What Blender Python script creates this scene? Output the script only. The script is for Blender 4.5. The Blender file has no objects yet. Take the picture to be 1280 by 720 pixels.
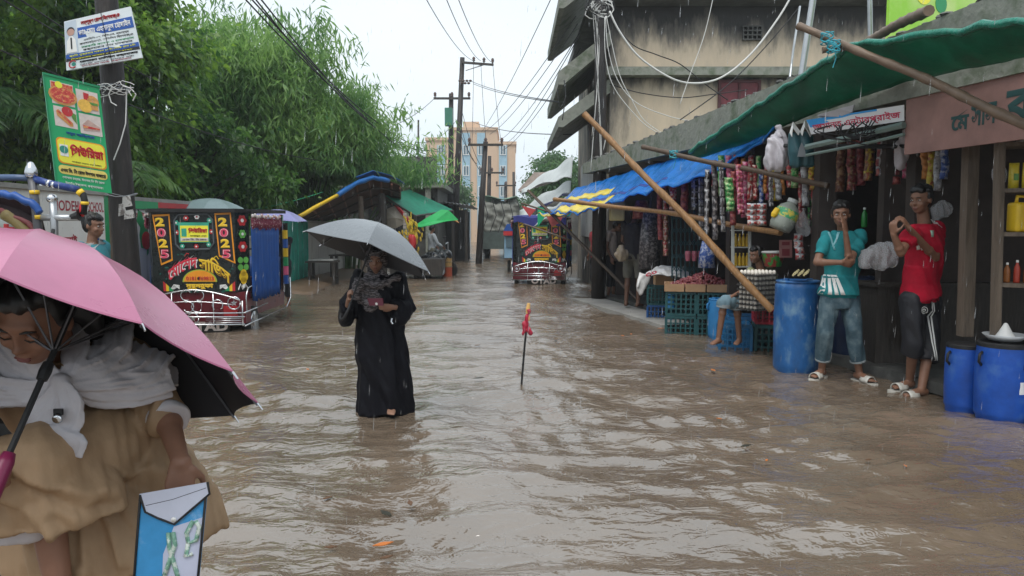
import bpy, bmesh, math, random
import numpy as np
from mathutils import Vector as V, Matrix as Mx, Quaternion, noise as mnoise
random.seed(7); rng = np.random.default_rng(7)
sc = bpy.context.scene; COL = sc.collection
PI = math.pi; R = math.radians

# ------------------------------------------------------------------ camera, sky, sun, exposure
CAM = V((0, 0, 1.42)); FPX = 924.0; PITCH = math.atan(75 / FPX)
cd = bpy.data.cameras.new('camera'); cam = bpy.data.objects.new('camera', cd); COL.objects.link(cam)
cd.sensor_width = 36; cd.lens = FPX / 1280 * 36; cd.clip_start = 0.05; cd.clip_end = 3000
cam.location = CAM; cam.rotation_euler = (PI / 2 - PITCH, 0, 0); sc.camera = cam
sc.view_settings.view_transform = 'Standard'; sc.view_settings.look = 'None'
sc.view_settings.exposure = 0.60; sc.view_settings.gamma = 1.0
SUN_EL, SUN_AZ = R(62), R(200)
w = bpy.data.worlds.new('World'); sc.world = w; w.use_nodes = True
wn = w.node_tree; bg = wn.nodes['Background']
sky = wn.nodes.new('ShaderNodeTexSky'); sky.sky_type = 'NISHITA'; sky.sun_disc = False
sky.sun_elevation = SUN_EL; sky.sun_rotation = SUN_AZ; sky.air_density = 1.0; sky.dust_density = 3.0
hs = wn.nodes.new('ShaderNodeHueSaturation'); hs.inputs['Saturation'].default_value = 0.25
wn.links.new(sky.outputs[0], hs.inputs['Color'])
tcw = wn.nodes.new('ShaderNodeTexCoord'); nzw = wn.nodes.new('ShaderNodeTexNoise')
nzw.inputs['Scale'].default_value = 1.6; nzw.inputs['Detail'].default_value = 5
mpw = wn.nodes.new('ShaderNodeMapping'); mpw.inputs['Scale'].default_value = (1, 1, 2.4)
wn.links.new(tcw.outputs['Generated'], mpw.inputs[0]); wn.links.new(mpw.outputs[0], nzw.inputs['Vector'])
rpw = wn.nodes.new('ShaderNodeValToRGB')
rpw.color_ramp.elements[0].position = 0.3; rpw.color_ramp.elements[0].color = (5.9, 6.8, 7.5, 1)
rpw.color_ramp.elements[1].position = 0.7; rpw.color_ramp.elements[1].color = (7.2, 7.9, 8.4, 1)
wn.links.new(nzw.outputs['Fac'], rpw.inputs[0])
mxw = wn.nodes.new('ShaderNodeMixRGB'); mxw.inputs[0].default_value = 0.86
wn.links.new(hs.outputs[0], mxw.inputs[1]); wn.links.new(rpw.outputs[0], mxw.inputs[2])
wn.links.new(mxw.outputs[0], bg.inputs[0]); bg.inputs[1].default_value = 0.1
sl = bpy.data.lights.new('sun', 'SUN'); sl.energy = 1.5; sl.angle = R(35); sl.color = (1, .97, .92)
so = bpy.data.objects.new('sun', sl); COL.objects.link(so)
_d = V((math.sin(SUN_AZ) * math.cos(SUN_EL), math.cos(SUN_AZ) * math.cos(SUN_EL), math.sin(SUN_EL)))
so.rotation_euler = _d.to_track_quat('Z', 'Y').to_euler()
try:
    sc.cycles.use_denoising = True
    sc.cycles.max_bounces = 8; sc.cycles.diffuse_bounces = 3; sc.cycles.glossy_bounces = 3
    sc.cycles.transmission_bounces = 6; sc.cycles.transparent_max_bounces = 12; sc.cycles.volume_bounces = 0
    sc.cycles.caustics_reflective = False; sc.cycles.caustics_refractive = False
except Exception: pass

# ------------------------------------------------------------------ measuring: pixel of the 1280x720 photo + depth -> world point
_F = V((0, math.cos(PITCH), -math.sin(PITCH))); _U = V((0, math.sin(PITCH), math.cos(PITCH)))
def P(u, v, Y):
    d = _F + V((1, 0, 0)) * ((u - 640) / FPX) + _U * ((360 - v) / FPX)
    return CAM + d * (Y / d.y)
def G(u, v, z=0.0):
    d = _F + V((1, 0, 0)) * ((u - 640) / FPX) + _U * ((360 - v) / FPX)
    return CAM + d * ((z - CAM.z) / d.z)
def L(Y): return 1.55 + (14.6 - Y) * 0.22          # the shop front line, X as a function of Y

# ------------------------------------------------------------------ materials
_M = {}
def mat(name, c, r=0.55, v=0.15, s=5.0, c2=None, lo=0.45, hi=0.6, metal=0.0, bump=0.0, bs=30.0, spec=0.5,
        sx=(1, 1, 1), trans=0.0, alpha=1.0, sub=0.0, ior=1.45, emit=None, sheen=0.0):
    if name in _M: return _M[name]
    m = bpy.data.materials.new(name); m.use_nodes = True; n = m.node_tree; b = n.nodes['Principled BSDF']
    tc = n.nodes.new('ShaderNodeTexCoord'); mp = n.nodes.new('ShaderNodeMapping'); mp.inputs['Scale'].default_value = sx
    n.links.new(tc.outputs['Object'], mp.inputs[0])
    nz = n.nodes.new('ShaderNodeTexNoise'); nz.inputs['Scale'].default_value = s; nz.inputs['Detail'].default_value = 6
    nz.inputs['Roughness'].default_value = 0.62
    n.links.new(mp.outputs[0], nz.inputs['Vector'])
    rp = n.nodes.new('ShaderNodeValToRGB')
    k = lambda q, f: (min(1, q[0] * f), min(1, q[1] * f), min(1, q[2] * f), 1)
    e = rp.color_ramp.elements
    if c2 is None:
        e[0].position = .28; e[0].color = k(c, 1 - v); e[1].position = .72; e[1].color = k(c, 1 + v)
    else:
        e[0].position = lo; e[0].color = k(c, 1); e[1].position = hi; e[1].color = k(c2, 1)
        q = e.new(max(0, lo - .2)); q.color = k(c, 1 - v)
    n.links.new(nz.outputs['Fac'], rp.inputs[0]); n.links.new(rp.outputs[0], b.inputs['Base Color'])
    mr = n.nodes.new('ShaderNodeMapRange'); mr.inputs['To Min'].default_value = max(.03, r - .12); mr.inputs['To Max'].default_value = min(1, r + .12)
    n.links.new(nz.outputs['Fac'], mr.inputs[0]); n.links.new(mr.outputs[0], b.inputs['Roughness'])
    b.inputs['Metallic'].default_value = metal; b.inputs['Specular IOR Level'].default_value = spec
    b.inputs['IOR'].default_value = ior
    if trans: b.inputs['Transmission Weight'].default_value = trans
    if alpha < 1: b.inputs['Alpha'].default_value = alpha
    if sheen: b.inputs['Sheen Weight'].default_value = sheen
    if bump:
        n2 = n.nodes.new('ShaderNodeTexNoise'); n2.inputs['Scale'].default_value = bs; n2.inputs['Detail'].default_value = 4
        n.links.new(mp.outputs[0], n2.inputs['Vector'])
        bm = n.nodes.new('ShaderNodeBump'); bm.inputs['Strength'].default_value = bump; bm.inputs['Distance'].default_value = .02
        n.links.new(n2.outputs['Fac'], bm.inputs['Height']); n.links.new(bm.outputs[0], b.inputs['Normal'])
    m.diffuse_color = (*c, 1); _M[name] = m
    return m

def leafmat(name, a, b_, r=.38, s=1.2):
    if name in _M: return _M[name]
    m = bpy.data.materials.new(name); m.use_nodes = True; n = m.node_tree; b = n.nodes['Principled BSDF']
    tc = n.nodes.new('ShaderNodeTexCoord')
    nz = n.nodes.new('ShaderNodeTexNoise'); nz.inputs['Scale'].default_value = s; nz.inputs['Detail'].default_value = 3
    n.links.new(tc.outputs['Object'], nz.inputs['Vector'])
    n2 = n.nodes.new('ShaderNodeTexNoise'); n2.inputs['Scale'].default_value = s * 11; n2.inputs['Detail'].default_value = 2
    n.links.new(tc.outputs['Object'], n2.inputs['Vector'])
    ad = n.nodes.new('ShaderNodeMath'); ad.operation = 'MULTIPLY_ADD'; ad.inputs[1].default_value = .55
    n.links.new(n2.outputs['Fac'], ad.inputs[0]); n.links.new(nz.outputs['Fac'], ad.inputs[2])
    rp = n.nodes.new('ShaderNodeValToRGB'); e = rp.color_ramp.elements
    e[0].position = .62; e[0].color = (*a, 1); e[1].position = .98; e[1].color = (*b_, 1)
    n.links.new(ad.outputs[0], rp.inputs[0]); n.links.new(rp.outputs[0], b.inputs['Base Color'])
    b.inputs['Roughness'].default_value = r; b.inputs['Specular IOR Level'].default_value = .45
    tr = n.nodes.new('ShaderNodeBsdfTranslucent'); hsn = n.nodes.new('ShaderNodeHueSaturation'); hsn.inputs['Value'].default_value = 1.9
    n.links.new(rp.outputs[0], hsn.inputs['Color']); n.links.new(hsn.outputs[0], tr.inputs[0])
    mx = n.nodes.new('ShaderNodeMixShader'); mx.inputs[0].default_value = .45
    n.links.new(b.outputs[0], mx.inputs[1]); n.links.new(tr.outputs[0], mx.inputs[2])
    n.links.new(mx.outputs[0], n.nodes['Material Output'].inputs[0]); _M[name] = m
    return m

# ------------------------------------------------------------------ geometry collector
OFF = {}
def frame(z, hint=V((0, 0, 1))):
    z = z.normalized()
    if abs(z.dot(hint)) > .97: hint = V((1, 0, 0)) if abs(z.x) < .8 else V((0, 1, 0))
    x = hint.cross(z).normalized(); y = z.cross(x)
    return x, y, z
class MB:
    def __init__(s): s.v = []; s.f = []; s.m = []; s.cm = 0
    def mt(s, i): s.cm = i; return s
    def add(s, vs, fs):
        o = len(s.v); s.v.extend([tuple(q) for q in vs]); s.f.extend([tuple(i + o for i in f) for f in fs]); s.m.extend([s.cm] * len(fs)); return s
    def box(s, c, d, ax=None):
        c = V(c); h = [q / 2 for q in d]
        ax = ax or (V((1, 0, 0)), V((0, 1, 0)), V((0, 0, 1)))
        vs = [c + ax[0] * (i * h[0]) + ax[1] * (j * h[1]) + ax[2] * (k * h[2]) for k in (-1, 1) for j in (-1, 1) for i in (-1, 1)]
        return s.add(vs, [(0, 2, 3, 1), (4, 5, 7, 6), (0, 1, 5, 4), (2, 6, 7, 3), (0, 4, 6, 2), (1, 3, 7, 5)])
    def boxz(s, x0, x1, y0, y1, z0, z1): return s.box(((x0 + x1) / 2, (y0 + y1) / 2, (z0 + z1) / 2), (x1 - x0, y1 - y0, z1 - z0))
    def bar(s, a, b, wx, wy, hint=V((0, 0, 1))):
        a, b = V(a), V(b); x, y, z = frame(b - a, hint)
        return s.box((a + b) / 2, (wx, wy, (b - a).length), (x, y, z))
    def tube(s, pts, r, n=8, caps=True):
        pts = [V(p) for p in pts]; k = len(pts)
        rs = r if isinstance(r, (list, tuple)) else [r] * k
        vs = []; x = None
        for i, p in enumerate(pts):
            t = (pts[min(i + 1, k - 1)] - pts[max(i - 1, 0)])
            if t.length < 1e-9: t = V((0, 0, 1))
            t.normalize()
            if x is None: x = frame(t)[0]
            x = (x - t * x.dot(t))
            if x.length < 1e-6: x = frame(t)[0]
            x.normalize(); y = t.cross(x)
            for j in range(n):
                a = 2 * PI * j / n
                vs.append(p + (x * math.cos(a) + y * math.sin(a)) * rs[i])
        fs = [(i * n + j, i * n + (j + 1) % n, (i + 1) * n + (j + 1) % n, (i + 1) * n + j) for i in range(k - 1) for j in range(n)]
        if caps: fs += [tuple(range(n - 1, -1, -1)), tuple((k - 1) * n + j for j in range(n))]
        return s.add(vs, fs)
    def loft(s, rings, side, n=20, caps=True, fold=None):
        """rings: (centre, half width along side, half depth); side: vector or list"""
        k = len(rings); vs = []
        for i, (c, a, b) in enumerate(rings):
            c = V(c); t = (V(rings[min(i + 1, k - 1)][0]) - V(rings[max(i - 1, 0)][0])).normalized()
            sd = V(side[i] if isinstance(side, list) else side); sd = (sd - t * sd.dot(t)).normalized(); dp = t.cross(sd)
            for j in range(n):
                th = 2 * PI * j / n; g = 1 + (fold(i / (k - 1), th) if fold else 0)
                vs.append(c + sd * (math.cos(th) * a * g) + dp * (math.sin(th) * b * g))
        fs = [(i * n + j, i * n + (j + 1) % n, (i + 1) * n + (j + 1) % n, (i + 1) * n + j) for i in range(k - 1) for j in range(n)]
        if caps: fs += [tuple(range(n - 1, -1, -1)), tuple((k - 1) * n + j for j in range(n))]
        return s.add(vs, fs)
    def ell(s, c, r, ax=None, n=12, m=8):
        c = V(c); r = r if isinstance(r, (tuple, list)) else (r, r, r)
        ax = ax or (V((1, 0, 0)), V((0, 1, 0)), V((0, 0, 1)))
        vs = [c - ax[2] * r[2]]
        for i in range(1, m):
            ph = -PI / 2 + PI * i / m
            for j in range(n):
                th = 2 * PI * j / n
                vs.append(c + ax[0] * (r[0] * math.cos(ph) * math.cos(th)) + ax[1] * (r[1] * math.cos(ph) * math.sin(th)) + ax[2] * (r[2] * math.sin(ph)))
        vs.append(c + ax[2] * r[2]); t = len(vs) - 1
        fs = [(0, 1 + (j + 1) % n, 1 + j) for j in range(n)]
        for i in range(m - 2):
            for j in range(n):
                a = 1 + i * n + j; b = 1 + i * n + (j + 1) % n
                fs.append((a, b, b + n, a + n))
        o = 1 + (m - 2) * n
        fs += [(o + j, o + (j + 1) % n, t) for j in range(n)]
        return s.add(vs, fs)
    def limb(s, a, b, r0, r1, n=12, flat=False):
        a, b = V(a), V(b); s.tube([a, a.lerp(b, .33), a.lerp(b, .66), b], [r0, r0 + (r1 - r0) * .3, r0 + (r1 - r0) * .66, r1], n)
        s.ell(a, r0, n=n, m=8)
        if not flat: s.ell(b, r1, n=n, m=8)
        return s
    def lathe(s, prof, c, n=20, ax=V((0, 0, 1)), caps=True):
        c = V(c); x, y, z = frame(V(ax)); vs = []
        for (r, h) in prof:
            for j in range(n):
                th = 2 * PI * j / n; vs.append(c + x * (r * math.cos(th)) + y * (r * math.sin(th)) + z * h)
        k = len(prof)
        fs = [(i * n + j, i * n + (j + 1) % n, (i + 1) * n + (j + 1) % n, (i + 1) * n + j) for i in range(k - 1) for j in range(n)]
        if caps: fs += [tuple(range(n - 1, -1, -1)), tuple((k - 1) * n + j for j in range(n))]
        return s.add(vs, fs)
    def prism(s, poly, ext):
        n = len(poly); ext = V(ext); vs = [V(p) for p in poly] + [V(p) + ext for p in poly]
        return s.add(vs, [tuple(range(n - 1, -1, -1)), tuple(range(n, 2 * n))] + [(i, (i + 1) % n, n + (i + 1) % n, n + i) for i in range(n)])
    def sheet(s, rows, th, nrm=None):
        """rows: grid of points -> slab of thickness th along nrm (or per-point grid normal)"""
        a = len(rows); b = len(rows[0]); g = [[V(p) for p in r] for r in rows]; top = []; bot = []
        for i in range(a):
            for j in range(b):
                if nrm is None:
                    du = g[min(i + 1, a - 1)][j] - g[max(i - 1, 0)][j]; dv = g[i][min(j + 1, b - 1)] - g[i][max(j - 1, 0)]
                    q = du.cross(dv).normalized()
                else: q = V(nrm)
                top.append(g[i][j] + q * th / 2); bot.append(g[i][j] - q * th / 2)
        N = a * b; fs = []
        for i in range(a - 1):
            for j in range(b - 1):
                p = i * b + j; fs.append((p, p + b, p + b + 1, p + 1)); fs.append((N + p, N + p + 1, N + p + b + 1, N + p + b))
        rim = [j for j in range(b)] + [i * b + b - 1 for i in range(1, a)] + [(a - 1) * b + j for j in range(b - 2, -1, -1)] + [i * b for i in range(a - 2, 0, -1)]
        for i in range(len(rim)):
            p, q = rim[i], rim[(i + 1) % len(rim)]; fs.append((p, q, N + q, N + p))
        return s.add(top + bot, fs)
    def mesh(s, name, off=V((0, 0, 0)), smooth=False):
        me = bpy.data.meshes.new(name); me.from_pydata([(x - off[0], y - off[1], z - off[2]) for x, y, z in s.v], [], s.f)
        if any(s.m): me.polygons.foreach_set('material_index', s.m)
        if smooth: me.polygons.foreach_set('use_smooth', [True] * len(me.polygons))
        me.update(); return me
    def build(s, name, mats, parent=None, loc=None, smooth=False):
        off = OFF[parent.name] if parent else V(loc if loc is not None else (0, 0, 0))
        me = s.mesh(name, off, smooth)
        return put(name, me, mats, parent, off)
def put(name, me, mats, parent, off):
    for m in (mats if isinstance(mats, (list, tuple)) else [mats]): me.materials.append(m)
    o = bpy.data.objects.new(name, me); COL.objects.link(o)
    if parent: o.parent = parent
    else: o.location = off
    OFF[o.name] = V(off); return o
def autosmooth(o, ang=40):
    me = o.data; bm = bmesh.new(); bm.from_mesh(me)
    for f in bm.faces: f.smooth = True
    for e in bm.edges:
        if len(e.link_faces) == 2 and e.calc_face_angle(0) > R(ang): e.smooth = False
    bm.to_mesh(me); bm.free(); return o
def tag(o, label=None, cat=None, group=None, kind=None):
    if label: o['label'] = label
    if cat: o['category'] = cat
    if group: o['group'] = group
    if kind: o['kind'] = kind
    return o
def thing(name, label, cat, loc=(0, 0, 0), group=None):
    o = bpy.data.objects.new(name, None); COL.objects.link(o); o.empty_display_size = .1
    o.location = loc; OFF[o.name] = V(loc); return tag(o, label, cat, group)
def dup(root, loc, rz=None, label=None, group=None, sc_=None):
    def cp(o, par):
        c = o.copy(); COL.objects.link(c); OFF[c.name] = OFF.get(o.name, V((0, 0, 0)))
        if par: c.parent = par
        for ch in list(o.children): cp(ch, c)
        return c
    r = cp(root, None); r.location = loc
    if rz is not None: r.rotation_euler = (0, 0, rz)
    if sc_: r.scale = (sc_,) * 3 if not isinstance(sc_, tuple) else sc_
    if label: r['label'] = label
    if group: r['group'] = group
    return r
def struct(o): o['kind'] = 'structure'; return o

# ------------------------------------------------------------------ lettering
_TX = {}
def glyphs(s, bold=.012):
    if (s, bold) in _TX: return _TX[(s, bold)]
    c = bpy.data.curves.new('lettering', 'FONT'); c.body = s; c.size = 1; c.resolution_u = 3
    c.bevel_depth = bold; c.bevel_resolution = 0; c.extrude = .004; c.fill_mode = 'BOTH'
    if '\u09aa' in s and bold >= .02: c.fill_mode = 'NONE'; c.bevel_depth = max(bold, .036)   # overlapping contours: stroke it instead
    o = bpy.data.objects.new('lettering', c); COL.objects.link(o); bpy.context.view_layer.update()
    me = bpy.data.meshes.new_from_object(o.evaluated_get(bpy.context.evaluated_depsgraph_get()))
    vs = [tuple(q.co) for q in me.vertices]; fs = [tuple(p.vertices) for p in me.polygons]
    bpy.data.objects.remove(o); bpy.data.curves.remove(c); bpy.data.meshes.remove(me)
    a = np.array(vs); mn = a.min(0); mx = a.max(0)
    a = (a - [(mn[0]), mn[1], 0]); _TX[(s, bold)] = (a, fs, mx - mn); return _TX[(s, bold)]
def write(mb, s, o, x, y, wd, ht, nrm_off=.002, bold=.012, bend=None, flatz=.15):
    """lettering of width wd, height ht, centred on o in the plane x,y (unit); stands nrm_off proud"""
    a, fs, dim = glyphs(s, bold); x = V(x); y = V(y); n = x.cross(y); out = []
    for q in a:
        px = (q[0] / dim[0] - .5) * wd; py = (q[1] / dim[1] - .5) * ht; pz = nrm_off + q[2] * flatz * ht
        if bend:
            th = px / bend; rr = bend + py
            px, py = rr * math.sin(th), rr * math.cos(th) - bend
        out.append(V(o) + x * px + y * py + n * pz)
    mb.add(out, fs); return mb

# ------------------------------------------------------------------ continuous bodies and cloth: overlapping shapes fused into one surface
def fuse(mb, voxel=.008, it=6, fac=.5, fold=None):
    me = mb.mesh('tmp'); o = bpy.data.objects.new('tmp', me); COL.objects.link(o)
    m = o.modifiers.new('r', 'REMESH'); m.mode = 'VOXEL'; m.voxel_size = voxel; m.use_smooth_shade = True
    if it:
        m = o.modifiers.new('s', 'SMOOTH'); m.iterations = it; m.factor = fac
    bpy.context.view_layer.update()
    r = bpy.data.meshes.new_from_object(o.evaluated_get(bpy.context.evaluated_depsgraph_get()))
    bpy.data.objects.remove(o); bpy.data.meshes.remove(me)
    if fold:
        n = len(r.vertices); co = np.empty(n * 3); r.vertices.foreach_get('co', co); no = np.empty(n * 3); r.vertices.foreach_get('normal', no)
        co = co.reshape(-1, 3); no = no.reshape(-1, 3); co = co + no * fold(co, no)[:, None]
        r.vertices.foreach_set('co', co.ravel()); r.update()
    return r
def fused(mb, name, mats, parent, voxel=.008, it=6, fold=None, fac=.5):
    me = fuse(mb, voxel, it, fac, fold); off = OFF[parent.name]
    me.transform(Mx.Translation(-off)); me.name = name
    me.polygons.foreach_set('use_smooth', [True] * len(me.polygons))
    return put(name, me, mats, parent, off)
def wr(amp=.006, k=22, seed=0, dirv=(1, .3, .25)):
    """cloth folds as a displacement field: ridges of uneven width that wander"""
    d = np.array(dirv)
    def f(co, no):
        r = np.random.default_rng(seed); out = np.zeros(len(co))
        for i in range(5):
            q = d * k * (.6 + .5 * i) + r.normal(0, k * .22, 3); ph = r.uniform(0, 6.28)
            wob = 1.3 * np.sin(co @ r.normal(0, 7, 3) + r.uniform(0, 6))
            s_ = np.sin(co @ q + ph + wob); out += (np.abs(s_) ** 1.5 * np.sign(s_)) * amp / (1 + .33 * i)
        return out
    return f
def ribbon(mb, pts, wd, nrm, th=.012, n=6, pleat=0.0):
    """a flat band through pts, width wd (list), facing nrm"""
    k = len(pts); rows = []
    for i, p in enumerate(pts):
        p = V(p); t = (V(pts[min(i + 1, k - 1)]) - V(pts[max(i - 1, 0)])).normalized(); nn = V(nrm[i] if isinstance(nrm, list) else nrm)
        b = t.cross(nn).normalized(); wv = wd[i] if isinstance(wd, (list, tuple)) else wd; m_ = b.cross(t)
        rows.append([p + b * (wv * (j / (n - 1) - .5)) + m_ * (pleat * wv * (math.sin(j * 1.9 + i * .25) + .5 * math.sin(j * 3.1 - i * .4))) for j in range(n)])
    return mb.sheet(rows, th)
# ================================================================== THE SETTING
conc = mat('weathered_concrete', (.30, .29, .27), .8, .25, 3, bump=.4, bs=14)
concd = mat('dark_wet_concrete', (.075, .075, .07), .6, .4, 3, (.16, .16, .15), .5, .72, bump=.5, bs=12)
mossy = mat('mossy_concrete', (.23, .24, .205), .7, .35, 4, (.10, .125, .08), .48, .66, bump=.5, bs=16)
mud = mat('wet_mud', (.16, .105, .065), .5, .3, 4, bump=.6, bs=9)
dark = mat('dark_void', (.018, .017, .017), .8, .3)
black = mat('black_paint', (.013, .013, .015), .35, .3)
blackm = mat('matte_black', (.012, .012, .013), .6, .3)
white = mat('white_paint', (.78, .78, .76), .5, .06)
whited = mat('dirty_white_plaster', (.70, .69, .66), .7, .12, 2.2, (.36, .35, .31), .58, .72, sx=(1, 1, .35), bump=.2, bs=12)
red = mat('red_paint', (.50, .03, .035), .45, .15); redt = mat('faded_red_lettering', (.36, .03, .05), .6, .3, 20)
green = mat('green_paint', (.02, .28, .10), .45, .15); yellow = mat('yellow_paint', (.80, .52, .03), .45, .1)
lyellow = mat('bright_yellow_print', (.84, .80, .06), .45, .06); orange = mat('orange_paint', (.80, .30, .02), .45, .12)
blue = mat('blue_paint', (.02, .09, .36), .45, .15); teal = mat('teal_paint', (.03, .26, .20), .5, .25, 6)
maroon = mat('maroon_shutter', (.16, .035, .045), .55, .25, 8); pink = mat('pink_paint', (.72, .12, .25), .5, .1)
wood = mat('grey_old_wood', (.13, .10, .075), .7, .35, 6, sx=(6, 6, .6), bump=.4, bs=25)
woodd = mat('dark_wet_wood', (.05, .042, .036), .55, .4, 6, sx=(6, 6, .6), bump=.4, bs=25)
bamboo = mat('bamboo_cane', (.27, .145, .06), .45, .4, 9, sx=(5, 5, 1), bump=.15)
bambood = mat('dark_bamboo', (.09, .06, .04), .5, .35, 7, sx=(5, 5, 1))
chrome = mat('chromed_steel', (.62, .63, .65), .22, .1, metal=1.0); steel = mat('galvanised_steel', (.42, .44, .46), .4, .15, metal=.7)
rubber = mat('tyre_rubber', (.02, .02, .02), .8, .2); wirem = mat('black_cable', (.02, .02, .022), .6, .2); wirew = mat('white_cable', (.62, .62, .60), .5, .1)
skin = mat('brown_skin', (.21, .105, .065), .5, .1, 20); skind = mat('deep_brown_skin', (.13, .065, .042), .5, .1, 20)
skinl = mat('light_brown_skin', (.30, .165, .11), .5, .1, 20)
hair = mat('black_hair', (.010, .009, .009), .45, .3, 60, sx=(1, 1, .3)); lip = mat('lip', (.20, .065, .06), .45, .1)
eyew = mat('eye_white', (.55, .52, .50), .3, .05); iris = mat('dark_iris', (.012, .008, .006), .2, .1)
plast = lambda n, c: mat(n, c, .4, .12, 4)
bluep = mat('scuffed_blue_plastic', (.015, .10, .29), .45, .35, 5, (.14, .25, .36), .52, .68, sx=(1, 1, .6)); blueb = mat('bright_blue_plastic', (.010, .075, .38), .45, .3, 5, (.05, .14, .40), .52, .72)
skyp = mat('sky_blue_plastic', (.03, .20, .46), .4, .2, 4); crateb = mat('blue_crate_plastic', (.012, .09, .21), .5, .25, 5); crateg = mat('dark_green_crate_plastic', (.012, .07, .075), .5, .3, 5)

# ---- ground and flood water
g = MB(); g.boxz(-900, 900, -300, 1500, -.6, -.22); struct(g.build('ground', mud))
def waterheight(X, Y, dy):
    r = np.random.default_rng(3); h = np.zeros_like(X)
    for i in range(46):
        lam = .16 * (1.065 ** i) * r.uniform(.9, 1.1); k = 2 * PI / lam
        a = r.normal(R(72), R(30)); kx, ky = math.cos(a) * k, math.sin(a) * k
        amp = .0074 * lam ** .50 * r.uniform(.5, 1.3)
        ph = r.uniform(0, 6.28); wob = .9 * np.sin(X * r.normal(0, 1.3) + Y * r.normal(0, .9) + r.uniform(0, 6))
        env = .55 + .45 * np.sin(X * r.normal(0, .7) + Y * r.normal(0, .5) + r.uniform(0, 6))
        att = np.clip(1.25 - 3.0 * np.maximum(dy, .035) / lam, 0, 1)
        s_ = np.sin(kx * X + ky * Y + ph + wob)
        h += amp * env * att * (s_ - .25 * np.cos(2 * (kx * X + ky * Y + ph + wob)))
    for (cx, cy, am, lm) in [(-.98, 5.75, .010, .26), (-2.6, 2.0, .014, .34), (3.0, 6.7, .004, .2), (3.4, 6.3, .004, .2), (.05, 6.7, .003, .14), (-1.4, 3.0, .006, .3)]:
        d = np.hypot(X - cx, (Y - cy)) + 1e-6
        h += am * np.sin(2 * PI * d / lm) * np.exp(-d / .9) * np.clip(d / .15, 0, 1) * np.clip(1.2 - 3 * np.maximum(dy, .035) / lm, 0, 1)
    return h
xs = np.concatenate([[-800, -200, -60, -20, -11], np.arange(-6.5, 6.0, .04), [8, 20, 60, 200, 800]])
ys = np.concatenate([[-250, -60, -10, -2, .5], 1.1 * np.power(1.0062, np.arange(0, 660)), [85, 120, 250, 600, 1300]])
XX, YY = np.meshgrid(xs, ys); DY = np.repeat(np.gradient(ys)[:, None], len(xs), 1)
ZZ = waterheight(XX, YY, DY); ZZ[(np.abs(XX) > 10) | (YY > 75) | (YY < 1)] = 0
nx, ny = len(xs), len(ys); idx = np.arange(nx * ny).reshape(ny, nx)
wf = np.stack([idx[:-1, :-1], idx[:-1, 1:], idx[1:, 1:], idx[1:, :-1]], -1).reshape(-1, 4)
wm = bpy.data.meshes.new('water'); wm.vertices.add(nx * ny); wm.vertices.foreach_set('co', np.stack([XX, YY, ZZ], -1).ravel())
wm.loops.add(wf.size); wm.loops.foreach_set('vertex_index', wf.ravel().astype(np.int32)); wm.polygons.add(len(wf))
wm.polygons.foreach_set('loop_start', np.arange(0, wf.size, 4, dtype=np.int32)); wm.polygons.foreach_set('loop_total', np.full(len(wf), 4, dtype=np.int32))
wm.polygons.foreach_set('use_smooth', [True] * len(wf)); wm.update(); wm.validate()
m = bpy.data.materials.new('muddy_flood_water'); m.use_nodes = True; n = m.node_tree; b = n.nodes['Principled BSDF']
tc = n.nodes.new('ShaderNodeTexCoord')
nz = n.nodes.new('ShaderNodeTexNoise'); nz.inputs['Scale'].default_value = .9; nz.inputs['Detail'].default_value = 4; n.links.new(tc.outputs['Object'], nz.inputs['Vector'])
rp = n.nodes.new('ShaderNodeValToRGB'); rp.color_ramp.elements[0].position = .3; rp.color_ramp.elements[0].color = (.130, .096, .068, 1)
rp.color_ramp.elements[1].position = .7; rp.color_ramp.elements[1].color = (.185, .140, .102, 1); n.links.new(nz.outputs['Fac'], rp.inputs[0]); n.links.new(rp.outputs[0], b.inputs['Base Color'])
b.inputs['Roughness'].default_value = .10; b.inputs['IOR'].default_value = 2.5
mp = n.nodes.new('ShaderNodeMapping'); mp.inputs['Scale'].default_value = (.8, 1.5, 1); n.links.new(tc.outputs['Object'], mp.inputs[0])
n1 = n.nodes.new('ShaderNodeTexNoise'); n1.inputs['Scale'].default_value = 8.5; n1.inputs['Detail'].default_value = 3; n1.inputs['Distortion'].default_value = .5; n.links.new(mp.outputs[0], n1.inputs['Vector'])
b1 = n.nodes.new('ShaderNodeBump'); b1.inputs['Strength'].default_value = .9; b1.inputs['Distance'].default_value = .022; n.links.new(n1.outputs['Fac'], b1.inputs['Height'])
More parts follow.
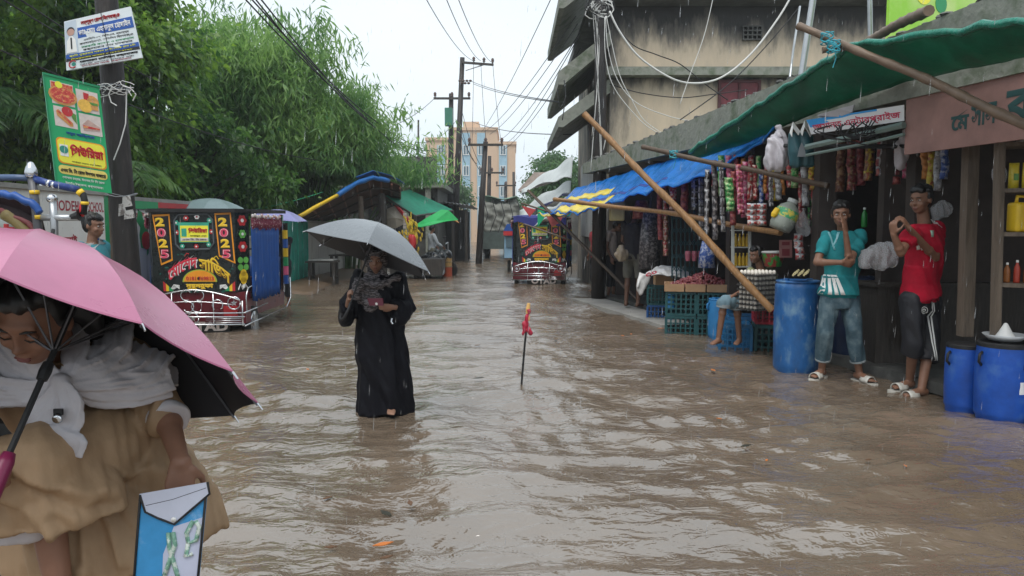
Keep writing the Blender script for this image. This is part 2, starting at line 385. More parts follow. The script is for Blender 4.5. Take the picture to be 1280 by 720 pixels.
def rings(scale, freq, prev, seed):           # rings left by rain drops
    mp2 = n.nodes.new('ShaderNodeMapping'); mp2.inputs['Location'].default_value = (seed, seed * .7, 0); n.links.new(tc.outputs['Object'], mp2.inputs[0])
    vo = n.nodes.new('ShaderNodeTexVoronoi'); vo.voronoi_dimensions = '2D'; vo.inputs['Scale'].default_value = scale; n.links.new(mp2.outputs[0], vo.inputs['Vector'])
    sp = n.nodes.new('ShaderNodeSeparateColor'); n.links.new(vo.outputs['Color'], sp.inputs[0])
    mu = n.nodes.new('ShaderNodeMath'); mu.operation = 'MULTIPLY'; mu.inputs[1].default_value = freq; n.links.new(vo.outputs['Distance'], mu.inputs[0])
    si = n.nodes.new('ShaderNodeMath'); si.operation = 'SINE'; n.links.new(mu.outputs[0], si.inputs[0])
    ra = n.nodes.new('ShaderNodeMath'); ra.operation = 'MULTIPLY'; ra.inputs[1].default_value = .42; n.links.new(sp.outputs[0], ra.inputs[0])
    mk = n.nodes.new('ShaderNodeMapRange'); mk.interpolation_type = 'SMOOTHSTEP'; mk.inputs['To Min'].default_value = 1; mk.inputs['To Max'].default_value = 0
    mk.inputs['From Min'].default_value = 0; n.links.new(ra.outputs[0], mk.inputs['From Max']); n.links.new(vo.outputs['Distance'], mk.inputs[0])
    m2 = n.nodes.new('ShaderNodeMath'); m2.operation = 'MULTIPLY'; n.links.new(si.outputs[0], m2.inputs[0]); n.links.new(mk.outputs[0], m2.inputs[1])
    bb = n.nodes.new('ShaderNodeBump'); bb.inputs['Strength'].default_value = .18; bb.inputs['Distance'].default_value = .004
    n.links.new(m2.outputs[0], bb.inputs['Height']); n.links.new(prev.outputs[0], bb.inputs['Normal']); return bb
bx = rings(5.5, 62, b1, 0); bx = rings(8.0, 55, bx, 3.3)
n.links.new(bx.outputs[0], b.inputs['Normal'])
wm.materials.append(m); wo = bpy.data.objects.new('water', wm); COL.objects.link(wo); struct(wo)

# muddy verge along the left wall
rows = []
for i in range(14):
    y = 15.5 + i * .75
    rows.append([V((-5.35 + .95 * j / 5 + .10 * math.sin(y * 1.3) * j / 5, y, .13 - .16 * (j / 5) ** 1.6 + .02 * math.sin(y * 2 + j))) for j in range(6)])
g = MB(); g.sheet(rows, .06); struct(g.build('mud_verge', mud, smooth=True))

# ---- boundary wall of the school
def seg_wall(name, label, y0, y1, top, mt_, x=-5.3):
    t = thing(name, label, 'wall', (x, (y0 + y1) / 2, 0))
    a = MB(); k = max(2, int((y1 - y0) / .25)); a.boxz(x - .16, x, y0, y1, -.4, top); a.build('masonry', mt_, t)
    c = MB(); c.boxz(x - .20, x + .035, y0, y1, top + .002, top + .055); c.build('coping', conc, t); return t
WX = -5.3
wallmat = mat('rain_streaked_whitewash', (.74, .73, .70), .65, .07, 3, (.40, .385, .34), .60, .78, sx=(1.5, 1.5, .22), bump=.12, bs=14)
wA = seg_wall('boundary_wall', 'white painted school boundary wall with red lettering behind the boy', 4.6, 9.75, 1.84, wallmat)
X1, Y1, Z1 = V((0, 1, 0)), V((0, 0, 1)), None
t_ = MB()
for s_, yc, wd in [('IDGAH', 8.03, .62), ('MODEL', 8.83, .52), ('HIGH', 9.13, .22), ('SCHOOL', 9.47, .34)]:
    write(t_, s_, (WX, yc, 1.685), X1, Y1, wd, .125, .002, .02)
t_.build('lettering', redt, wA)
t_ = MB(); write(t_, '\u099cুলাই', (WX, 8.85, 1.27), X1, Y1, .36, .15, .002, .03); write(t_, '৩৬', (WX, 8.45, 1.24), X1, Y1, .22, .13, .002, .03); t_.build('lettering', redt, wA)
t_ = MB(); t_.boxz(WX + .001, WX + .006, 9.66, 9.75, 0, 1.84); t_.build('edge_stripe', green, wA)
wB = seg_wall('boundary_wall', 'white school wall with painted green map and red topped edge behind the first rickshaw', 10.2, 12.75, 1.80, wallmat)
t_ = MB(); t_.boxz(WX + .001, WX + .040, 10.2, 11.05, 1.69, 1.80); t_.build('edge_stripe', green, wB)
t_ = MB(); t_.boxz(WX + .001, WX + .040, 11.052, 12.75, 1.72, 1.80); t_.boxz(WX + .001, WX + .006, 12.6, 12.75, .2, 1.72); t_.build('edge_stripe', red, wB)
gm = [(-.05, .25), (.1, .2), (.16, .05), (.30, .06), (.44, -.05), (.36, -.14), (.42, -.34), (.36, -.62), (.28, -.66), (.30, -.42), (.16, -.52), (.02, -.50), (-.03, -.25), (.02, -.10), (-.14, .02)]
t_ = MB(); t_.prism([(WX + .001, 10.56 + a * .62, 1.50 + b_ * .72) for a, b_ in gm], (.004, 0, 0)); t_.build('painted_map', green, wB)
t_ = MB(); t_.lathe([(.13, 0), (.13, .004)], (WX + .006, 10.72, 1.24), 24, V((1, 0, 0))); t_.build('painted_disc', red, wB)
t_ = MB()
for dy_ in (0, .16):
    yb = 10.88 + dy_
    t_.prism([(WX + .011, yb + a * .8, .86 + b_ * .8) for a, b_ in [(-.05, 0), (-.02, 0), (.0, .3), (.03, 0), (.06, 0), (.06, .35), (.085, .62), (.03, .66), (.035, .74), (.0, .78), (-.03, .74), (-.02, .66), (-.07, .60), (-.04, .35)]], (.003, 0, 0))
t_.build('painted_figures', black, wB)
t_ = MB()
for s_, yc, zc, wd, h_ in [('জুলাই', 10.55, 1.61, .3, .08), ('৩৬', 10.92, 1.60, .16, .07), ('বিপ্লব', 11.05, 1.52, .3, .06), ('১৯৭১', 10.42, .55, .22, .06)]: write(t_, s_, (WX, yc, zc), X1, Y1, wd, h_, .002, .02)
t_.build('lettering', redt, wB)
t_ = MB(); write(t_, 'GPAIS', (WX, 11.55, 1.60), X1, Y1, .55, .13, .002, .004); t_.build('lettering', blackm, wB)
t_ = MB(); t_.boxz(WX + .001, WX + .007, 10.20, 10.36, .62, .83); t_.build('painted_patch', red, wB); t_ = MB(); t_.boxz(WX + .001, WX + .007, 10.38, 10.56, .55, .72); t_.build('painted_patch', green, wB)
seg_wall('boundary_wall', 'grimy grey plaster wall behind the dark benches', 19.2, 27.0, 1.55, mat('grimy_plaster', (.46, .45, .42), .75, .12, 2.5, (.20, .19, .17), .52, .7, sx=(1.5, 1.5, .3), bump=.3))
seg_wall('boundary_wall', 'low concrete wall between the rickshaw and the teal gate', 12.8, 17.0, 1.2, conc)
gt = thing('metal_gate', 'teal painted sheet metal gate in the left wall', 'gate', (WX, 18.1, 0))
a = MB()
for i in range(2): a.boxz(WX - .05, WX - .01, 17.05 + i * 1.07, 18.08 + i * 1.07, .05, 1.75)
a.build('door_leaf', teal, gt)
for i in range(6): a = MB(); a.boxz(WX - .009, WX + .02, 17.05 + i * .42, 17.10 + i * .42, .05, 1.75); a.build('rail', teal, gt)

# ---- left background: concrete houses
def window(par, c, wd, ht, nrm, ux, fm, pm, nx_=2, ny_=1, d=.05, barw=.035):
    """a window as a part: frame, with panes as sub-parts"""
    c = V(c); nrm = V(nrm); ux = V(ux); uz = V((0, 0, 1)); ax = (ux, nrm, uz)
    f = MB()
    for s_ in (-1, 1): f.box(c + ux * (s_ * (wd / 2 - barw / 2)), (barw, d, ht), ax); f.box(c + uz * (s_ * (ht / 2 - barw / 2)), (wd - 2 * barw, d, barw), ax)
    for i in range(1, nx_): f.box(c + ux * (wd * (i / nx_ - .5)), (barw, d, ht - 2 * barw), ax)
    fo = f.build('window', fm, par)
    for i in range(nx_):
        for j in range(ny_):
            p = MB(); p.box(c - nrm * d * .1 + ux * (wd * ((i + .5) / nx_ - .5)) + uz * (ht * ((j + .5) / ny_ - .5)), (wd / nx_ - barw - .004, d * .4, ht / ny_ - barw - .004), ax); p.build('pane', pm, fo)
    return fo
glass = mat('bluish_window_glass', (.10, .16, .20), .15, .2)
ub = thing('concrete_building', 'dark unfinished concrete house behind the left stalls', 'building', (-6.5, 31, 0))
a = MB(); a.boxz(-9, -2.9, 29, 34, -.3, 2.95); a.build('wall', concd, ub); a = MB(); a.boxz(-9.2, -2.6, 28.2, 34, 2.952, 3.12); a.build('roof_slab', mossy, ub)
a = MB(); a.boxz(-5.0, -2.9, 28.6, 29.0, 3.123, 4.15); a.boxz(-9, -5.01, 28.8, 29.0, 3.123, 3.7); a.build('parapet', concd, ub)
for i in range(3):
    a = MB(); a.boxz(-5.0 + i * .85, -4.8 + i * .85, 28.3, 28.5, 0, 2.95); a.build('pillar', mossy if i else white, ub)
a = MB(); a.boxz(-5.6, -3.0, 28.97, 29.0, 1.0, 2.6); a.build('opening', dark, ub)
bk = thing('brick_building', 'brown brick house with pale corner peeping over the concrete one', 'building', (-7, 44, 0))
a = MB(); a.boxz(-8.4, -5.2, 42, 48, 0, 5.2); a.build('wall', mat('brown_brick', (.30, .16, .10), .8, .25, 12, sx=(1, 1, 4)), bk); a = MB(); a.boxz(-8.6, -5.0, 41.8, 48, 5.202, 5.4); a.build('roof_slab', conc, bk)
a = MB(); a.boxz(-6.35, -5.85, 41.9, 42.0, 0, 4.7); a.build('pale_pilaster', mat('pale_blue_render', (.45, .56, .58), .7), bk)
peach = mat('peach_render', (.60, .43, .30), .7, .08, .4); pblue = mat('pale_blue_panel', (.30, .46, .56), .6, .1)
pb = thing('apartment_building', 'tall peach apartment block with pale blue window bays at street end', 'building', (-4, 75, 0))
for (x0, x1, top) in [(-8.6, -6.0, 10.15), (-5.99, -1.5, 11.15), (-1.49, .35, 9.75)]:
    a = MB(); a.boxz(x0, x1, 75, 84, 0, top); a.build('wall', peach, pb)
    a = MB(); a.boxz(x0 - .1, x1 + .1, 74.85, 84, top + .002, top + .3); a.build('parapet', peach, pb)
a = MB(); a.boxz(-5, -3.4, 77, 80, 11.46, 12.3); a.build('roof_tank_room', peach, pb)
for bx_ in (-7.1, -4.6, -3.1, -.9):
    a = MB(); a.boxz(bx_ - .40, bx_ + .40, 74.86, 74.995, 0, 9.7 if bx_ in (-7.1, -.9) else 10.9); a.build('bay_panel', pblue, pb)
    for k in range(1, 5):
        window(pb, (bx_, 74.82, 1.0 + k * 2.05), .6, 1.0, (0, -1, 0), (1, 0, 0), white, glass, 2, 1, .06, .06)
for (x_, h_, u_) in [(-6.6, 5.6, 52), (-9.5, 5.2, 50)]:
    hb = thing('concrete_building', 'hazy grey house beyond the poles on the left' if x_ > -8 else 'hazy low house hidden partly by bamboo', 'building', (x_, u_, 0)); a = MB(); a.boxz(x_ - 2, x_ + 2.2, u_, u_ + 6, 0, h_ - 1.5); a.build('wall', conc, hb)
    a = MB(); a.boxz(x_ - 2.1, x_ + 2.3, u_ - .2, u_ + 6, h_ - 1.498, h_ - 1.3); a.build('roof_slab', concd, hb)
    for q in (-1, .8): window(hb, (x_ + q, u_ - .03, 2.4), .9, .9, (0, -1, 0), (1, 0, 0), white, glass)

# ---- right: two storey weathered house
stain = bpy.data.materials.new('mould_streaked_plaster'); stain.use_nodes = True; n = stain.node_tree; b = n.nodes['Principled BSDF']
tc = n.nodes.new('ShaderNodeTexCoord'); mp = n.nodes.new('ShaderNodeMapping'); mp.inputs['Scale'].default_value = (2.2, 2.2, .55); n.links.new(tc.outputs['Object'], mp.inputs[0])
nz = n.nodes.new('ShaderNodeTexNoise'); nz.inputs['Scale'].default_value = 1.5; nz.inputs['Detail'].default_value = 8; nz.inputs['Roughness'].default_value = .65; n.links.new(mp.outputs[0], nz.inputs['Vector'])
sp = n.nodes.new('ShaderNodeSeparateXYZ'); n.links.new(tc.outputs['Object'], sp.inputs[0])
def band(z0, z1, a_):      # mould that grows thick under the roof edge and the floor band and runs down in streaks
    q = n.nodes.new('ShaderNodeMapRange'); q.inputs['From Min'].default_value = z0; q.inputs['From Max'].default_value = z1; q.inputs['To Max'].default_value = a_; q.clamp = True
    n.links.new(sp.outputs['Z'], q.inputs[0]); return q
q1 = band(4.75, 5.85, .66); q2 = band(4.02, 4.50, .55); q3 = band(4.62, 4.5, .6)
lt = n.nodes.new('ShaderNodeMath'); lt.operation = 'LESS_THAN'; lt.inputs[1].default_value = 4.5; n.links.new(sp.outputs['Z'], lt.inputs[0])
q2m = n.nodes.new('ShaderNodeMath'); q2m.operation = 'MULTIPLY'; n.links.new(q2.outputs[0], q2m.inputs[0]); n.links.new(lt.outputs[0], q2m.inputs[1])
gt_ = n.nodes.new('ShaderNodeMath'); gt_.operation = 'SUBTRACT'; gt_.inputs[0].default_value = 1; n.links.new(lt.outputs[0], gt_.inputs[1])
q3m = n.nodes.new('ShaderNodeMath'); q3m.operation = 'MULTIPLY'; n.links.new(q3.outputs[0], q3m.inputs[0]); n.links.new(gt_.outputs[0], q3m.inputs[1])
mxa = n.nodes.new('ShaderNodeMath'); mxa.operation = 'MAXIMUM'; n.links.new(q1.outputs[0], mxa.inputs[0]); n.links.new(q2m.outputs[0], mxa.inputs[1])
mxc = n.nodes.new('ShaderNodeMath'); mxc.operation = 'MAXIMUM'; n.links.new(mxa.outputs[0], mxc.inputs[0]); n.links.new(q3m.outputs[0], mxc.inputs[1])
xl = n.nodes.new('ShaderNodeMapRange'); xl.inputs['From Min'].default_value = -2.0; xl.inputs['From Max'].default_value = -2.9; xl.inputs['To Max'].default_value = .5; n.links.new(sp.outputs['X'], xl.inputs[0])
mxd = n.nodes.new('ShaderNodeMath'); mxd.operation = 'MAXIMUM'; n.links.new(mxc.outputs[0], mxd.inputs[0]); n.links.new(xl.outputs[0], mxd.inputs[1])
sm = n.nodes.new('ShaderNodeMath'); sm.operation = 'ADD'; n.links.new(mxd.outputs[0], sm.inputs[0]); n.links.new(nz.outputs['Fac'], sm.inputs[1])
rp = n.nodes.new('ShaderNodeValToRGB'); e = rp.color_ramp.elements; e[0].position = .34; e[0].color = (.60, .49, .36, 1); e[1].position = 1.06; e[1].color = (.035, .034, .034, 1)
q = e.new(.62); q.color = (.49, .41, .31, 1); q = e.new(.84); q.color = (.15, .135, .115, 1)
n.links.new(sm.outputs[0], rp.inputs[0]); n.links.new(rp.outputs[0], b.inputs['Base Color']); b.inputs['Roughness'].default_value = .8
bm_ = n.nodes.new('ShaderNodeBump'); bm_.inputs['Strength'].default_value = .3; bm_.inputs['Distance'].default_value = .03; n.links.new(nz.outputs['Fac'], bm_.inputs['Height']); n.links.new(bm_.outputs[0], b.inputs['Normal'])
rb = thing('concrete_building', 'weathered two storey beige house with black mould above the shops', 'building', (4.5, 17, 0))
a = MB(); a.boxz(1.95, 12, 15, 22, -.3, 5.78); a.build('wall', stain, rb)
a = MB(); a.boxz(1.80, 12.1, 14.72, 22, 4.40, 4.56); a.build('floor_band', mossy, rb)
a = MB(); a.boxz(1.55, 12.2, 14.55, 22, 5.782, 5.98); a.build('roof_slab', concd, rb)
brm = mat('red_brick', (.33, .085, .055), .8, .3, 14)
bp = MB(); n_ = 0
for k in range(6):
    for i in range(44):
        x_ = 4.3 + (i + .5 * (k % 2)) * .152; bp.boxz(x_, x_ + .14, 15.0, 15.11, 5.99 + k * .085, 6.065 + k * .085)
tag(bp.build('brick', brm, rb), kind='stuff')
a = MB(); a.boxz(4.2, 11, 15.02, 15.10, 5.985, 6.5); a.build('mortar', conc, rb)
window(rb, (4.52, 14.97, 3.85), .84, 1.0, (0, -1, 0), (1, 0, 0), mat('maroon_frame', (.09, .03, .035), .6), maroon, 2, 2, .07, .05)
vb = MB()
for i in range(4): vb.boxz(4.55, 4.94, 14.93, 14.99, 5.12 + i * .085, 5.145 + i * .085)
for i in range(5): vb.boxz(4.55 + i * .0915, 4.575 + i * .0915, 14.935, 14.985, 5.12, 5.40)
vo_ = vb.build('vent_grille', concd, rb); a = MB(); a.boxz(4.56, 4.93, 14.985, 14.998, 5.13, 5.39); a.build('vent_hole', dark, rb)
for (zt, zo, zb, yb_) in [(5.30, 4.50, 4.25, 19.5), (4.38, 3.62, 3.42, 19.5), (6.7, 5.95, 5.72, 19.5)]:
    a = MB(); a.prism([(1.948, 14.9, zt), (.92, 14.9, zo), (.92, 14.9, zb), (1.02, 14.9, zb), (1.948, 14.9, zt - .28)], (0, yb_ - 14.9, 0)); a.build('sunshade', mossy, rb)
window(rb, (1.93, 16.4, 3.25), 1.1, 1.15, (-1, 0, 0), (0, 1, 0), mat('maroon_frame', (.1, .1, .1)), maroon, 2, 2, .08, .05)
cz = MB()
for i in range(40): cz.boxz(1.93 - (.03 if i % 2 else 0), 1.945, 16.9 + i * .09, 16.985 + i * .09, 1.2, 3.1)
cz.build('corrugated_cladding', mat('whitish_tin', (.55, .55, .54), .6, .2, 3, sx=(1, 1, .3)), rb)

# ---- right: single storey shop row under one concrete roof slab
shop = thing('shop_row', 'long single storey row of dark open fronted shops with concrete roof edge', 'building', (4.5, 10, 0))
a = MB()
ytop = [(3.2, 3.15), (5.5, 3.10), (8.0, 3.0), (11, 2.86), (14.95, 2.70)]
out = [V((L(y) - .06, y, 2.50)) for y, z in ytop]; outt = [V((L(y) - .06, y, z)) for y, z in ytop]
inn = [V((9.5, y, 2.50)) for y, z in ytop]; innt = [V((9.5, y, z)) for y, z in ytop]
vs = out + outt + inn + innt; k = 5; fs = []
for i in range(4):
    fs += [(i, i + 1, k + i + 1, k + i), (2 * k + i + 1, 2 * k + i, 3 * k + i, 3 * k + i + 1), (k + i, k + i + 1, 3 * k + i + 1, 3 * k + i), (i + 1, i, 2 * k + i, 2 * k + i + 1)]
fs += [(0, k, 3 * k, 2 * k), (k - 1, 2 * k + k - 1, 3 * k + k - 1, k + k - 1)]
a.add(vs, fs); a.build('roof_slab', mossy, shop)
rb_ = MB()
for i in range(70):
    y = 5.4 + i * .135 + random.uniform(-.03, .03); z = np.interp(y, [q[0] for q in ytop], [q[1] for q in ytop])
    rb_.ell((L(y) - .03 + random.uniform(0, .12), y, z + .015), (random.uniform(.03, .07), random.uniform(.04, .08), random.uniform(.015, .04)), n=6, m=4)
tag(rb_.build('roof_rubble', concd, shop), kind='stuff')
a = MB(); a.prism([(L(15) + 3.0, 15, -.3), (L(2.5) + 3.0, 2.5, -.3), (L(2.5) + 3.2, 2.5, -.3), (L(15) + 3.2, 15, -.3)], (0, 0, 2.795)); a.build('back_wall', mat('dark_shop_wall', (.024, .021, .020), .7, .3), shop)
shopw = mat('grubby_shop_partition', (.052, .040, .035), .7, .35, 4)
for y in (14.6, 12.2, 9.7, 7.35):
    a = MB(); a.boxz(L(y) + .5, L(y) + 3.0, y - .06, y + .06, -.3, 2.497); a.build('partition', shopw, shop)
for y in (12.2, 9.7, 7.9):
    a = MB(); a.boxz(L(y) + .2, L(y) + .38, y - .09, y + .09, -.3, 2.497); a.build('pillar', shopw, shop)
pst = MB(); pst.bar(P(1206, 420, 6.0), P(1214, 168, 6.0), .09, .09); pst.build('post', wood, shop)
pst = MB(); pst.bar(P(1140, 430, 7.0), P(1148, 168, 7.0), .16, .12); pst.build('post', shopw, shop)
a = MB(); a.prism([(L(15) + .25, 15, 0), (L(3) + .25, 3, 0), (L(3) + 3.0, 3, 0), (L(15) + 3.0, 15, 0)], (0, 0, .10)); a.build('floor_plinth', concd, shop)
kb = MB(); kb.prism([(L(14.4) - .42, 14.4, -.3), (L(10.4) - .35, 10.4, -.3), (L(10.4) + .2, 10.4, -.3), (L(14.4) + .2, 14.4, -.3)], (0, 0, .35)); struct(kb.build('pavement', conc))
# fascia board with painted shop name
fs_ = thing('shop_sign', 'faded pinkish fascia board with dark green shop lettering over the right shop', 'sign', (L(5.6), 5.6, 2.0))
y0, y1 = 4.4, 6.35; ux = V((L(y0) - L(y1), y0 - y1, 0)).normalized(); nn = ux.cross(V((0, 0, 1))); c_ = V((L((y0 + y1) / 2) - .02, (y0 + y1) / 2, 2.27))
a = MB(); a.box(c_, (2.0, .03, .46), (ux, nn, V((0, 0, 1)))); a.build('board', mat('faded_pink_board', (.27, .15, .13), .65, .25, 4), fs_)
t_ = MB()
def on_sign(u, z): # where the sight line through column u meets the sign's face
    Y = None
    s_ = (u - 640) / FPX; Yy = (1.55 + 14.6 * .22 - .02) / (s_ + .22); return V((L(Yy) - .02, Yy, z))
for s_, u0, u1, zc, h_ in [('েম', 1182, 1206, 2.24, .17), ('সাস', 1206, 1240, 2.27, .17), ('বা', 1248, 1300, 2.29, .25)]:
    p0, p1 = on_sign(u0, zc), on_sign(u1, zc); write(t_, s_, (p0 + p1) / 2 + nn * .015, ux, V((0, 0, 1)), (p1 - p0).length * .92, h_, .003, .035)
t_.build('lettering', mat('dark_teal_lettering', (.015, .06, .06), .6), fs_)
# billboard on the roof
bbd = thing('billboard', 'green and yellow printed billboard standing on the shop roof', 'billboard', (4.0, 7.0, 3.1))
p0 = P(1108, 60, 7.0); p1 = P(1222, 40, 7.6); ux = (p1 - p0); ux.z = 0; wdt = ux.length; ux.normalize(); nn = ux.cross(V((0, 0, 1)))
c_ = V(((p0.x + p1.x) / 2, (p0.y + p1.y) / 2, 3.7))
bgm = mat('green_yellow_gradient_print', (.30, .62, .04), .4, .2, .9, (.62, .72, .30), .40, .62)
a = MB(); a.box(c_, (wdt, .03, 1.1), (ux, nn, V((0, 0, 1)))); a.build('panel', bgm, bbd)
for (a_, b_, rr, mm) in [(.06, -.13, .085, green), (.20, -.30, .05, green), (.33, -.20, .04, teal), (-.2, -.05, .12, lyellow)]:
    t_ = MB(); t_.lathe([(rr, .016), (rr, .019)], c_ + ux * a_ + V((0, 0, b_)), 20, nn); t_.build('printed_spot', mm, bbd)
for s_ in (-1, 1): a = MB(); a.box(c_ + ux * (s_ * wdt * .42) - nn * .05 + V((0, 0, -.2)), (.05, .05, 1.4), (ux, nn, V((0, 0, 1)))); a.build('leg', woodd, bbd)

# ---- foliage
def leafmesh(C, D, ln, wd, droop=.3):
    """one folded four-cornered leaf per row of C (n,3), pointing along D"""
    n_ = len(C); r = rng.normal(size=(n_, 3)); s_ = np.cross(D, r); s_ /= np.linalg.norm(s_, axis=1)[:, None] + 1e-9
    up = np.cross(s_, D); ln = np.asarray(ln)[:, None] if np.ndim(ln) else ln
    tip = C + D * ln; tip[:, 2] -= droop * (ln[:, 0] if np.ndim(ln) else ln); mid = C + D * ln * .42
    w_ = ln * wd; a = mid + s_ * w_ + up * w_ * .25; b_ = mid - s_ * w_ + up * w_ * .25
    vs = np.stack([C, a, tip, b_], 1).reshape(-1, 3); i = np.arange(n_)[:, None] * 4
    return vs, np.concatenate([i, i + 1, i + 2, i + 3], 1)
def npmesh(name, vs, fs, m_, parent, kind='stuff'):
    off = OFF[parent.name]; me = bpy.data.meshes.new(name); me.vertices.add(len(vs)); me.vertices.foreach_set('co', (vs - np.array(off)).ravel())
    me.loops.add(fs.size); me.loops.foreach_set('vertex_index', fs.ravel().astype(np.int32)); me.polygons.add(len(fs)); k = fs.shape[1]
    me.polygons.foreach_set('loop_start', np.arange(0, fs.size, k, dtype=np.int32)); me.polygons.foreach_set('loop_total', np.full(len(fs), k, dtype=np.int32)); me.update(calc_edges=True)
    o = put(name, me, m_, parent, off)
    if kind: o['kind'] = kind
    return o
def unit(a): return a / (np.linalg.norm(a, axis=-1, keepdims=True) + 1e-9)
def broadleaf(label, base, cz_, rad, nclump, per, ln, mats_, trunk_r=.16, seed=1, csize=.55):
    global rng
    rng = np.random.default_rng(seed); t = thing('broadleaf_tree', label, 'tree', base, 'trees behind the school wall')
    c = np.array([base[0], base[1], cz_]); d = unit(rng.normal(size=(nclump, 3))); cc = c + d * np.array(rad) * (rng.uniform(.35, 1, (nclump, 1)) ** .6)
    Vs, Fs = [], []
    o = 0
    for q in cc:
        m_ = int(per * rng.uniform(.5, 1.3)); sp_ = csize * rng.uniform(.6, 1.25)
        pts = q + rng.normal(size=(m_, 3)) * np.array([sp_, sp_, sp_ * .6]) * .55
        D = unit((pts - q) + rng.normal(size=(m_, 3)) * .35 + np.array([0, 0, -.25])); v_, f_ = leafmesh(pts, D, rng.uniform(.7, 1.25, m_) * ln, .27)
        Vs.append(v_); Fs.append(f_ + o); o += len(v_)
    npmesh('crown', np.concatenate(Vs), np.concatenate(Fs), mats_, t)
    a = MB(); top = V((base[0], base[1], cz_)); a.tube([V(base) + V((0, 0, -.3)), V(base).lerp(top, .45) + V((.1, .05, 0)), top], [trunk_r, trunk_r * .8, trunk_r * .5], 8)
    tr_ = a.build('trunk', woodd, t, smooth=True)
    for i in range(0, nclump, 3):
        l_ = MB(); s_ = V(base).lerp(top, random.uniform(.45, .95)); e_ = V(cc[i]); l_.tube([s_, s_.lerp(e_, .5) + V((0, 0, .15)), e_], [trunk_r * .4, trunk_r * .25, .015], 5); l_.build('limb', woodd, tr_)
    return t
leafA = leafmat('glossy_broad_leaf', (.028, .095, .022), (.22, .36, .045)); leafB = leafmat('dark_leaf', (.020, .070, .022), (.12, .24, .045))
leafC = leafmat('bamboo_leaf', (.055, .15, .045), (.27, .42, .12), .45, .6); leafP = leafmat('palm_leaf', (.03, .09, .03), (.14, .24, .07), .4)
leafY = leafmat('far_leaf', (.03, .085, .03), (.10, .18, .06), .5)
broadleaf('tall broadleaf tree behind the green food sign', (-9.2, 13.6, 0), 4.2, (2.6, 2.0, 2.6), 110, 240, .17, leafA, seed=5)
broadleaf('dense bright topped broadleaf tree right of the sign pole', (-7.65, 14.2, 0), 4.0, (1.5, 1.6, 2.35), 100, 250, .16, leafA, seed=6)
broadleaf('dark low leafy tree growing right over the wall', (-7.4, 16.5, 0), 2.4, (2.2, 1.5, 1.5), 70, 230, .15, leafB, seed=8)
broadleaf('large dark tree filling the far left corner', (-13.5, 18, 0), 4.5, (3.8, 2.5, 4.0), 110, 220, .22, leafB, seed=9, csize=.8)
def palm(label, base, crown, nfr, ln, seed, spread=(0, 2 * PI)):
    global rng
    rng = np.random.default_rng(seed); t = thing('palm_tree', label, 'palm', base, 'trees behind the school wall')
    a = MB(); a.tube([V(base) + V((0, 0, -.3)), V(crown)], [.16, .12], 8); a.build('trunk', wood, t)
    for i in range(nfr):
        az = spread[0] + (spread[1] - spread[0]) * (i + rng.uniform(0, .6)) / nfr; el = rng.uniform(.15, 1.1); pts = []
        for k in range(13):
            s_ = k / 12; q = V(crown) + V((math.cos(az) * math.cos(el), math.sin(az) * math.cos(el), math.sin(el))) * (ln * s_); q.z -= ln * .75 * s_ ** 2.2; pts.append(q)
        Vs, Fs, o = [], [], 0
        P_ = np.array(pts); m_ = 62; ss = np.linspace(.14, 1, m_); C = np.stack([np.interp(ss * 12, range(13), P_[:, j]) for j in range(3)], 1)
        T_ = unit(np.gradient(C, axis=0)); S_ = unit(np.cross(T_, [0, 0, 1.0]))
        for sg in (-1, 1):
            D = unit(T_ * .55 + S_ * sg + np.array([0, 0, -.25]) + rng.normal(size=(m_, 3)) * .08); l_ = ln * .30 * np.sin(np.clip(ss * 1.05, 0, 1) * PI * .93 + .12)
            v_, f_ = leafmesh(C, D, np.maximum(l_, .1), .055, .25); Vs.append(v_); Fs.append(f_ + o); o += len(v_)
        f0 = npmesh('frond', np.concatenate(Vs), np.concatenate(Fs), leafP, t, None)
        a = MB(); a.tube(pts, [.018 * (1 - .8 * k / 12) for k in range(13)], 4); a.build('rib', leafP, f0)
palm('palm with long arching fronds at the far left edge', (-8.6, 11.5, 0), (-8.3, 11.6, 3.0), 16, 2.1, 3)
palm('palm whose fronds droop behind the sign pole', (-6.6, 12.0, 0), (-6.35, 12.0, 2.1), 15, 1.35, 4)
palm('palm hanging feathery fronds above the white clinic sign', (-9.4, 11.6, 0), (-7.9, 11.4, 5.9), 16, 2.3, 12)
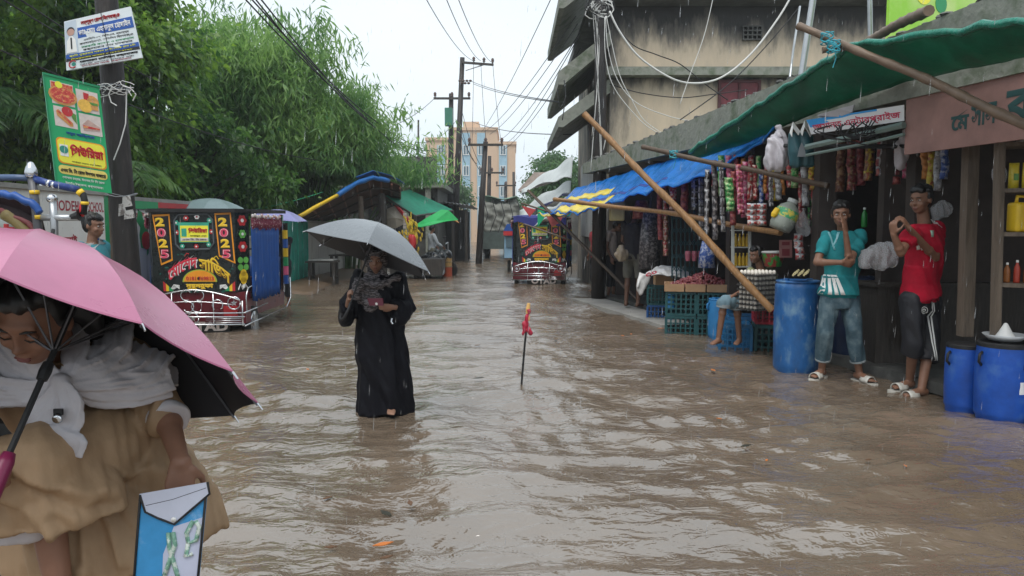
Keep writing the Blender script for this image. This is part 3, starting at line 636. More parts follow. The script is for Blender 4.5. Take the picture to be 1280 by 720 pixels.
def bamboo_clump(label, base, ncul, ht, spread, per, seed, lean=(0, 0)):
    global rng
    rng = np.random.default_rng(seed); t = thing('bamboo_clump', label, 'bamboo', base, 'bamboo clumps on the left')
    Vs, Fs, o = [], [], 0
    for i in range(ncul):
        az = rng.uniform(0, 2 * PI); h_ = ht * rng.uniform(.6, 1.05); out_ = spread * rng.uniform(.3, 1.0); rt = V(base) + V((math.cos(az) * .5, math.sin(az) * .4, -.2)) * rng.uniform(.2, 1)
        pts = []
        for k in range(15):
            s_ = k / 14; q = rt + V((math.cos(az) * out_ + lean[0], math.sin(az) * out_ * .7 + lean[1], 0)) * s_ ** 2.1; q.z += h_ * (s_ - .22 * s_ ** 4.5); pts.append(q)
        a = MB(); a.tube(pts, [.040 * (1 - .85 * k / 14) for k in range(15)], 6); a.build('culm', mat('green_culm', (.06, .11, .035), .4, .3), t)
        P_ = np.array(pts); m_ = int(per * rng.uniform(.7, 1.2)); ss = rng.uniform(.16, 1, m_) ** .8; C = np.stack([np.interp(ss * 14, range(15), P_[:, j]) for j in range(3)], 1)
        # sprays of narrow leaves
        nsp = 46; kk = rng.integers(0, nsp, m_); so_ = rng.normal(size=(nsp, 3)) * np.array([.62, .55, .38]); sb = rng.uniform(.16, 1, nsp) ** .7
        Cb = np.stack([np.interp(sb * 14, range(15), P_[:, j]) for j in range(3)], 1) + so_
        C = Cb[kk] + rng.normal(size=(m_, 3)) * np.array([.2, .2, .2]); D = unit(rng.normal(size=(m_, 3)) * np.array([.55, .55, .3]) + np.array([0, 0, -.75]))
        ok = ~((C[:, 0] > -5.75) & (C[:, 2] < 2.9) & (C[:, 0] < 3)); C, D = C[ok], D[ok]; m_ = len(C)
        v_, f_ = leafmesh(C, D, rng.uniform(.16, .34, m_), .085, .12); Vs.append(v_); Fs.append(f_ + o); o += len(v_)
    npmesh('leaf_spray', np.concatenate(Vs), np.concatenate(Fs), leafC, t)
bamboo_clump('tall bamboo clump nearest, dark green, left of the cables', (-6.5, 19.2, 0), 22, 8.1, 1.2, 2300, 21, (.1, 0))
bamboo_clump('broad bright green bamboo clump drooping over the tarpaulin stall', (-5.9, 20.6, 0), 24, 6.2, 1.8, 2300, 22, (.1, 0))
bamboo_clump('feathery bamboo clump reaching right towards the twin poles', (-5.3, 23.5, 0), 15, 5.6, 2.0, 1600, 23, (.6, 0))
bamboo_clump('dense shady bamboo behind the first rickshaw', (-8.6, 22.0, 0), 20, 5.4, 2.2, 2200, 24)
for (lb, bs_, cz_, rd) in [('small bright tree between the poles and the peach block', (-4.7, 55, 0), 3.6, (1.6, 1.5, 1.3)), ('hazy tree beyond the loaded truck', (2.3, 60, 0), 2.6, (3, 2, 2.2)), ('bushy tree behind the pale sheets on the right', (2.4, 36, 0), 3.3, (1.2, 1.2, 1.3)), ('small tree by the far roof on the right', (2.9, 48, 0), 5.0, (1.6, 1.5, 1.3))]:
    t = broadleaf(lb, bs_, cz_, rd, 40, 130, .22, leafY, seed=int(bs_[1]), csize=.6); t['group'] = 'far trees at the street end'
# ================================================================== FACES: flat printed or painted surfaces addressed by (s,t), t downwards
class Face:
    def __init__(s, TL, TR, BR, BL):
        s.c = [V(TL), V(TR), V(BR), V(BL)]; s.n = ((s.c[1] - s.c[0]) + (s.c[2] - s.c[3])).cross((s.c[0] - s.c[3]) + (s.c[1] - s.c[2])).normalized()
        s.w = ((s.c[1] - s.c[0]).length + (s.c[2] - s.c[3]).length) / 2; s.h = ((s.c[0] - s.c[3]).length + (s.c[1] - s.c[2]).length) / 2
    def at(s, a, t, o=0):
        return (s.c[0] * (1 - a) + s.c[1] * a) * (1 - t) + (s.c[3] * (1 - a) + s.c[2] * a) * t + s.n * o
    def poly(s, mb, pts, o=.002, th=.002):
        return mb.prism([s.at(a, t, o) for a, t in pts], s.n * th)
    def rect(s, mb, a0, t0, a1, t1, o=.002, th=.002): return s.poly(mb, [(a0, t0), (a0, t1), (a1, t1), (a1, t0)], o, th)
    def disc(s, mb, a, t, r, o=.002, th=.002, n=16, k0=0, k1=2 * PI, ry=None):
        ry = ry or r; pts = [(a + r / s.w * math.cos(k0 + (k1 - k0) * i / n), t - ry / s.h * math.sin(k0 + (k1 - k0) * i / n)) for i in range(n + (0 if k1 - k0 > 6.2 else 1))]
        return s.poly(mb, pts, o, th)
    def text(s, mb, str_, a0, t0, a1, t1, o=.003, bold=.03, arch=None, depth=.003):
        a, fs, dim = glyphs(str_, bold); out = []
        for q in a:
            x = q[0] / dim[0]; y = q[1] / dim[1]; z = o + depth * (q[2] / .02 * .5 + .5)
            aa = a0 + (a1 - a0) * x; tt = t1 + (t0 - t1) * y
            if arch: tt += arch(aa)
            out.append(s.at(aa, tt, z))
        mb.add(out, fs); return mb
    def line(s, mb, pts, r, o=.004, n=5): return mb.tube([s.at(a, t, o) for a, t in pts], r, n)

# ---- near left utility pole with its two boards
pole = thing('utility_pole', 'thick dark utility pole carrying two shop signs, at the left', 'pole', (P(160, 345, 7.4).x, 7.4, -.2))
pm = mat('tarred_pole', (.028, .022, .02), .55, .4, 5, (.065, .055, .05), .6, .8, sx=(3, 3, .5), bump=.5, bs=14)
pb0 = P(160, 345, 7.4); pt0 = P(133, 0, 7.4); dv = (pt0 - pb0)
a = MB(); a.tube([pb0 - dv * .65, pb0, pb0 + dv * .5, pt0, pt0 + dv * .4], [.135, .122, .114, .106, .10], 14); autosmooth(a.build('shaft', pm, pole))
for (v, n_) in [(108, 5), (240, 2)]:
    for i in range(n_):
        c_ = pb0 + dv * ((345 - v) / 345 + random.uniform(-.008, .008)); a = MB(); a.tube([c_ + V((.14 * math.cos(q), .14 * math.sin(q), .02 * math.sin(q * 2 + i))) for q in np.linspace(0, 2 * PI, 14)], .003, 5); a.build('wire_tie', steel, pole)
papm = mat('torn_wet_poster', (.45, .44, .42), .6, .3, 14, (.14, .12, .11), .5, .6)
for (u, v, w_, h_) in [(158, 252, .10, .12), (161, 268, .11, .10), (152, 262, .08, .13)]:
    a = MB(); c_ = P(u, v, 7.255); a.prism([c_ + V((-w_ / 2, .01, -h_ / 2)), c_ + V((w_ / 2, .012, -h_ / 2 + .02)), c_ + V((w_ / 2 - .02, .012, h_ / 2)), c_ + V((-w_ / 2 + .01, .008, h_ / 2 - .015))], (0, .004, 0)); a.build('poster_scrap', papm, pole)
def corners(uv, ys): return [P(u, v, y) for (u, v), y in zip(uv, ys)]
# clinic board
sg = thing('clinic_sign', 'white and blue clinic board tied high on the left pole', 'sign', P(130, 88, 7.2))
F_ = Face(*corners([(80, 27), (163, 8), (178, 72), (83, 88)], [7.05, 7.2, 7.2, 7.05]))
a = MB(); F_.rect(a, 0, 0, 1, 1, -.03, .03); a.build('board', mat('wet_white_panel', (.66, .72, .74), .3, .06), sg)
a = MB(); F_.rect(a, .185, .19, .985, .40); F_.rect(a, .004, .69, .996, .775); a.build('printed_band', blue, sg)
a = MB(); F_.rect(a, .004, .775, .996, .83); a.build('printed_band', black, sg)
a = MB(); F_.rect(a, .01, .02, .175, .68); a.build('portrait_backdrop', mat('pale_grey_blue_print', (.50, .58, .66), .4), sg)
a = MB(); F_.disc(a, .09, .25, .033, .005); a.build('portrait_head', mat('printed_skin', (.5, .30, .24), .5), sg)
a = MB(); F_.disc(a, .09, .235, .036, .0045, ry=.042, k0=0, k1=PI); a.build('portrait_hair', black, sg)
a = MB(); F_.poly(a, [(.02, .66), (.03, .42), (.07, .33), (.11, .33), (.15, .42), (.16, .66)], .0045); a.build('portrait_coat', white, sg)
a = MB(); F_.poly(a, [(.08, .36), (.1, .36), (.1, .58), (.09, .6), (.08, .58)], .007); a.build('portrait_tie', black, sg)
a = MB(); F_.text(a, 'সম্পূর্ণ \u09c7রাগ \u09bfব\u09c7শষজ্ঞ', .24, .05, .82, .17, bold=.02); a.build('lettering', red, sg)
a = MB(); F_.text(a, 'ডাঃ \u09c7মাঃ এহসানুল \u09c7হাছাইন', .20, .215, .95, .385, bold=.035); a.build('lettering', white, sg)
a = MB(); F_.text(a, 'এম\u09bfব\u09bfবএস, \u09bfব\u09bfসএস, স্বাস্থ্য', .26, .425, .9, .48, bold=.01); F_.text(a, 'কনসালট্যান্ট, \u09c7ম\u09bfড\u09bfসন \u09bfব\u09c7শষজ্ঞ', .2, .49, .95, .55, bold=.01); F_.text(a, 'কক্সবাজার সদর হাসপাতাল', .24, .63, .92, .68, bold=.01); F_.text(a, '\u09c7জনা\u09c7রল হস\u09bfপটাল কক্সবাজার', .16, .845, .96, .91, bold=.03); F_.text(a, '\u09c7রাগী \u09c7দখার সময়ঃ ৪টা', .18, .92, .9, .945, bold=.01); a.build('lettering', blackm, sg)
a = MB(); F_.text(a, 'সরকা\u09bfর ক\u09c7লজ ও হাসপাতাল', .22, .56, .95, .61, bold=.012); a.build('lettering', green, sg)
a = MB(); F_.text(a, 'প্র\u09bfত শুক্রবার সকাল ১০টা \u09c7থ\u09c7ক রাত ৮টা', .05, .705, .95, .76, .005, bold=.01); F_.text(a, '\u09bfসরয়া\u09c7লর জন্যঃ ০১৮১২-৭৬৯৮', .07, .785, .9, .82, .005, bold=.01); a.build('lettering', lyellow, sg)
a = MB(); F_.text(a, 'হাসপাতাল সড়ক, কক্সবাজার', .2, .955, .86, .985, bold=.01); a.build('lettering', redt, sg)
a = MB(); F_.line(a, [(.09 + .05 * math.cos(q), .90 + .07 * math.sin(q)) for q in np.linspace(.9, 5.6, 12)], .005); a.build('crescent_emblem', red, sg)
a = MB(); F_.disc(a, .10, .90, .018); a.build('emblem_dot', teal, sg)
a = MB(); a.tube([F_.at(.55, -.05, .006), F_.at(.57, .5, .008), F_.at(.6, 1.04, .006)], .003, 4); a.build('tie_cord', blackm, sg)
# green food board
sg = thing('food_sign', 'green food shop board with four meal photos on the left pole', 'sign', P(105, 243, 7.0))
F_ = Face(*corners([(54, 92), (124, 109), (140, 242), (71, 232)], [6.75, 7.05, 7.1, 6.8]))
a = MB(); F_.rect(a, 0, 0, 1, 1, -.02, .02); a.build('board', mat('green_sign_print', (.012, .36, .13), .35, .08), sg)
a = MB(); F_.rect(a, -.01, -.012, 1.01, .008, -.022, .032); F_.rect(a, -.012, .008, .012, 1.0, -.022, .03); a.build('frame_edge', mat('green_frame', (.01, .24, .10), .4), sg)
cream = mat('printed_cream', (.66, .58, .54), .45, .12, 20); prd = mat('printed_red', (.60, .06, .05), .45, .35, 40, (.70, .34, .12), .5, .62); pgn = mat('printed_leaf_green', (.10, .26, .05), .45, .3, 30)
brd = mat('printed_bread', (.62, .30, .09), .45, .25, 30); pyl = mat('printed_chips', (.80, .48, .08), .45, .2, 30)
ph = []
for k, (a0, t0, a1, t1) in enumerate([(.10, .045, .50, .245), (.545, .065, .945, .265), (.105, .265, .505, .445), (.55, .285, .95, .47)]):
    a = MB(); F_.rect(a, a0, t0, a1, t1); o = a.build('meal_photo', cream, sg); ph.append((o, a0, t0, a1, t1))
def shape(k, fn, m_, nm):
    o, a0, t0, a1, t1 = ph[k]; a = MB(); fn(a, lambda s_, t: (a0 + (a1 - a0) * s_, t0 + (t1 - t0) * t)); a.build(nm, m_, o)
shape(0, lambda a, q: F_.disc(a, *q(.5, .58), .115, .005, ry=.085), brd, 'pizza_crust'); shape(0, lambda a, q: F_.disc(a, *q(.5, .56), .10, .0075, ry=.07), prd, 'pizza_topping')
shape(0, lambda a, q: F_.poly(a, [q(.03, .03), q(.03, .3), q(.35, .22), q(.97, .35), q(.97, .05)], .005), prd, 'tomato'); shape(0, lambda a, q: F_.disc(a, *q(.36, .12), .03, .0085), lyellow, 'lemon')
shape(1, lambda a, q: F_.poly(a, [q(.33, .1), q(.33, .55), q(.53, .6), q(.58, .12)], .005), red, 'drink_cup'); shape(1, lambda a, q: F_.disc(a, *q(.35, .72), .06, .0075), pyl, 'chips')
shape(1, lambda a, q: F_.disc(a, *q(.72, .45), .055, .005), brd, 'bun'); shape(1, lambda a, q: F_.rect(a, *q(.5, .5), *q(.95, .62), .0075), pgn, 'salad'); shape(1, lambda a, q: F_.rect(a, *q(.52, .64), *q(.95, .84), .0075), brd, 'bun')
shape(2, lambda a, q: F_.poly(a, [q(.1, .25), q(.2, .15), q(.8, .72), q(.8, .9), q(.65, .92), q(.12, .48)], .005), brd, 'bun'); shape(2, lambda a, q: F_.poly(a, [q(.14, .26), q(.2, .2), q(.76, .74), q(.7, .82)], .0075), prd, 'sausage'); shape(2, lambda a, q: F_.disc(a, *q(.6, .18), .045, .005), red, 'tomato'); shape(2, lambda a, q: F_.poly(a, [q(.72, .15), q(.98, .25), q(.98, .75), q(.8, .5)], .004), pgn, 'salad')
shape(3, lambda a, q: F_.poly(a, [q(.12, .55), q(.4, .25), q(.92, .55), q(.9, .75), q(.15, .85)], .005), mat('printed_pale_bread', (.52, .36, .31), .5, .2, 30), 'sandwich'); shape(3, lambda a, q: F_.poly(a, [q(.14, .58), q(.9, .62), q(.9, .68), q(.16, .72)], .0075), prd, 'filling')
a = MB(); F_.text(a, 'নতুন আ\u09bfঙ্গ\u09c7ক', .28, .475, .80, .515, bold=.035); a.build('lettering', blue, sg)
def pill(a0, t0, a1, t1, r=.09):
    ry = r * F_.w / F_.h; pts = []
    for (ca, ct, k0) in [(a1 - r, t0 + ry, 0), (a0 + r, t0 + ry, 90), (a0 + r, t1 - ry, 180), (a1 - r, t1 - ry, 270)]:
        for i in range(6): q = R(k0 + 18 * i); pts.append((ca + r * math.cos(q), ct - ry * math.sin(q)))
    return pts
a = MB(); F_.poly(a, pill(.08, .545, .96, .785)); a.build('badge_rim', orange, sg); a = MB(); F_.poly(a, pill(.10, .555, .94, .775), .0045); a.build('badge', lyellow, sg)
a = MB(); F_.text(a, '\u09bfপউ\u09bfর\u09dfা', .30, .585, .92, .725, .007, bold=.055); a.build('lettering', red, sg)
a = MB(); F_.rect(a, .13, .61, .275, .715, .007); o = a.build('logo_square', white, sg); a = MB(); F_.disc(a, .20, .655, .035, .0095); a.build('logo_disc', teal, o)
a = MB(); F_.text(a, 'ফাস্টফুড কর্নার এন্ড \u09bfমি\u09c7\u099f\u09bfন', .32, .745, .86, .762, .007, bold=.005); a.build('lettering', blackm, sg)
a = MB(); F_.poly(a, pill(.07, .80, .95, .88, .075)); a.build('yellow_strip', mat('pale_yellow_print', (.80, .66, .16), .45), sg)
a = MB(); F_.text(a, 'এখন \u09bfড. \u09bfস \u09c7রাড ঈদগাহ বাজা\u09c7র', .10, .82, .92, .866, .0045, bold=.035); a.build('lettering', blackm, sg)
a = MB(); F_.text(a, '\u09c7গালাম চত্বর, ঈদগাহ \u09bfড \u09bfস \u09c7রাড', .12, .895, .88, .93, bold=.01); F_.text(a, 'ঈদগাঁও উপ\u09c7জলা, কক্সবাজার।', .16, .945, .84, .98, bold=.01); a.build('lettering', white, sg)
# loose knot of cable on the pole
cb = thing('cable_bundle', 'grey knotted wires and dangling white cable lashed to the left pole', 'cable', P(150, 110, 7.2))
for i in range(9):
    pts = [P(128 + q * 38 + random.uniform(-3, 3), 106 + math.sin(q * 5 + i) * 6 + i * 1.2 + random.uniform(-2, 2), 7.18 + .05 * math.sin(i + q * 3)) for q in np.linspace(-.05, 1.0, 8)]
    a = MB(); a.tube(pts, .0035, 5); a.build('strand', wirew if i % 3 else wirem, cb)
for pts in [[(158, 112), (158, 130), (157, 155), (150, 180), (142, 200)], [(165, 112), (170, 118), (166, 126)], [(140, 108), (136, 118), (139, 128), (146, 132)]]:
    a = MB(); a.tube([P(u, v, 7.2) for u, v in pts], .0055, 6); a.build('strand', wirew, cb)

# ---- painted battery rickshaw, built once
def flower(F, mb_list, a, t, r, o=.004):
    pet, ctr = mb_list
    for k in range(6):
        q = k * PI / 3; F.disc(pet, a + r * .62 * math.cos(q) / F.w, t - r * .62 * math.sin(q) / F.h, r * .42, o, .002, 8)
    F.disc(ctr, a, t, r * .36, o + .003, .002, 8)
lacq = mat('black_lacquer_panel', (.012, .016, .016), .28, .4, 6); mar = mat('maroon_lacquer', (.13, .012, .02), .3, .25); tealp = mat('teal_leaf_paint', (.04, .36, .24), .45, .2)
tarpb = mat('blue_cloth', (.015, .085, .33), .65, .2, 6); tarpn = mat('navy_cloth', (.03, .035, .20), .65, .25, 6)
def rickshaw(label, loc, rz, second=False):
    t = thing('auto_rickshaw', label, 'rickshaw', (0, 0, 0), 'painted battery rickshaws')
    W, ZT, ZB, LN = .56, 1.63, .55, 1.55
    F = Face((-W, 0, ZT), (W, 0, ZT), (W - .01, 0, ZB), (-W + .03, 0, ZB))
    a = MB(); a.boxz(-W, W, .002, .05, ZB, ZT); bdy = a.build('rear_panel', lacq, t)
    C = Face((W, 0, ZT), (W + .12, .2, ZT), (W + .12, .2, ZB), (W, 0, ZB)); a = MB(); C.rect(a, 0, 0, 1, 1, -.03, .03); cp = a.build('corner_panel', lacq, t)
    C2 = Face((-W - .12, .2, ZT), (-W, 0, ZT), (-W, 0, ZB), (-W - .12, .2, ZB)); a = MB(); C2.rect(a, 0, 0, 1, 1, -.03, .03); a.build('corner_panel', lacq, t)
    a = MB(); a.prism([(-W - .02, -.05, ZT), (W + .02, -.05, ZT), (W + .16, .2, ZT), (W + .16, LN + .35, ZT + .02), (-W - .16, LN + .35, ZT + .02), (-W - .16, .2, ZT)], (0, 0, .05)); a.build('roof', blackm, t)
    a = MB(); a.boxz(-W - .1, W + .1, .03, .25, .12, ZB); a.boxz(-W - .06, W + .06, .25, LN + .5, .18, .42); a.build('chassis', mar, t)
    for s_ in (-1, 1):
        a = MB(); a.boxz(s_ * (W + .12) - .02, s_ * (W + .12) + .02, LN + .2, LN + .26, .4, ZT); a.build('roof_post', chrome, t)
    # number plates with rounded gold rims
    for (pl, x0, x1, dy_) in [(((.02, .03), (.225, .02), (.235, .60), (.09, .66)), .05, .2, 0), (((.76, .01), (.955, 0), (1.0, .64), (.80, .55)), .80, .95, 0)]:
        a = MB(); F.poly(a, list(pl), .002, .004); rim = a.build('number_plate', orange, bdy)
        cx = sum(p[0] for p in pl) / 4; cy = sum(p[1] for p in pl) / 4
        a = MB(); F.poly(a, [(cx + (p[0] - cx) * .84, cy + (p[1] - cy) * .92) for p in pl], .0065, .002); a.build('plate_field', black, rim)
        for i, ch in enumerate('2025'):
            tt = .065 + i * .133; aa = (x0 + x1) / 2 + (i - 1.5) * .012
            a = MB(); F.text(a, ch, aa - .055, tt, aa + .055, tt + .112, .009, .055); a.build('digit', yellow if i % 2 == 0 else mat('pink_red_digit', (.62, .06, .12), .45), rim)
            if i % 2:
                a = MB(); F.text(a, ch, aa - .05, tt + .006, aa + .05, tt + .106, .0125, .004); a.build('digit_highlight', white, rim)
    # rear window with framed sticker
    octo = [(.28, .10), (.33, .03), (.68, .02), (.735, .09), (.745, .38), (.69, .455), (.34, .465), (.285, .40)]
    a = MB(); F.line(a, octo + [octo[0]], .014, .006); a.build('window_frame', mat('grey_frame', (.08, .09, .1), .4), bdy)
    a = MB(); F.rect(a, .325, .125, .69, .375, .003, .004); st = a.build('sticker', tealp, bdy); a = MB(); F.rect(a, .345, .165, .68, .365, .008); a.build('sticker_field', lyellow, st)
    a = MB(); F.text(a, '\u09bfপউ\u09bfর\u09dfা', .44, .19, .67, .27, .011, .05); a.build('lettering', red, st); a = MB(); F.rect(a, .36, .20, .42, .30, .011); a.build('sticker_logo', tealp, st)
    a = MB(); F.rect(a, .345, .315, .68, .355, .0105); a.build('sticker_strip', cream, st); a = MB(); F.text(a, 'এখন \u09bfড. \u09bfস \u09c7রাড', .37, .322, .66, .35, .013, .01); F.text(a, 'ফাস্টফুড এন্ড', .46, .28, .66, .305, .011, .01); a.build('lettering', blackm, st)
    pw, pr, pt_ = MB(), MB(), MB(); cw, cr = MB(), MB()
    for (a_, t_, r_, k) in [(.42, .07, .036, 0), (.55, .055, .034, 1), (.30, .13, .034, 2), (.70, .10, .036, 2), (.30, .25, .034, 0), (.72, .24, .034, 0), (.36, .42, .032, 2), (.53, .425, .032, 0), (.68, .40, .032, 2)]:
        flower(F, ((pr, cw), (pw, cr), (pt_, cw))[k], a_, t_, r_)
    for mb_, m_ in ((pr, red), (pw, white), (pt_, tealp)): tag(mb_.build('flower_petals', m_, bdy), kind='stuff')
    cw.build('flower_centre', white, bdy); cr.build('flower_centre', red, bdy)
    # arched owner line
    arc = lambda a_: 1.25 * (a_ - .54) ** 2
    for (tx, a0, a1, m_) in [('\u09c7মা\u09c7শদ', .17, .53, mat('crimson_lettering', (.60, .03, .06), .45)), ('সা\u09bfভস', .555, .93, yellow)]:
        a = MB(); F.text(a, tx, a0 + .004, .525, a1 + .008, .725, .003, .055, arc); a.build('lettering_outline', white if m_ is not yellow else mat('brown_outline', (.25, .1, .02), .5), bdy)
        a = MB(); F.text(a, tx, a0, .52, a1, .715, .009, .03, arc); a.build('lettering', m_, bdy)
    for (a_, m_) in ((.40, red), (.76, yellow)):      # the hooked strokes over the two words
        a = MB(); F.line(a, [(a_ - .02, .515 + arc(a_ - .02)), (a_ + .01, .485 + arc(a_)), (a_ + .035, .505 + arc(a_ + .03))], .007, .008); a.build('lettering', m_, bdy)
    a = MB(); F.disc(a, .555, .87, .235, .003, .003, 20, 0, PI, ry=.17); so_ = a.build('sun_arch', mat('lime_rim', (.35, .45, .05), .45), bdy); a = MB(); F.disc(a, .555, .865, .215, .0065, .002, 20, 0, PI, ry=.152); a.build('sun_field', orange, so_)
    a = MB(); F.text(a, '0181 769813', .39, .80, .73, .85, .010, .03); a.build('lettering', red, so_); a = MB(); F.disc(a, .545, .825, .022, .012); a.build('dot', blackm, so_)
    a = MB(); F.text(a, 'নুরুনহুফা', .38, .885, .72, .965, .004, .06); a.build('lettering', yellow, bdy)
    for sg_, c0 in ((1, .10), (-1, .99)):
        for i, m_ in enumerate((red, yellow, green)):
            a = MB(); F.poly(a, [(c0 + sg_ * (.0 + i * .035), .86 + i * .03), (c0 + sg_ * (.13), .985), (c0 + sg_ * .0 + sg_ * i * .035, .985)], .003 + i * .0025); a.build('corner_stripe', m_, bdy)
    for sg_, c0 in ((1, .30), (-1, .80)):
        a = MB()
        for i in range(4): F.line(a, [(c0 - sg_ * .11 + sg_ * i * .012, .96), (c0 - sg_ * .07 + sg_ * i * .012, .905 + i * .01), (c0 + sg_ * .0, .915 + i * .014)], .006)
        a.build('wing_strokes', white, bdy)
    a = MB()
    for i in range(26):
        a_, t_ = random.choice([(random.uniform(.06, .3), random.uniform(.66, .84)), (random.uniform(.25, .9), random.uniform(.975, 1.0)), (random.uniform(.84, .97), random.uniform(.66, .84)), (random.uniform(.3, .4), random.uniform(.48, .56))]); F.disc(a, a_, t_, random.uniform(.012, .03), .0022, .001, 7, ry=.012)
    a.build('painted_leaves', mat('deep_teal_paint', (.015, .10, .08), .5), bdy)
    # flower column on the corner
    pw, pr, pt_, cw, py_ = MB(), MB(), MB(), MB(), MB()
    for i, (t_, k, r_) in enumerate([(.10, 0, .075), (.27, 1, .06), (.43, 0, .075), (.60, 2, .055), (.69, 2, .055)]):
        flower(C, ((pr, cw), (pt_, cw), (MB(), MB()))[k], .5, t_, r_)
        if k == 2:
            for q in (-.2, .2): C.disc(pt_, .5 + q, t_, .045, .004, .002, 9)
    for k in range(3): C.disc(py_, .5, .76 + k * .05, (.05, .075, .05)[k], .004, .002, 12)
    tag(pr.build('flower_petals', red, cp), kind='stuff'); tag(pt_.build('flower_petals', mat('leaf_green_paint', (.13, .42, .08), .45), cp), kind='stuff'); cw.build('flower_centre', white, cp); py_.build('painted_vase', yellow, cp)
    a = MB(); C.line(a, [(.1, .97), (.25, .9), (.4, .97), (.6, .9), (.8, .97)], .008); C.disc(a, .5, .93, .03); a.build('painted_scroll', white, cp)
    # blue passenger curtain, gathered folds
    for s_ in (-1, 1):
        rows = []
        for k in range(8):
            z = 1.44 - k * .148; rows.append([V((s_ * (W + .135 + .02 * math.sin(j * 1.9) * (.4 + .09 * k)), .24 + j * .040 + .012 * math.sin(k * .9 + j), z + (.02 * math.sin(j * 1.3) if k == 7 else 0))) for j in range(34)])
        a = MB(); a.sheet(rows, .008, (s_, 0, 0)); a.build('curtain', tarpb if not second else tarpn, t, smooth=True)
        a = MB()
        for j in range(30):
            y_ = .2 + j * .047; a.tube([(s_ * (W + .16), y_, 1.56), (s_ * (W + .17), y_ + .01, 1.47), (s_ * (W + .165), y_, 1.40 + random.uniform(-.02, .03))], [.012, .02, .004], 5)
        a.build('fringe', mat('maroon_fringe', (.22, .03, .06), .7, .5, 30, (.5, .42, .4), .55, .65), t)
        a = MB()
        for j in range(14): a.ell((s_ * (W + .17), .22 + j * .10, 1.585 + .012 * math.sin(j * 2)), (.02, .045, .028), n=8, m=5)
        a.build('garland', mat('garland_print', (.70, .66, .62), .5, .3, 18, (.45, .04, .05), .5, .58), t)
        a = MB()
        for k, m_ in enumerate((yellow, blue, yellow, green, pink, blue)):
            q = MB(); q.boxz(s_ * (W + .15) - .03, s_ * (W + .15) + .03, LN + .28, LN + .36, 1.25 - k * .145, 1.385 - k * .145); q.build('coloured_tassel', m_, t)
        a.boxz(s_ * (W + .15) - .02, s_ * (W + .15) + .02, LN + .37, LN + .41, .35, 1.5); a.build('front_post', blackm, t)
        # wheels
        wl = MB(); wl.lathe([(.17, -.05), (.235, -.045), (.245, 0), (.235, .045), (.17, .05)], (s_ * (W + .04), .42, .08), 22, V((1, 0, 0))); wo_ = wl.build('wheel', rubber, t, smooth=True)
        wl = MB(); wl.lathe([(.0, .058), (.06, .06), (.09, .05), (.165, .056), (.165, -.056), (.0, -.056)], (s_ * (W + .04), .42, .08), 18, V((1, 0, 0)), False); wl.build('rim', chrome, wo_, smooth=True)
    wl = MB(); wl.lathe([(.16, -.04), (.215, -.035), (.225, 0), (.215, .035), (.16, .04)], (0, LN + .75, .08), 20, V((1, 0, 0))); wo_ = wl.build('wheel', rubber, t, smooth=True); wl = MB(); wl.lathe([(0, .045), (.155, .045), (.155, -.045), (0, -.045)], (0, LN + .75, .08), 16, V((1, 0, 0))); wl.build('rim', chrome, wo_)
    a = MB(); a.sheet([[V((x, LN + .5 + .35 * (1 - (x / .62) ** 2), z)) for x in np.linspace(-.62, .62, 9)] for z in (.25, .6, .95)], .03, (0, 1, 0)); a.build('front_cowl', blue, t, smooth=True)
    a = MB(); a.tube([(-.36, LN + .35, 1.0), (-.2, LN + .5, 1.08), (.2, LN + .5, 1.08), (.36, LN + .35, 1.0)], .014, 6); a.tube([(0, LN + .5, 1.07), (0, LN + .75, .1)], .02, 6); a.build('handlebar', chrome, t)
    a = MB(); a.boxz(-.5, .5, .3, .7, .42, .68); a.boxz(-.5, .5, LN - .2, LN + .1, .42, .66); a.build('seat', mat('red_seat_vinyl', (.28, .02, .03), .4), t)
    # chrome scroll bumper across the rear
    B = Face((-W - .13, -.10, .62), (W + .13, -.10, .62), (W + .13, -.10, .10), (-W - .13, -.10, .10)); a = MB()
    arch = lambda x: .06 + .62 * abs(x - .5) ** 1.7 * 1.6
    B.line(a, [(x, arch(x)) for x in np.linspace(.04, .96, 17)], .012); B.line(a, [(x, .36 + .4 * abs(x - .5) ** 1.7) for x in np.linspace(.12, .88, 13)], .008)
    for tt in (.66, .76, .96): B.line(a, [(0, tt), (1, tt)], .011)
    for x in (.02, .98, .30, .70): B.line(a, [(x, arch(x)), (x, 1.0)], .010)
    for tt in (.81, .86, .91): B.line(a, [(.62, tt), (.98, tt)], .005)
    br = a.build('bumper', chrome, t, smooth=True)
    a = MB()
    for (cx, cy, r_, k0, k1) in [(.10, .42, .075, 0, 6.3), (.90, .40, .085, 0, 6.3), (.44, .2, .07, .5, 5.2), (.56, .2, .07, -2.1, 2.6), (.46, .5, .07, -2.6, 2.2), (.54, .5, .07, .9, 5.7), (.26, .45, .07, -1, 4.0), (.74, .45, .07, -.9, 4.1), (.5, .80, .075, 0, 6.3)]:
        B.line(a, [(cx + r_ / B.w * math.cos(q), cy - r_ / B.h * math.sin(q)) for q in np.linspace(k0, k1, 15)], .009)
    a.build('scrollwork', chrome, br, smooth=True)
    for (cx, cy) in [(.10, .42), (.90, .40), (.5, .80)]: a = MB(); B.poly(a, [(cx + (.05 if k % 2 == 0 else .02) / B.w * math.sin(k * PI / 5), cy - (.05 if k % 2 == 0 else .02) / B.h * math.cos(k * PI / 5)) for k in range(10)], .002, .006); a.build('star', chrome, br)
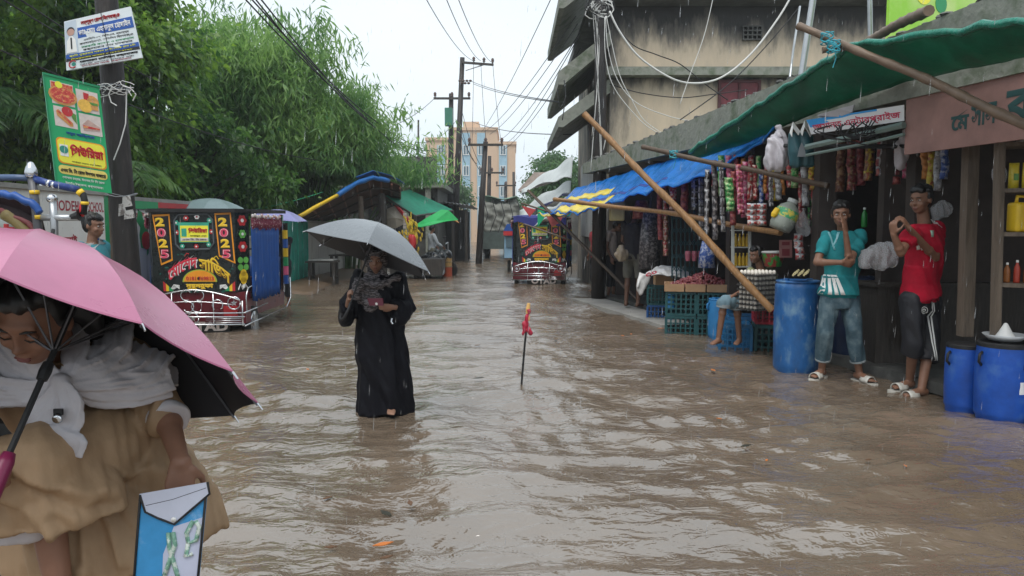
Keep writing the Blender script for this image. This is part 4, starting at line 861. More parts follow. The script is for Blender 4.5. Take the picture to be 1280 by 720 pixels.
    for s_ in (-1, 1):
        a = MB(); x = s_ * (W + .13)
        a.tube([(x, -.1, .10), (x + s_ * .02, .3, .12), (x + s_ * .05, LN + .2, .16)], .011, 6); a.tube([(x, -.1, .28), (x + s_ * .02, .3, .30), (x + s_ * .03, .8, .32)], .011, 6)
        a.tube([(x, -.02, .28), (x, -.02, .5), (x, .06, .6), (x, .2, .62), (x, .32, .58), (x, .38, .46), (x, .40, .3)], .010, 6); a.tube([(x + s_ * .05, LN + .2, .16), (x + s_ * .05, LN + .45, .3), (x + s_ * .03, LN + .5, .62)], .012, 6); a.build('side_guard', chrome, t, smooth=True)
    a = MB(); a.boxz(.38, .56, -.02, .02, .22, .36); a.build('tail_reflector', red, t)
    a = MB(); write(a, 'OTAD', (.12, -.012, .085), (1, 0, 0), (0, 0, 1), .62, .13, .004, .045, flatz=.05); a.build('lettering', cream, t)
    a = MB(); a.boxz(-.3, .45, -.008, .02, -.02, .12); a.build('mud_flap', rubber, t)
    if second:
        rows = [[V((x, -.075 + (-.0 if k else .12), z + .03 * math.sin(x * 9) * k)) for x in np.linspace(-.64, .68, 14)] for k, z in enumerate((1.72, 1.69, 1.52))]
        a = MB(); a.sheet(rows, .012); a.build('roof_cloth', tarpn, t)
        rows = [[V((x, y, 1.73 + .03 * math.sin(x * 4 + y * 3))) for x in np.linspace(-.7, .7, 8)] for y in np.linspace(.05, 1.95, 8)]; a = MB(); a.sheet(rows, .012); a.build('roof_cloth', tarpn, t)
    t.location = loc; t.rotation_euler = (0, 0, rz); return t
rickshaw('black painted rickshaw with blue curtain, parked left against the school wall', (-4.30, 10.0, 0), R(1.5))
rickshaw('dark painted rickshaw with navy cloth on its roof, waiting mid street', (.68, 18.6, .0), R(-7), True)

# ---- umbrellas
def umbrella(label, apex, axis, az, Rr, dep, nr, mo, mi, length=.85, handle='hook', hm=None, group=None, name='umbrella', tipuv=None, rod=None):
    apex = V(apex); ax = V(axis).normalized(); x, y, z = frame(ax); t = thing(name, label, 'umbrella', apex - ax * length, group)
    k_ = 2 * PI / nr; tips = []
    for k in range(nr):
        th = az + k * k_; q = apex + x * (math.cos(th) * Rr) + y * (math.sin(th) * Rr) - z * dep
        if tipuv and k in tipuv: q = P(tipuv[k][0], tipuv[k][1], q.y + (tipuv[k][2] if len(tipuv[k]) > 2 else 0))
        tips.append(q)
    def rib_at(k, r):
        d = tips[k % nr] - apex; h_ = d.dot(z); return apex + (d - z * h_) * r + z * (h_ * r ** 1.85)
    def pt(th, r, o=0):    # ribs carry the cloth; between them it hangs a little inward
        f = ((th - az) / k_) % nr; k = int(f + 1e-6); f -= k
        q = rib_at(k, r).lerp(rib_at(k + 1, r), max(0, f)); sg_ = (1 - (2 * f - 1) ** 2) if 0 < f < 1 else 0
        inw = apex - q; inw = inw - z * inw.dot(z)
        return q + inw * (.035 * sg_ * r ** 3) + z * (o - .010 * sg_ * r * (1 - r))
    m_ = 8; sub = 6; vs = []; nth = nr * sub; 
    for layer, o in ((0, 0), (1, -.004)):
        vs.append(pt(0, 0, o))
        for i in range(1, m_ + 1):
            for j in range(nth): vs.append(pt(az + 2 * PI * j / nth, i / m_, o))
    N = 1 + m_ * nth; a = MB(); fo, fi, fe = [], [], []
    for L_ in (0, 1):
        b_ = L_ * N; fl = fi if L_ else fo
        for j in range(nth):
            q = (b_, b_ + 1 + j, b_ + 1 + (j + 1) % nth); fl.append(q if not L_ else q[::-1])
        for i in range(m_ - 1):
            for j in range(nth):
                p = b_ + 1 + i * nth; q = (p + j, p + nth + j, p + nth + (j + 1) % nth, p + (j + 1) % nth); fl.append(q if not L_ else q[::-1])
    e0 = 1 + (m_ - 1) * nth
    for j in range(nth): fe.append((e0 + j, N + e0 + j, N + e0 + (j + 1) % nth, e0 + (j + 1) % nth))
    a.add(vs, fo + fe); a.m = [0] * (len(fo) + len(fe)); a.f += [tuple(q) for q in fi]; a.m += [1] * len(fi)
    c_ = a.build('canopy', [mo, mi], t, smooth=True)
    for p in c_.data.polygons:
        pass
    bm2 = bmesh.new(); bm2.from_mesh(c_.data)
    for e_ in bm2.edges:
        if len(e_.link_faces) == 2 and e_.calc_face_angle(0) > R(14): e_.smooth = False
    bm2.to_mesh(c_.data); bm2.free()
    for k in range(nr):
        th = az + 2 * PI * k / nr; a = MB(); a.tube([pt(th, q, -.010) for q in (.03, .35, .7, 1.0)], .0028, 5); mid = pt(th, .5, -.012); a.tube([mid, (apex - ax * .26) if not rod else V(rod[0]).lerp(V(rod[1]), .45)], .0025, 5); rb__ = a.build('rib', mat('dark_steel_rib', (.10, .10, .11), .35, metal=.6), t)
        a = MB(); tp = pt(th, 1, -.004); a.tube([tp, tp + (tp - pt(th, .9, -.004)).normalized() * .022], [.003, .002], 6); a.build('rib_tip', chrome, rb__)
    a = MB(); a.tube([apex + z * .005, apex + z * .05], [.008, .004], 8); a.build('ferrule', blackm, t)
    top_ = V(rod[0]) if rod else apex; e_ = V(rod[1]) if rod else apex - ax * length; ax = (top_ - e_).normalized(); x, y, z = frame(ax)
    a = MB(); a.tube([top_, e_], .0065, 8); a.lathe([(.011, -.28), (.013, -.26), (.011, -.24)], top_, 8, ax); a.build('shaft', blackm, t); a = MB()
    if handle == 'hook': a.tube([e_ + ax * .06, e_, e_ - ax * .05 + x * .015, e_ - ax * .075 + x * .045, e_ - ax * .06 + x * .08, e_ - ax * .03 + x * .085], .011, 8)
    else: a.lathe([(.012, 0.0), (.017, -.02), (.018, -.09), (.02, -.11), (.012, -.125)], e_ + ax * .03, 12, ax)
    a.build('handle', hm or blackm, t, smooth=True); return t
# ---- left side street clutter
def simple(name, label, cat, mb, m_, loc, group=None, smooth=False):
    o = mb.build(name, m_, None, loc, smooth); return tag(o, label, cat, group)
def bench(label, loc, w, d, h, rz, slats):
    t = thing('wooden_table', label, 'table', (0, 0, 0), 'dark tables by the grimy wall')
    for i in range(slats): a = MB(); a.box((0, -d / 2 + d * (i + .5) / slats, h), (w + random.uniform(-.05, .05), d / slats - .015, .04)); a.build('plank', woodd, t)
    for i in (-1, 1):
        for j in (-1, 1): a = MB(); a.box((i * (w / 2 - .08), j * (d / 2 - .06), h / 2 - .12), (.07, .07, h + .2)); a.build('leg', woodd, t)
        a = MB(); a.box((i * (w / 2 - .08), 0, h * .35), (.05, d, .05)); a.build('stretcher', woodd, t)
    t.location = loc; t.rotation_euler = (0, 0, rz); return t
bench('low dark wooden table topped with bright wet board beside teal gate', (-4.75, 18.6, 0), .75, .6, .58, R(4), 4)
bench('long dark plank bench in front of grimy wall', (-4.2, 20.2, 0), 1.5, .6, .68, R(-3), 4)
bench('second dark bench half hidden by the grey umbrella', (-3.65, 21.6, 0), 1.2, .6, .60, R(8), 4)
a = MB(); a.box((-4.75, 18.6, .625), (.62, .5, .03)); simple('board', 'pale wet board lying on the low dark table', 'board', a, mat('pale_wet_board', (.42, .42, .40), .2, .3), (-4.75, 18.6, .61))
a = MB(); a.ell(G(332, 369) + V((0, 0, .05)), (.13, .09, .08)); simple('plastic_bag', 'small orange plastic bag lying on the mud bank', 'bag', a, plast('orange_bag', (.7, .10, .03)), G(332, 369), smooth=True)
# tarpaulin roofed stall
st = thing('tarpaulin_stall', 'open stall under sloping roof edged with blue and yellow tarpaulin', 'stall', (-4.2, 20, 0))
fe = [P(373, 271, 17.6), P(398, 257, 18.0), P(422, 244, 18.5), P(445, 229, 19.0), P(466, 222, 19.4), P(486, 226, 19.8), P(500, 232, 20.0)]
be = [P(388, 276, 21.5), P(410, 274, 22.0), P(432, 270, 22.4), P(452, 264, 22.6), P(470, 258, 22.8), P(486, 254, 22.8), P(500, 252, 22.8)]
rows = [[f.lerp(b_, k / 5) + V((0, 0, -.05 * math.sin(PI * k / 5))) for f, b_ in zip(fe, be)] for k in range(6)]
a = MB(); a.sheet(rows, .02); a.build('roof', mat('brown_matting', (.085, .05, .035), .75, .4, 8, sx=(1, 4, 4)), st)
for k in range(9):
    q = k / 8 * 6; i = min(5, int(q)); f = fe[i].lerp(fe[i + 1], q - i); b_ = be[i].lerp(be[i + 1], q - i); a = MB(); a.tube([f - V((0, 0, .06)), b_ - V((0, 0, .06))], .03, 6); a.build('rafter', mat('reddish_cane', (.16, .06, .035), .6, .3), st)
for k in range(3): a = MB(); a.tube([p.lerp(b_, .2 + k * .3) - V((0, 0, .10)) for p, b_ in zip(fe, be)], .025, 6); a.build('purlin', woodd, st)
def edge_roll(pts, r, m_, nm, par):
    a = MB(); k = []; 
    for i in range(len(pts) - 1):
        for j in range(4): k.append(pts[i].lerp(pts[i + 1], j / 4) + V((0, 0, random.uniform(-.008, .008))))
    k.append(pts[-1]); a.tube(k, [r * random.uniform(.88, 1.12) for _ in k], 7); a.build(nm, m_, par, smooth=True)
tyl = mat('yellow_tarpaulin', (.72, .48, .03), .4, .12); tbl = mat('blue_tarpaulin', (.02, .15, .46), .35, .2, 5)
edge_roll(fe[:3], .05, tyl, 'tarpaulin_edge', st); edge_roll(fe[2:6], .065, tbl, 'tarpaulin_edge', st)
rows = [[p + V((0, .3 * k, .16 - .03 * k + random.uniform(-.02, .03))) for p in fe[3:]] for k in range(4)]; a = MB(); a.sheet(rows, .015); a.build('tarpaulin', tbl, st)
for (u, v, Y, r) in [(451, 262, 19.6, .07), (477, 258, 20.3, .09), (388, 290, 21, .05), (497, 262, 22.0, .06)]:
    p = P(u, v, Y); a = MB(); a.tube([V((p.x + .05, Y, -.3)), V((p.x, Y, p.z + .35))], r, 8); a.build('post', wood if u == 451 else woodd, st)
# green corrugated awning + cloth corner
aw = thing('corrugated_awning', 'green corrugated awning sloping over the fruit stall', 'awning', P(520, 260, 22) * 1)
rows = []
A0, A1, B0, B1 = P(481, 246, 21.0), P(519, 270, 21.2), P(512, 238, 24.5), P(566, 263, 24.5)
for i in range(41): rows.append([A0.lerp(B0, i / 40).lerp(A1.lerp(B1, i / 40), k / 4) + V((0, 0, .035 * (1 if i % 2 else -1))) for k in range(5)])
a = MB(); a.sheet(rows, .012); a.build('sheet', mat('green_tin', (.015, .24, .15), .4, .2, 4), aw)
a = MB(); a.tube([A0, A1], .03, 6); a.tube([A1, B1], .03, 6); a.build('edge_rail', woodd, aw)
for p in (A0, A1, B1): a = MB(); a.tube([p, V((p.x, p.y, -.3))], .05, 7); a.build('post', woodd, aw)
gcl = [[P(517, 283, 20.6), P(534, 272, 20.6), P(552, 262, 20.6)], [P(526, 284, 20.4), P(545, 276, 20.4), P(561, 263, 20.5)], [P(536, 282, 20.3), P(556, 277, 20.3), P(573, 275, 20.5)]]
a = MB(); a.sheet(gcl, .015); simple('tarpaulin', 'bright green cloth corner hanging off the awning end', 'tarpaulin', a, mat('bright_green_cloth', (.03, .42, .12), .5, .15), P(545, 275, 20.4))
gcl = [[P(553, 270, 21), P(566, 268, 21)], [P(562, 272, 20.8), P(574, 279, 20.8)]]
a = MB(); a.sheet(gcl, .015); simple('tarpaulin', 'small orange brown cloth tip beside the green cloth', 'tarpaulin', a, mat('orange_brown_cloth', (.42, .20, .06), .6), P(566, 272, 21))
# fruit and hanging things
a = MB(); bk_ = P(514, 292, 20.5)
for i in range(70): a.ell(bk_ + V((random.gauss(0, .13), random.gauss(0, .06), random.gauss(0, .24))), (.03, .03, .075), (V((1, 0, .3)).normalized(), V((0, 1, 0)), V((-.3 + random.uniform(-.5, .5), 0, 1)).normalized()), 6, 4)
a.tube([bk_ + V((0, 0, .6)), bk_ - V((0, 0, .2))], .02, 5); simple('banana_bunch', 'hanging yellow banana bunch under the green awning', 'fruit', a, mat('banana_yellow', (.66, .46, .04), .5, .25, 14), bk_ - V((0, 0, .4)))
um_ = thing('garden_parasol', 'tilted white and red parasol panel behind the stall post', 'umbrella', P(493, 285, 21.5)); 
a = MB(); a.sheet([[P(481, 262, 21.3), P(495, 257, 21.3), P(506, 272, 21.0)], [P(481, 274, 21.2), P(494, 272, 21.0), P(509, 276, 20.9)], [P(484, 287, 21.3), P(496, 285, 21.1), P(508, 278, 21)]], .012); a.build('canopy', mat('pale_canvas', (.66, .60, .50), .6, .15), um_)
a = MB(); a.tube([P(495, 256, 21.2), P(506, 270, 20.9), P(511, 277, 20.85)], .05, 6); a.build('red_edge', red, um_); a = MB(); a.tube([P(494, 262, 21.4), P(494, 330, 21.4)], .025, 6); a.build('shaft', steel, um_)
a = MB(); a.ell(P(516, 303, 20.3), (.10, .08, .22)); a.ell(P(513, 298, 20.3), (.06, .06, .12)); simple('cloth', 'red cloth bundle hanging beneath the bananas', 'cloth', a, red, P(516, 312, 20.3), smooth=True)
for i, (u, v, lb, m_) in enumerate([(506, 268, 'small pale packet strip hanging under the green awning', cream), (520, 285, 'yellow packet strip hanging right of the bananas', yellow)]):
    a = MB()
    for k in range(5): a.box(P(u, v + k * 4, 20.7), (.09, .02, .075))
    simple('packet_strip', lb, 'packets', a, m_, P(u, v + 18, 20.7))
# stall table, sacks
a = MB(); a.boxz(-3.4, -1.95, 20.6, 21.6, .1, .55); simple('stall_counter', 'dark counter standing beneath the bananas', 'counter', a, woodd, (-2.7, 21, .1))
# barrel marker
bp_ = G(559, 345); bar = thing('traffic_barrel', 'faded yellow barrel with orange red foot standing in the flooded street', 'barrel', bp_)
a = MB(); a.lathe([(.15, -.2), (.15, .28)], bp_, 16); a.build('lower_body', plast('orange_red_plastic', (.50, .09, .035)), bar, smooth=False); a = MB(); a.lathe([(.145, .281), (.145, .55), (.10, .60), (.07, .62), (.07, .68), (.0, .69)], bp_, 16); a.build('upper_body', mat('faded_yellow_plastic', (.50, .30, .10), .5, .3, 8), bar)
for z in (.28, .42): a = MB(); a.lathe([(.155, z - .015), (.16, z), (.155, z + .015)], bp_, 16); a.build('band', mat('dull_band', (.30, .22, .12), .5), bar)
# dark shopfronts by the twin poles
ds = thing('tin_shop', 'dark tin shop with sloping roof behind the twin poles', 'building', (-2.9, 32, 0))
a = MB(); a.boxz(-4.6, -2.1, 32.5, 37, -.3, 2.2); a.build('wall', dark, ds); a = MB(); a.sheet([[V((x, y, 2.55 - .06 * (y - 30.6) * 0 - .12 * (x + 3.4) + (.03 if (i % 2) else -.03))) for y in (30.6, 34, 37)] for i, x in enumerate(np.linspace(-4.7, -1.7, 40))], .012); a.build('roof', mat('dull_grey_tin', (.16, .17, .18), .45, .3, 4), ds)
for x in (-4.4, -3.2, -1.9): a = MB(); a.boxz(x - .05, x + .05, 30.8, 30.9, -.3, 2.2); a.build('post', woodd, ds)

# ---- poles in the street, with arms and insulators
def upole(label, foot, top, r, arms, name='electric_pole', m_=pm):
    t = thing(name, label, 'pole', (foot.x, foot.y, 0), 'electric poles along the street')
    a = MB(); a.tube([V((foot.x, foot.y, -.3)), foot.lerp(top, .5), top], [r * 1.2, r, r * .8], 10); a.build('shaft', m_, t, smooth=True)
    for (v, u0, u1, br) in arms:
        Y = top.y; p0, p1 = P(u0, v, Y - .15), P(u1, v + (3 if br else 0), Y - .15); a = MB(); a.bar(p0, p1, .09, .09); ar = a.build('crossarm', woodd, t)
        if br: a = MB(); a.tube([p1.lerp(p0, .25), P((u0 + u1) / 2 - 15, v + 10, Y - .15)], .03, 5); a.build('brace', steel, ar)
        for q in ((.04, .5, .96) if not br else (.38, .70, .97)):
            p = p0.lerp(p1, q); a = MB(); a.lathe([(.03, .03), (.03, .09), (.07, .11), (.05, .16), (.075, .19), (.04, .27), (0, .28)], p, 8); a.build('insulator', mat('brown_glazed_insulator', (.10, .06, .05), .3), ar)
    return t
upA = upole('tall front pole of the pair with a braced right crossarm', P(567, 328, 32.5), P(578, 72, 32.5), .13, [(78, 577, 617, True)])
upB = upole('shorter rear pole of the pair with a plain crossarm', P(563, 322, 33.5), P(564, 117, 33.5), .13, [(123, 542, 588, False)])
a = MB(); a.boxz(-2.95, -2.62, 32.9, 33.3, P(0, 157, 33).z, P(0, 135, 33).z); a.build('transformer_box', mat('green_box', (.05, .20, .14), .5), upB)
for i in range(7):
    a = MB(); a.ell(P(588 - i * 2.2, 101 + (i % 2) * 3, 32.3), (.07, .07, .05)); a.build('insulator_string', mat('brown_glazed_insulator', (.1, .06, .05)), upA)
upole('leaning pole with a long crossarm, right of the pair', P(598, 325, 29.5), P(607, 177, 29.5), .12, [(181, 585, 629, False)])
upole('thin distant pole with a lower crossarm', P(610, 315, 40), P(612, 195, 40), .12, [(216, 600, 630, False)])
upole('far short pole near the peach building', P(632, 312, 48), P(632, 228, 48), .11, [(232, 620, 645, False)])
upole('far pole standing right of the truck', P(643, 308, 55), P(642, 215, 55), .12, [])
upole('slender mast above the bamboo', P(522, 320, 40), P(523, 150, 40), .06, [])
# corner pole by the right house, buried in wires
upole('dark corner pole before the right house, tangled with wires at top', P(748, 374, 14.4), P(752, -40, 14.4), .125, [])

# ---- wires: thin cables sagging between their ends
def wire(p0, p1, sag, r, m_, label, group='overhead cables', n=14):
    p0, p1 = V(p0), V(p1); a = MB(); a.tube([p0.lerp(p1, i / n) - V((0, 0, sag * 4 * (i / n) * (1 - i / n))) for i in range(n + 1)], r, 5)
    return tag(a.build('cable', m_, None, p0, True), label, 'cable', group)
for k, (u0, v0, u1, v1) in enumerate([(300, -8, 548, 196), (308, -8, 556, 190), (322, -6, 562, 205), (312, -10, 552, 185)]):
    wire(P(u0, v0, 12.0), P(u1, v1, 31), .55 + .12 * k, .014, wirem, ('second highest', 'highest', 'lowest', 'third highest')[k] + ' black cable of the four sagging across the bamboo from the upper left', 'black cable bundle')
for k, (a0, b0) in enumerate([((530, -6), (592, 76)), ((556, -6), (601, 76)), ((571, -6), (615, 78))]): wire(P(*a0, 16), P(*b0, 32.4), .25, .010, wirem, 'thin line running from the top frame edge to the tall pole crossarm', 'lines to the tall crossarm')
for k, (a0, b0) in enumerate([((592, 78), (590, 180)), ((601, 78), (608, 180)), ((616, 80), (627, 181))]): wire(P(*a0, 32.4), P(*b0, 29.6), .3, .010, wirem, 'thin line dropping from the tall crossarm to the leaning pole arm', 'lines between the crossarms')
for k, (u0, v0, u1, v1) in enumerate([(590, 102, 706, 128), (592, 105, 706, 129)]): wire(P(u0, v0, 32.3), P(u1, v1, 15.5), .1, .011, wirem, 'pale line stretched from the tall pole to the right house', 'lines to the right house')
for k, (u0, v0, u1, v1) in enumerate([(605, 165, 720, 20), (612, 168, 722, 30), (625, 175, 724, 42), (628, 188, 726, 60), (634, 178, 722, 48)]): wire(P(u0, v0, 40), P(u1, v1, 15.2), .3, .010, wirem, 'one of the fan of thin lines rising to the right house', 'fan of lines right of the poles')
wire(P(688, 0, 17), P(602, 165, 40), .2, .010, wirem, 'single line falling steeply from the top toward the peach building')
wire(P(543, 123, 33.4), P(420, 170, 20), .4, .012, wirem, 'line leaving the short pole leftwards over the bamboo')
wire(P(590, 152, 33), P(715, 168, 16), .15, .011, wirem, 'low line crossing to the maroon window')
wire(P(571, 150, 33), P(520, 178, 28), .3, .010, wirem, 'short slack line left of the twin poles')
for k, (u0, v0, u1, v1) in enumerate([(0, -3, 300, 110), (20, -4, 330, 128), (-5, 60, 480, 200)]): wire(P(u0, v0, 8.5), P(u1, v1, 24), .5, .010, wirem, ('upper', 'middle', 'lowest')[k] + ' thin dark line crossing in front of the left trees')
wire(P(318, 262, 17.0), P(404, 240, 18.5), .03, .010, mat('green_cord', (.03, .3, .15)), 'green cord tied to the tarpaulin stall roof')
for i in range(16):      # drips and slack loops at the twin poles
    p = P(566 + random.uniform(-6, 12), random.uniform(120, 260), 32.2); q = p + V((random.uniform(-.6, .8), .2, -random.uniform(.8, 2.6))); wire(p, q, random.uniform(.05, .4), .012, wirem, 'slack dark wire hanging in the tangle on the twin poles', 'wire tangle on the twin poles', 8)
# white thick cable loop and thinner drop lines on the right house
def spl(pts, r, m_, label, group='loose wires on the right house'):
    a = MB(); k = len(pts); out = []
    for i in range(k - 1):
        p0, p1, p2, p3 = pts[max(i - 1, 0)], pts[i], pts[i + 1], pts[min(i + 2, k - 1)]
        for j in range(6):
            t = j / 6; out.append(.5 * ((2 * p1) + (p2 - p0) * t + (2 * p0 - 5 * p1 + 4 * p2 - p3) * t * t + (3 * p1 - p0 - 3 * p2 + p3) * t ** 3))
    out.append(pts[-1]); a.tube(out, r, 5); return tag(a.build('cable', m_, None, pts[0], True), label, 'cable', group)
H = lambda l, Y: [P(u, v, Y) for u, v in l]
spl(H([(762, 14), (775, 40), (800, 72), (840, 98), (872, 104), (905, 95), (940, 66), (972, 24), (990, -6)], 13.8), .019, wirew, 'thick white cable drooping in a deep loop across the beige wall')
for l in [[(758, 20), (765, 55), (775, 95), (790, 125), (805, 150), (830, 168)], [(757, 20), (760, 60), (772, 100), (795, 128), (835, 145), (868, 152)], [(756, 22), (757, 70), (768, 110), (800, 150), (822, 166)]]: spl(H(l, 13.9), .008, wirew, 'pale loose wire hanging from the corner pole down to the shop roof')
spl(H([(892, -5), (880, 45), (862, 95), (850, 130)], 13.5), .007, wirew, 'thin pale wire slanting across the middle of the beige wall')
spl(H([(1000, 8), (960, 55), (925, 92), (895, 118), (850, 150)], 13.2), .010, wirem, 'thin dark wire falling from the steel pipe towards the slab')
spl(H([(760, 20), (790, 55), (820, 68), (850, 80), (880, 104), (910, 125)], 14.2), .011, wirem, 'dark wire crossing the wall behind the white loop')
spl(H([(762, 105), (800, 116), (850, 122), (890, 118), (935, 112)], 14.7), .010, wirem, 'wire tacked along the wall below the floor band')
for i in range(11):
    x0 = 748 + random.uniform(-8, 14); y0_ = random.uniform(0, 18); spl(H([(x0, y0_), (x0 + random.uniform(-6, 6), y0_ + 40), (750 + random.uniform(-6, 5), y0_ + random.uniform(90, 130)), (748 + random.uniform(-10, 6), y0_ + random.uniform(150, 200))], 14.15), .007, wirem if i % 3 else wirew, 'wire running down the dark corner pole', 'wires down the corner pole')
for i in range(14):
    c_ = P(748 + random.uniform(-6, 10), 8 + random.uniform(-6, 8), 14.1); a = MB(); a.tube([c_ + V((.16 * math.cos(q + i) * random.uniform(.8, 1.2), .1 * math.sin(i), .13 * math.sin(q + i))) for q in np.linspace(0, 5.5, 10)], .010, 5); tag(a.build('cable', wirem if i % 2 else wirew, None, c_), 'coiled wire end knotted at the top of the corner pole', 'cable', 'knot of wire coils on the corner pole')
for (l, lb) in [([(705, 100), (707, 118), (703, 150)], 'broken wire dangling below the sunshades'), ([(697, 112), (700, 135), (708, 120)], 'short bent wire under the lower sunshade'), ([(758, 168), (752, 210), (765, 235), (800, 205), (815, 185)], 'wire looping along the slab edge beside the bamboo')]: spl(H(l, 14.3), .010, wirem if l[0][0] < 720 else wirew, lb)

# ---- far street: truck, van, pale sheets, flags
tr = thing('loaded_truck', 'truck piled high under a greyish green tarpaulin at street end', 'truck', (-.7, 36, 0))
lm = MB(); lm.boxz(-1.5, .28, 34.3, 38, 1.25, 2.55)
for i in range(22): lm.ell((random.uniform(-1.4, .2), random.uniform(34.3, 37.8), random.uniform(1.2, 2.6)), (random.uniform(.25, .5), .4, random.uniform(.2, .38)))
fused(lm, 'tarpaulin_load', mat('grey_net_tarpaulin', (.36, .36, .32), .7, .3, 3, (.20, .205, .18), .45, .6, bump=.6, bs=9), tr, .07, 5, wr(.05, 6, 3))
a = MB(); a.sheet([[V((x, 34.2 + k * 1.2, 2.82 + .08 * math.sin(x * 4 + k))) for x in np.linspace(-1.5, .25, 9)] for k in range(4)], .03); a.build('green_top_sheet', mat('pale_green_sheet', (.20, .33, .24), .6), tr)
a = MB(); a.boxz(-1.45, .22, 34.6, 38.4, .55, 1.3); a.build('bed', blackm, tr); a = MB(); a.boxz(-1.4, .17, 34.2, 34.5, .45, 1.25); a.build('tailgate', mat('dark_green_truck', (.10, .13, .12), .5, .3), tr)
for x in (-1.2, 0): a = MB(); a.lathe([(.2, -.12), (.42, -.11), (.44, 0), (.42, .11), (.2, .12)], (x, 35.4, .35), 16, V((1, 0, 0))); a.build('wheel', rubber, tr)
a = MB(); a.boxz(-1.3, .1, 38.5, 40, .4, 2.0); a.build('cab', blue, tr)
for i in range(5): a = MB(); q = -1.4 + i * .38; a.tube([(q, 34.05, 1.2), (q + .3, 33.98, 2.0), (q + .1, 34.1, 2.75)], .02, 5); a.build('lashing_rope', wirem, tr)
vn = thing('auto_rickshaw', 'red and blue vehicle partly behind the navy topped rickshaw', 'rickshaw', (.05, 24, 0))
a = MB(); a.boxz(-.25, .75, 24, 26, .45, 1.15); a.build('body', plast('light_blue_body', (.25, .42, .58)), vn); a = MB(); a.boxz(-.28, .78, 23.9, 26.1, 1.18, 1.32); a.build('red_band', red, vn)
a = MB(); a.prism([(-.28, 23.9, 1.325), (.78, 23.9, 1.325), (.66, 23.9, 1.55), (-.16, 23.9, 1.55)], (0, 2.2, 0)); a.build('roof', blue, vn); a = MB(); a.boxz(-.2, .7, 23.96, 23.995, .8, 1.12); a.build('rear_window', glass, vn)
for x in (-.1, .6): a = MB(); a.lathe([(.1, -.05), (.24, -.045), (.25, 0), (.24, .045), (.1, .05)], (x, 24.4, .12), 14, V((1, 0, 0))); a.build('wheel', rubber, vn)
psm = mat('wet_pale_sheet', (.55, .58, .58), .5, .12, 2); 
for (lb, rows_) in [('pale tarpaulin sheet sloping down from the house, upper one', [[P(716, 196, 22), P(690, 212, 23), P(652, 236, 24)], [P(714, 222, 21), P(690, 226, 22), P(652, 240, 23)]]), ('second pale sheet beneath, nearer to the street', [[P(714, 226, 19), P(688, 238, 20), P(650, 262, 21)], [P(712, 240, 18.5), P(690, 250, 19.5), P(648, 276, 20.5)]]), ('third pale sheet low beside the navy topped rickshaw', [[P(712, 246, 17.5), P(690, 258, 18.2), P(664, 270, 19)], [P(712, 262, 17.2), P(694, 270, 18), P(664, 282, 18.6)]])]:
    a = MB(); g_ = [[rows_[0][0].lerp(rows_[0][1], t) if t <= 1 else rows_[0][1].lerp(rows_[0][2], t - 1) for t in np.linspace(0, 2, 12)], [rows_[1][0].lerp(rows_[1][1], t) if t <= 1 else rows_[1][1].lerp(rows_[1][2], t - 1) for t in np.linspace(0, 2, 12)]]
    rr_ = [[p.lerp(q, k / 6) + V((0, 0, -.12 * math.sin(PI * k / 6) + .05 * math.sin(i * 1.1 + k))) for i, (p, q) in enumerate(zip(*g_))] for k in range(7)]
    a.sheet(rr_, .015); simple('tarpaulin', lb, 'tarpaulin', a, psm, rows_[1][1], 'pale sheets on the right', True)
tin = thing('tin_roof_hut', 'brown roofed hut below the pale sheets', 'building', (2, 30, 0)); a = MB(); a.sheet([[P(648, 238, 30), P(668, 216, 31), P(684, 216, 31)], [P(650, 240, 29), P(672, 232, 29.5), P(690, 222, 30)]], .05); a.build('roof', mat('rusty_brown_tin', (.22, .17, .14), .7, .3), tin); a = MB(); a.boxz(1.0, 3.2, 30, 34, -.3, 2.6); a.build('wall', concd, tin)
for (pts, m_, lb) in [([(672, 258), (688, 262), (672, 284)], mat('bright_green_flag', (.02, .40, .18), .5), 'green cloth pennant over the street'), ([(680, 264), (704, 270), (700, 278), (690, 284)], mat('salmon_cloth', (.60, .14, .12), .5), 'salmon red cloth hanging beside the green pennant'), ([(652, 257), (670, 262), (662, 271)], mat('red_flag', (.50, .06, .06), .5), 'small red and white pennant left of the green one'), ([(690, 266), (716, 264), (712, 270), (694, 272)], mat('teal_cloth', (.03, .35, .36), .5), 'teal strip of awning cloth over the rickshaw')]:
    a = MB(); q = [P(u, v, 16.5) for u, v in pts]; a.prism(q, (0, .015, 0)); simple('pennant', lb, 'pennant', a, m_, q[0])
for (p0, p1, r, lb) in [((660, 238), (797, 375), .03, 'long dark pole leaning from the pennants down to the pavement'), ((652, 254), (690, 266), .02, 'short dark stick above the pennants'), ((655, 280), (712, 300), .02, 'dark stick under the salmon cloth')]:
    a = MB(); a.tube([P(*p0, 15.5), P(*p1, 13.4 if p1[0] > 750 else 15)], r, 6); simple('bamboo_pole', lb, 'pole', a, bambood, P(*p1, 13.4))

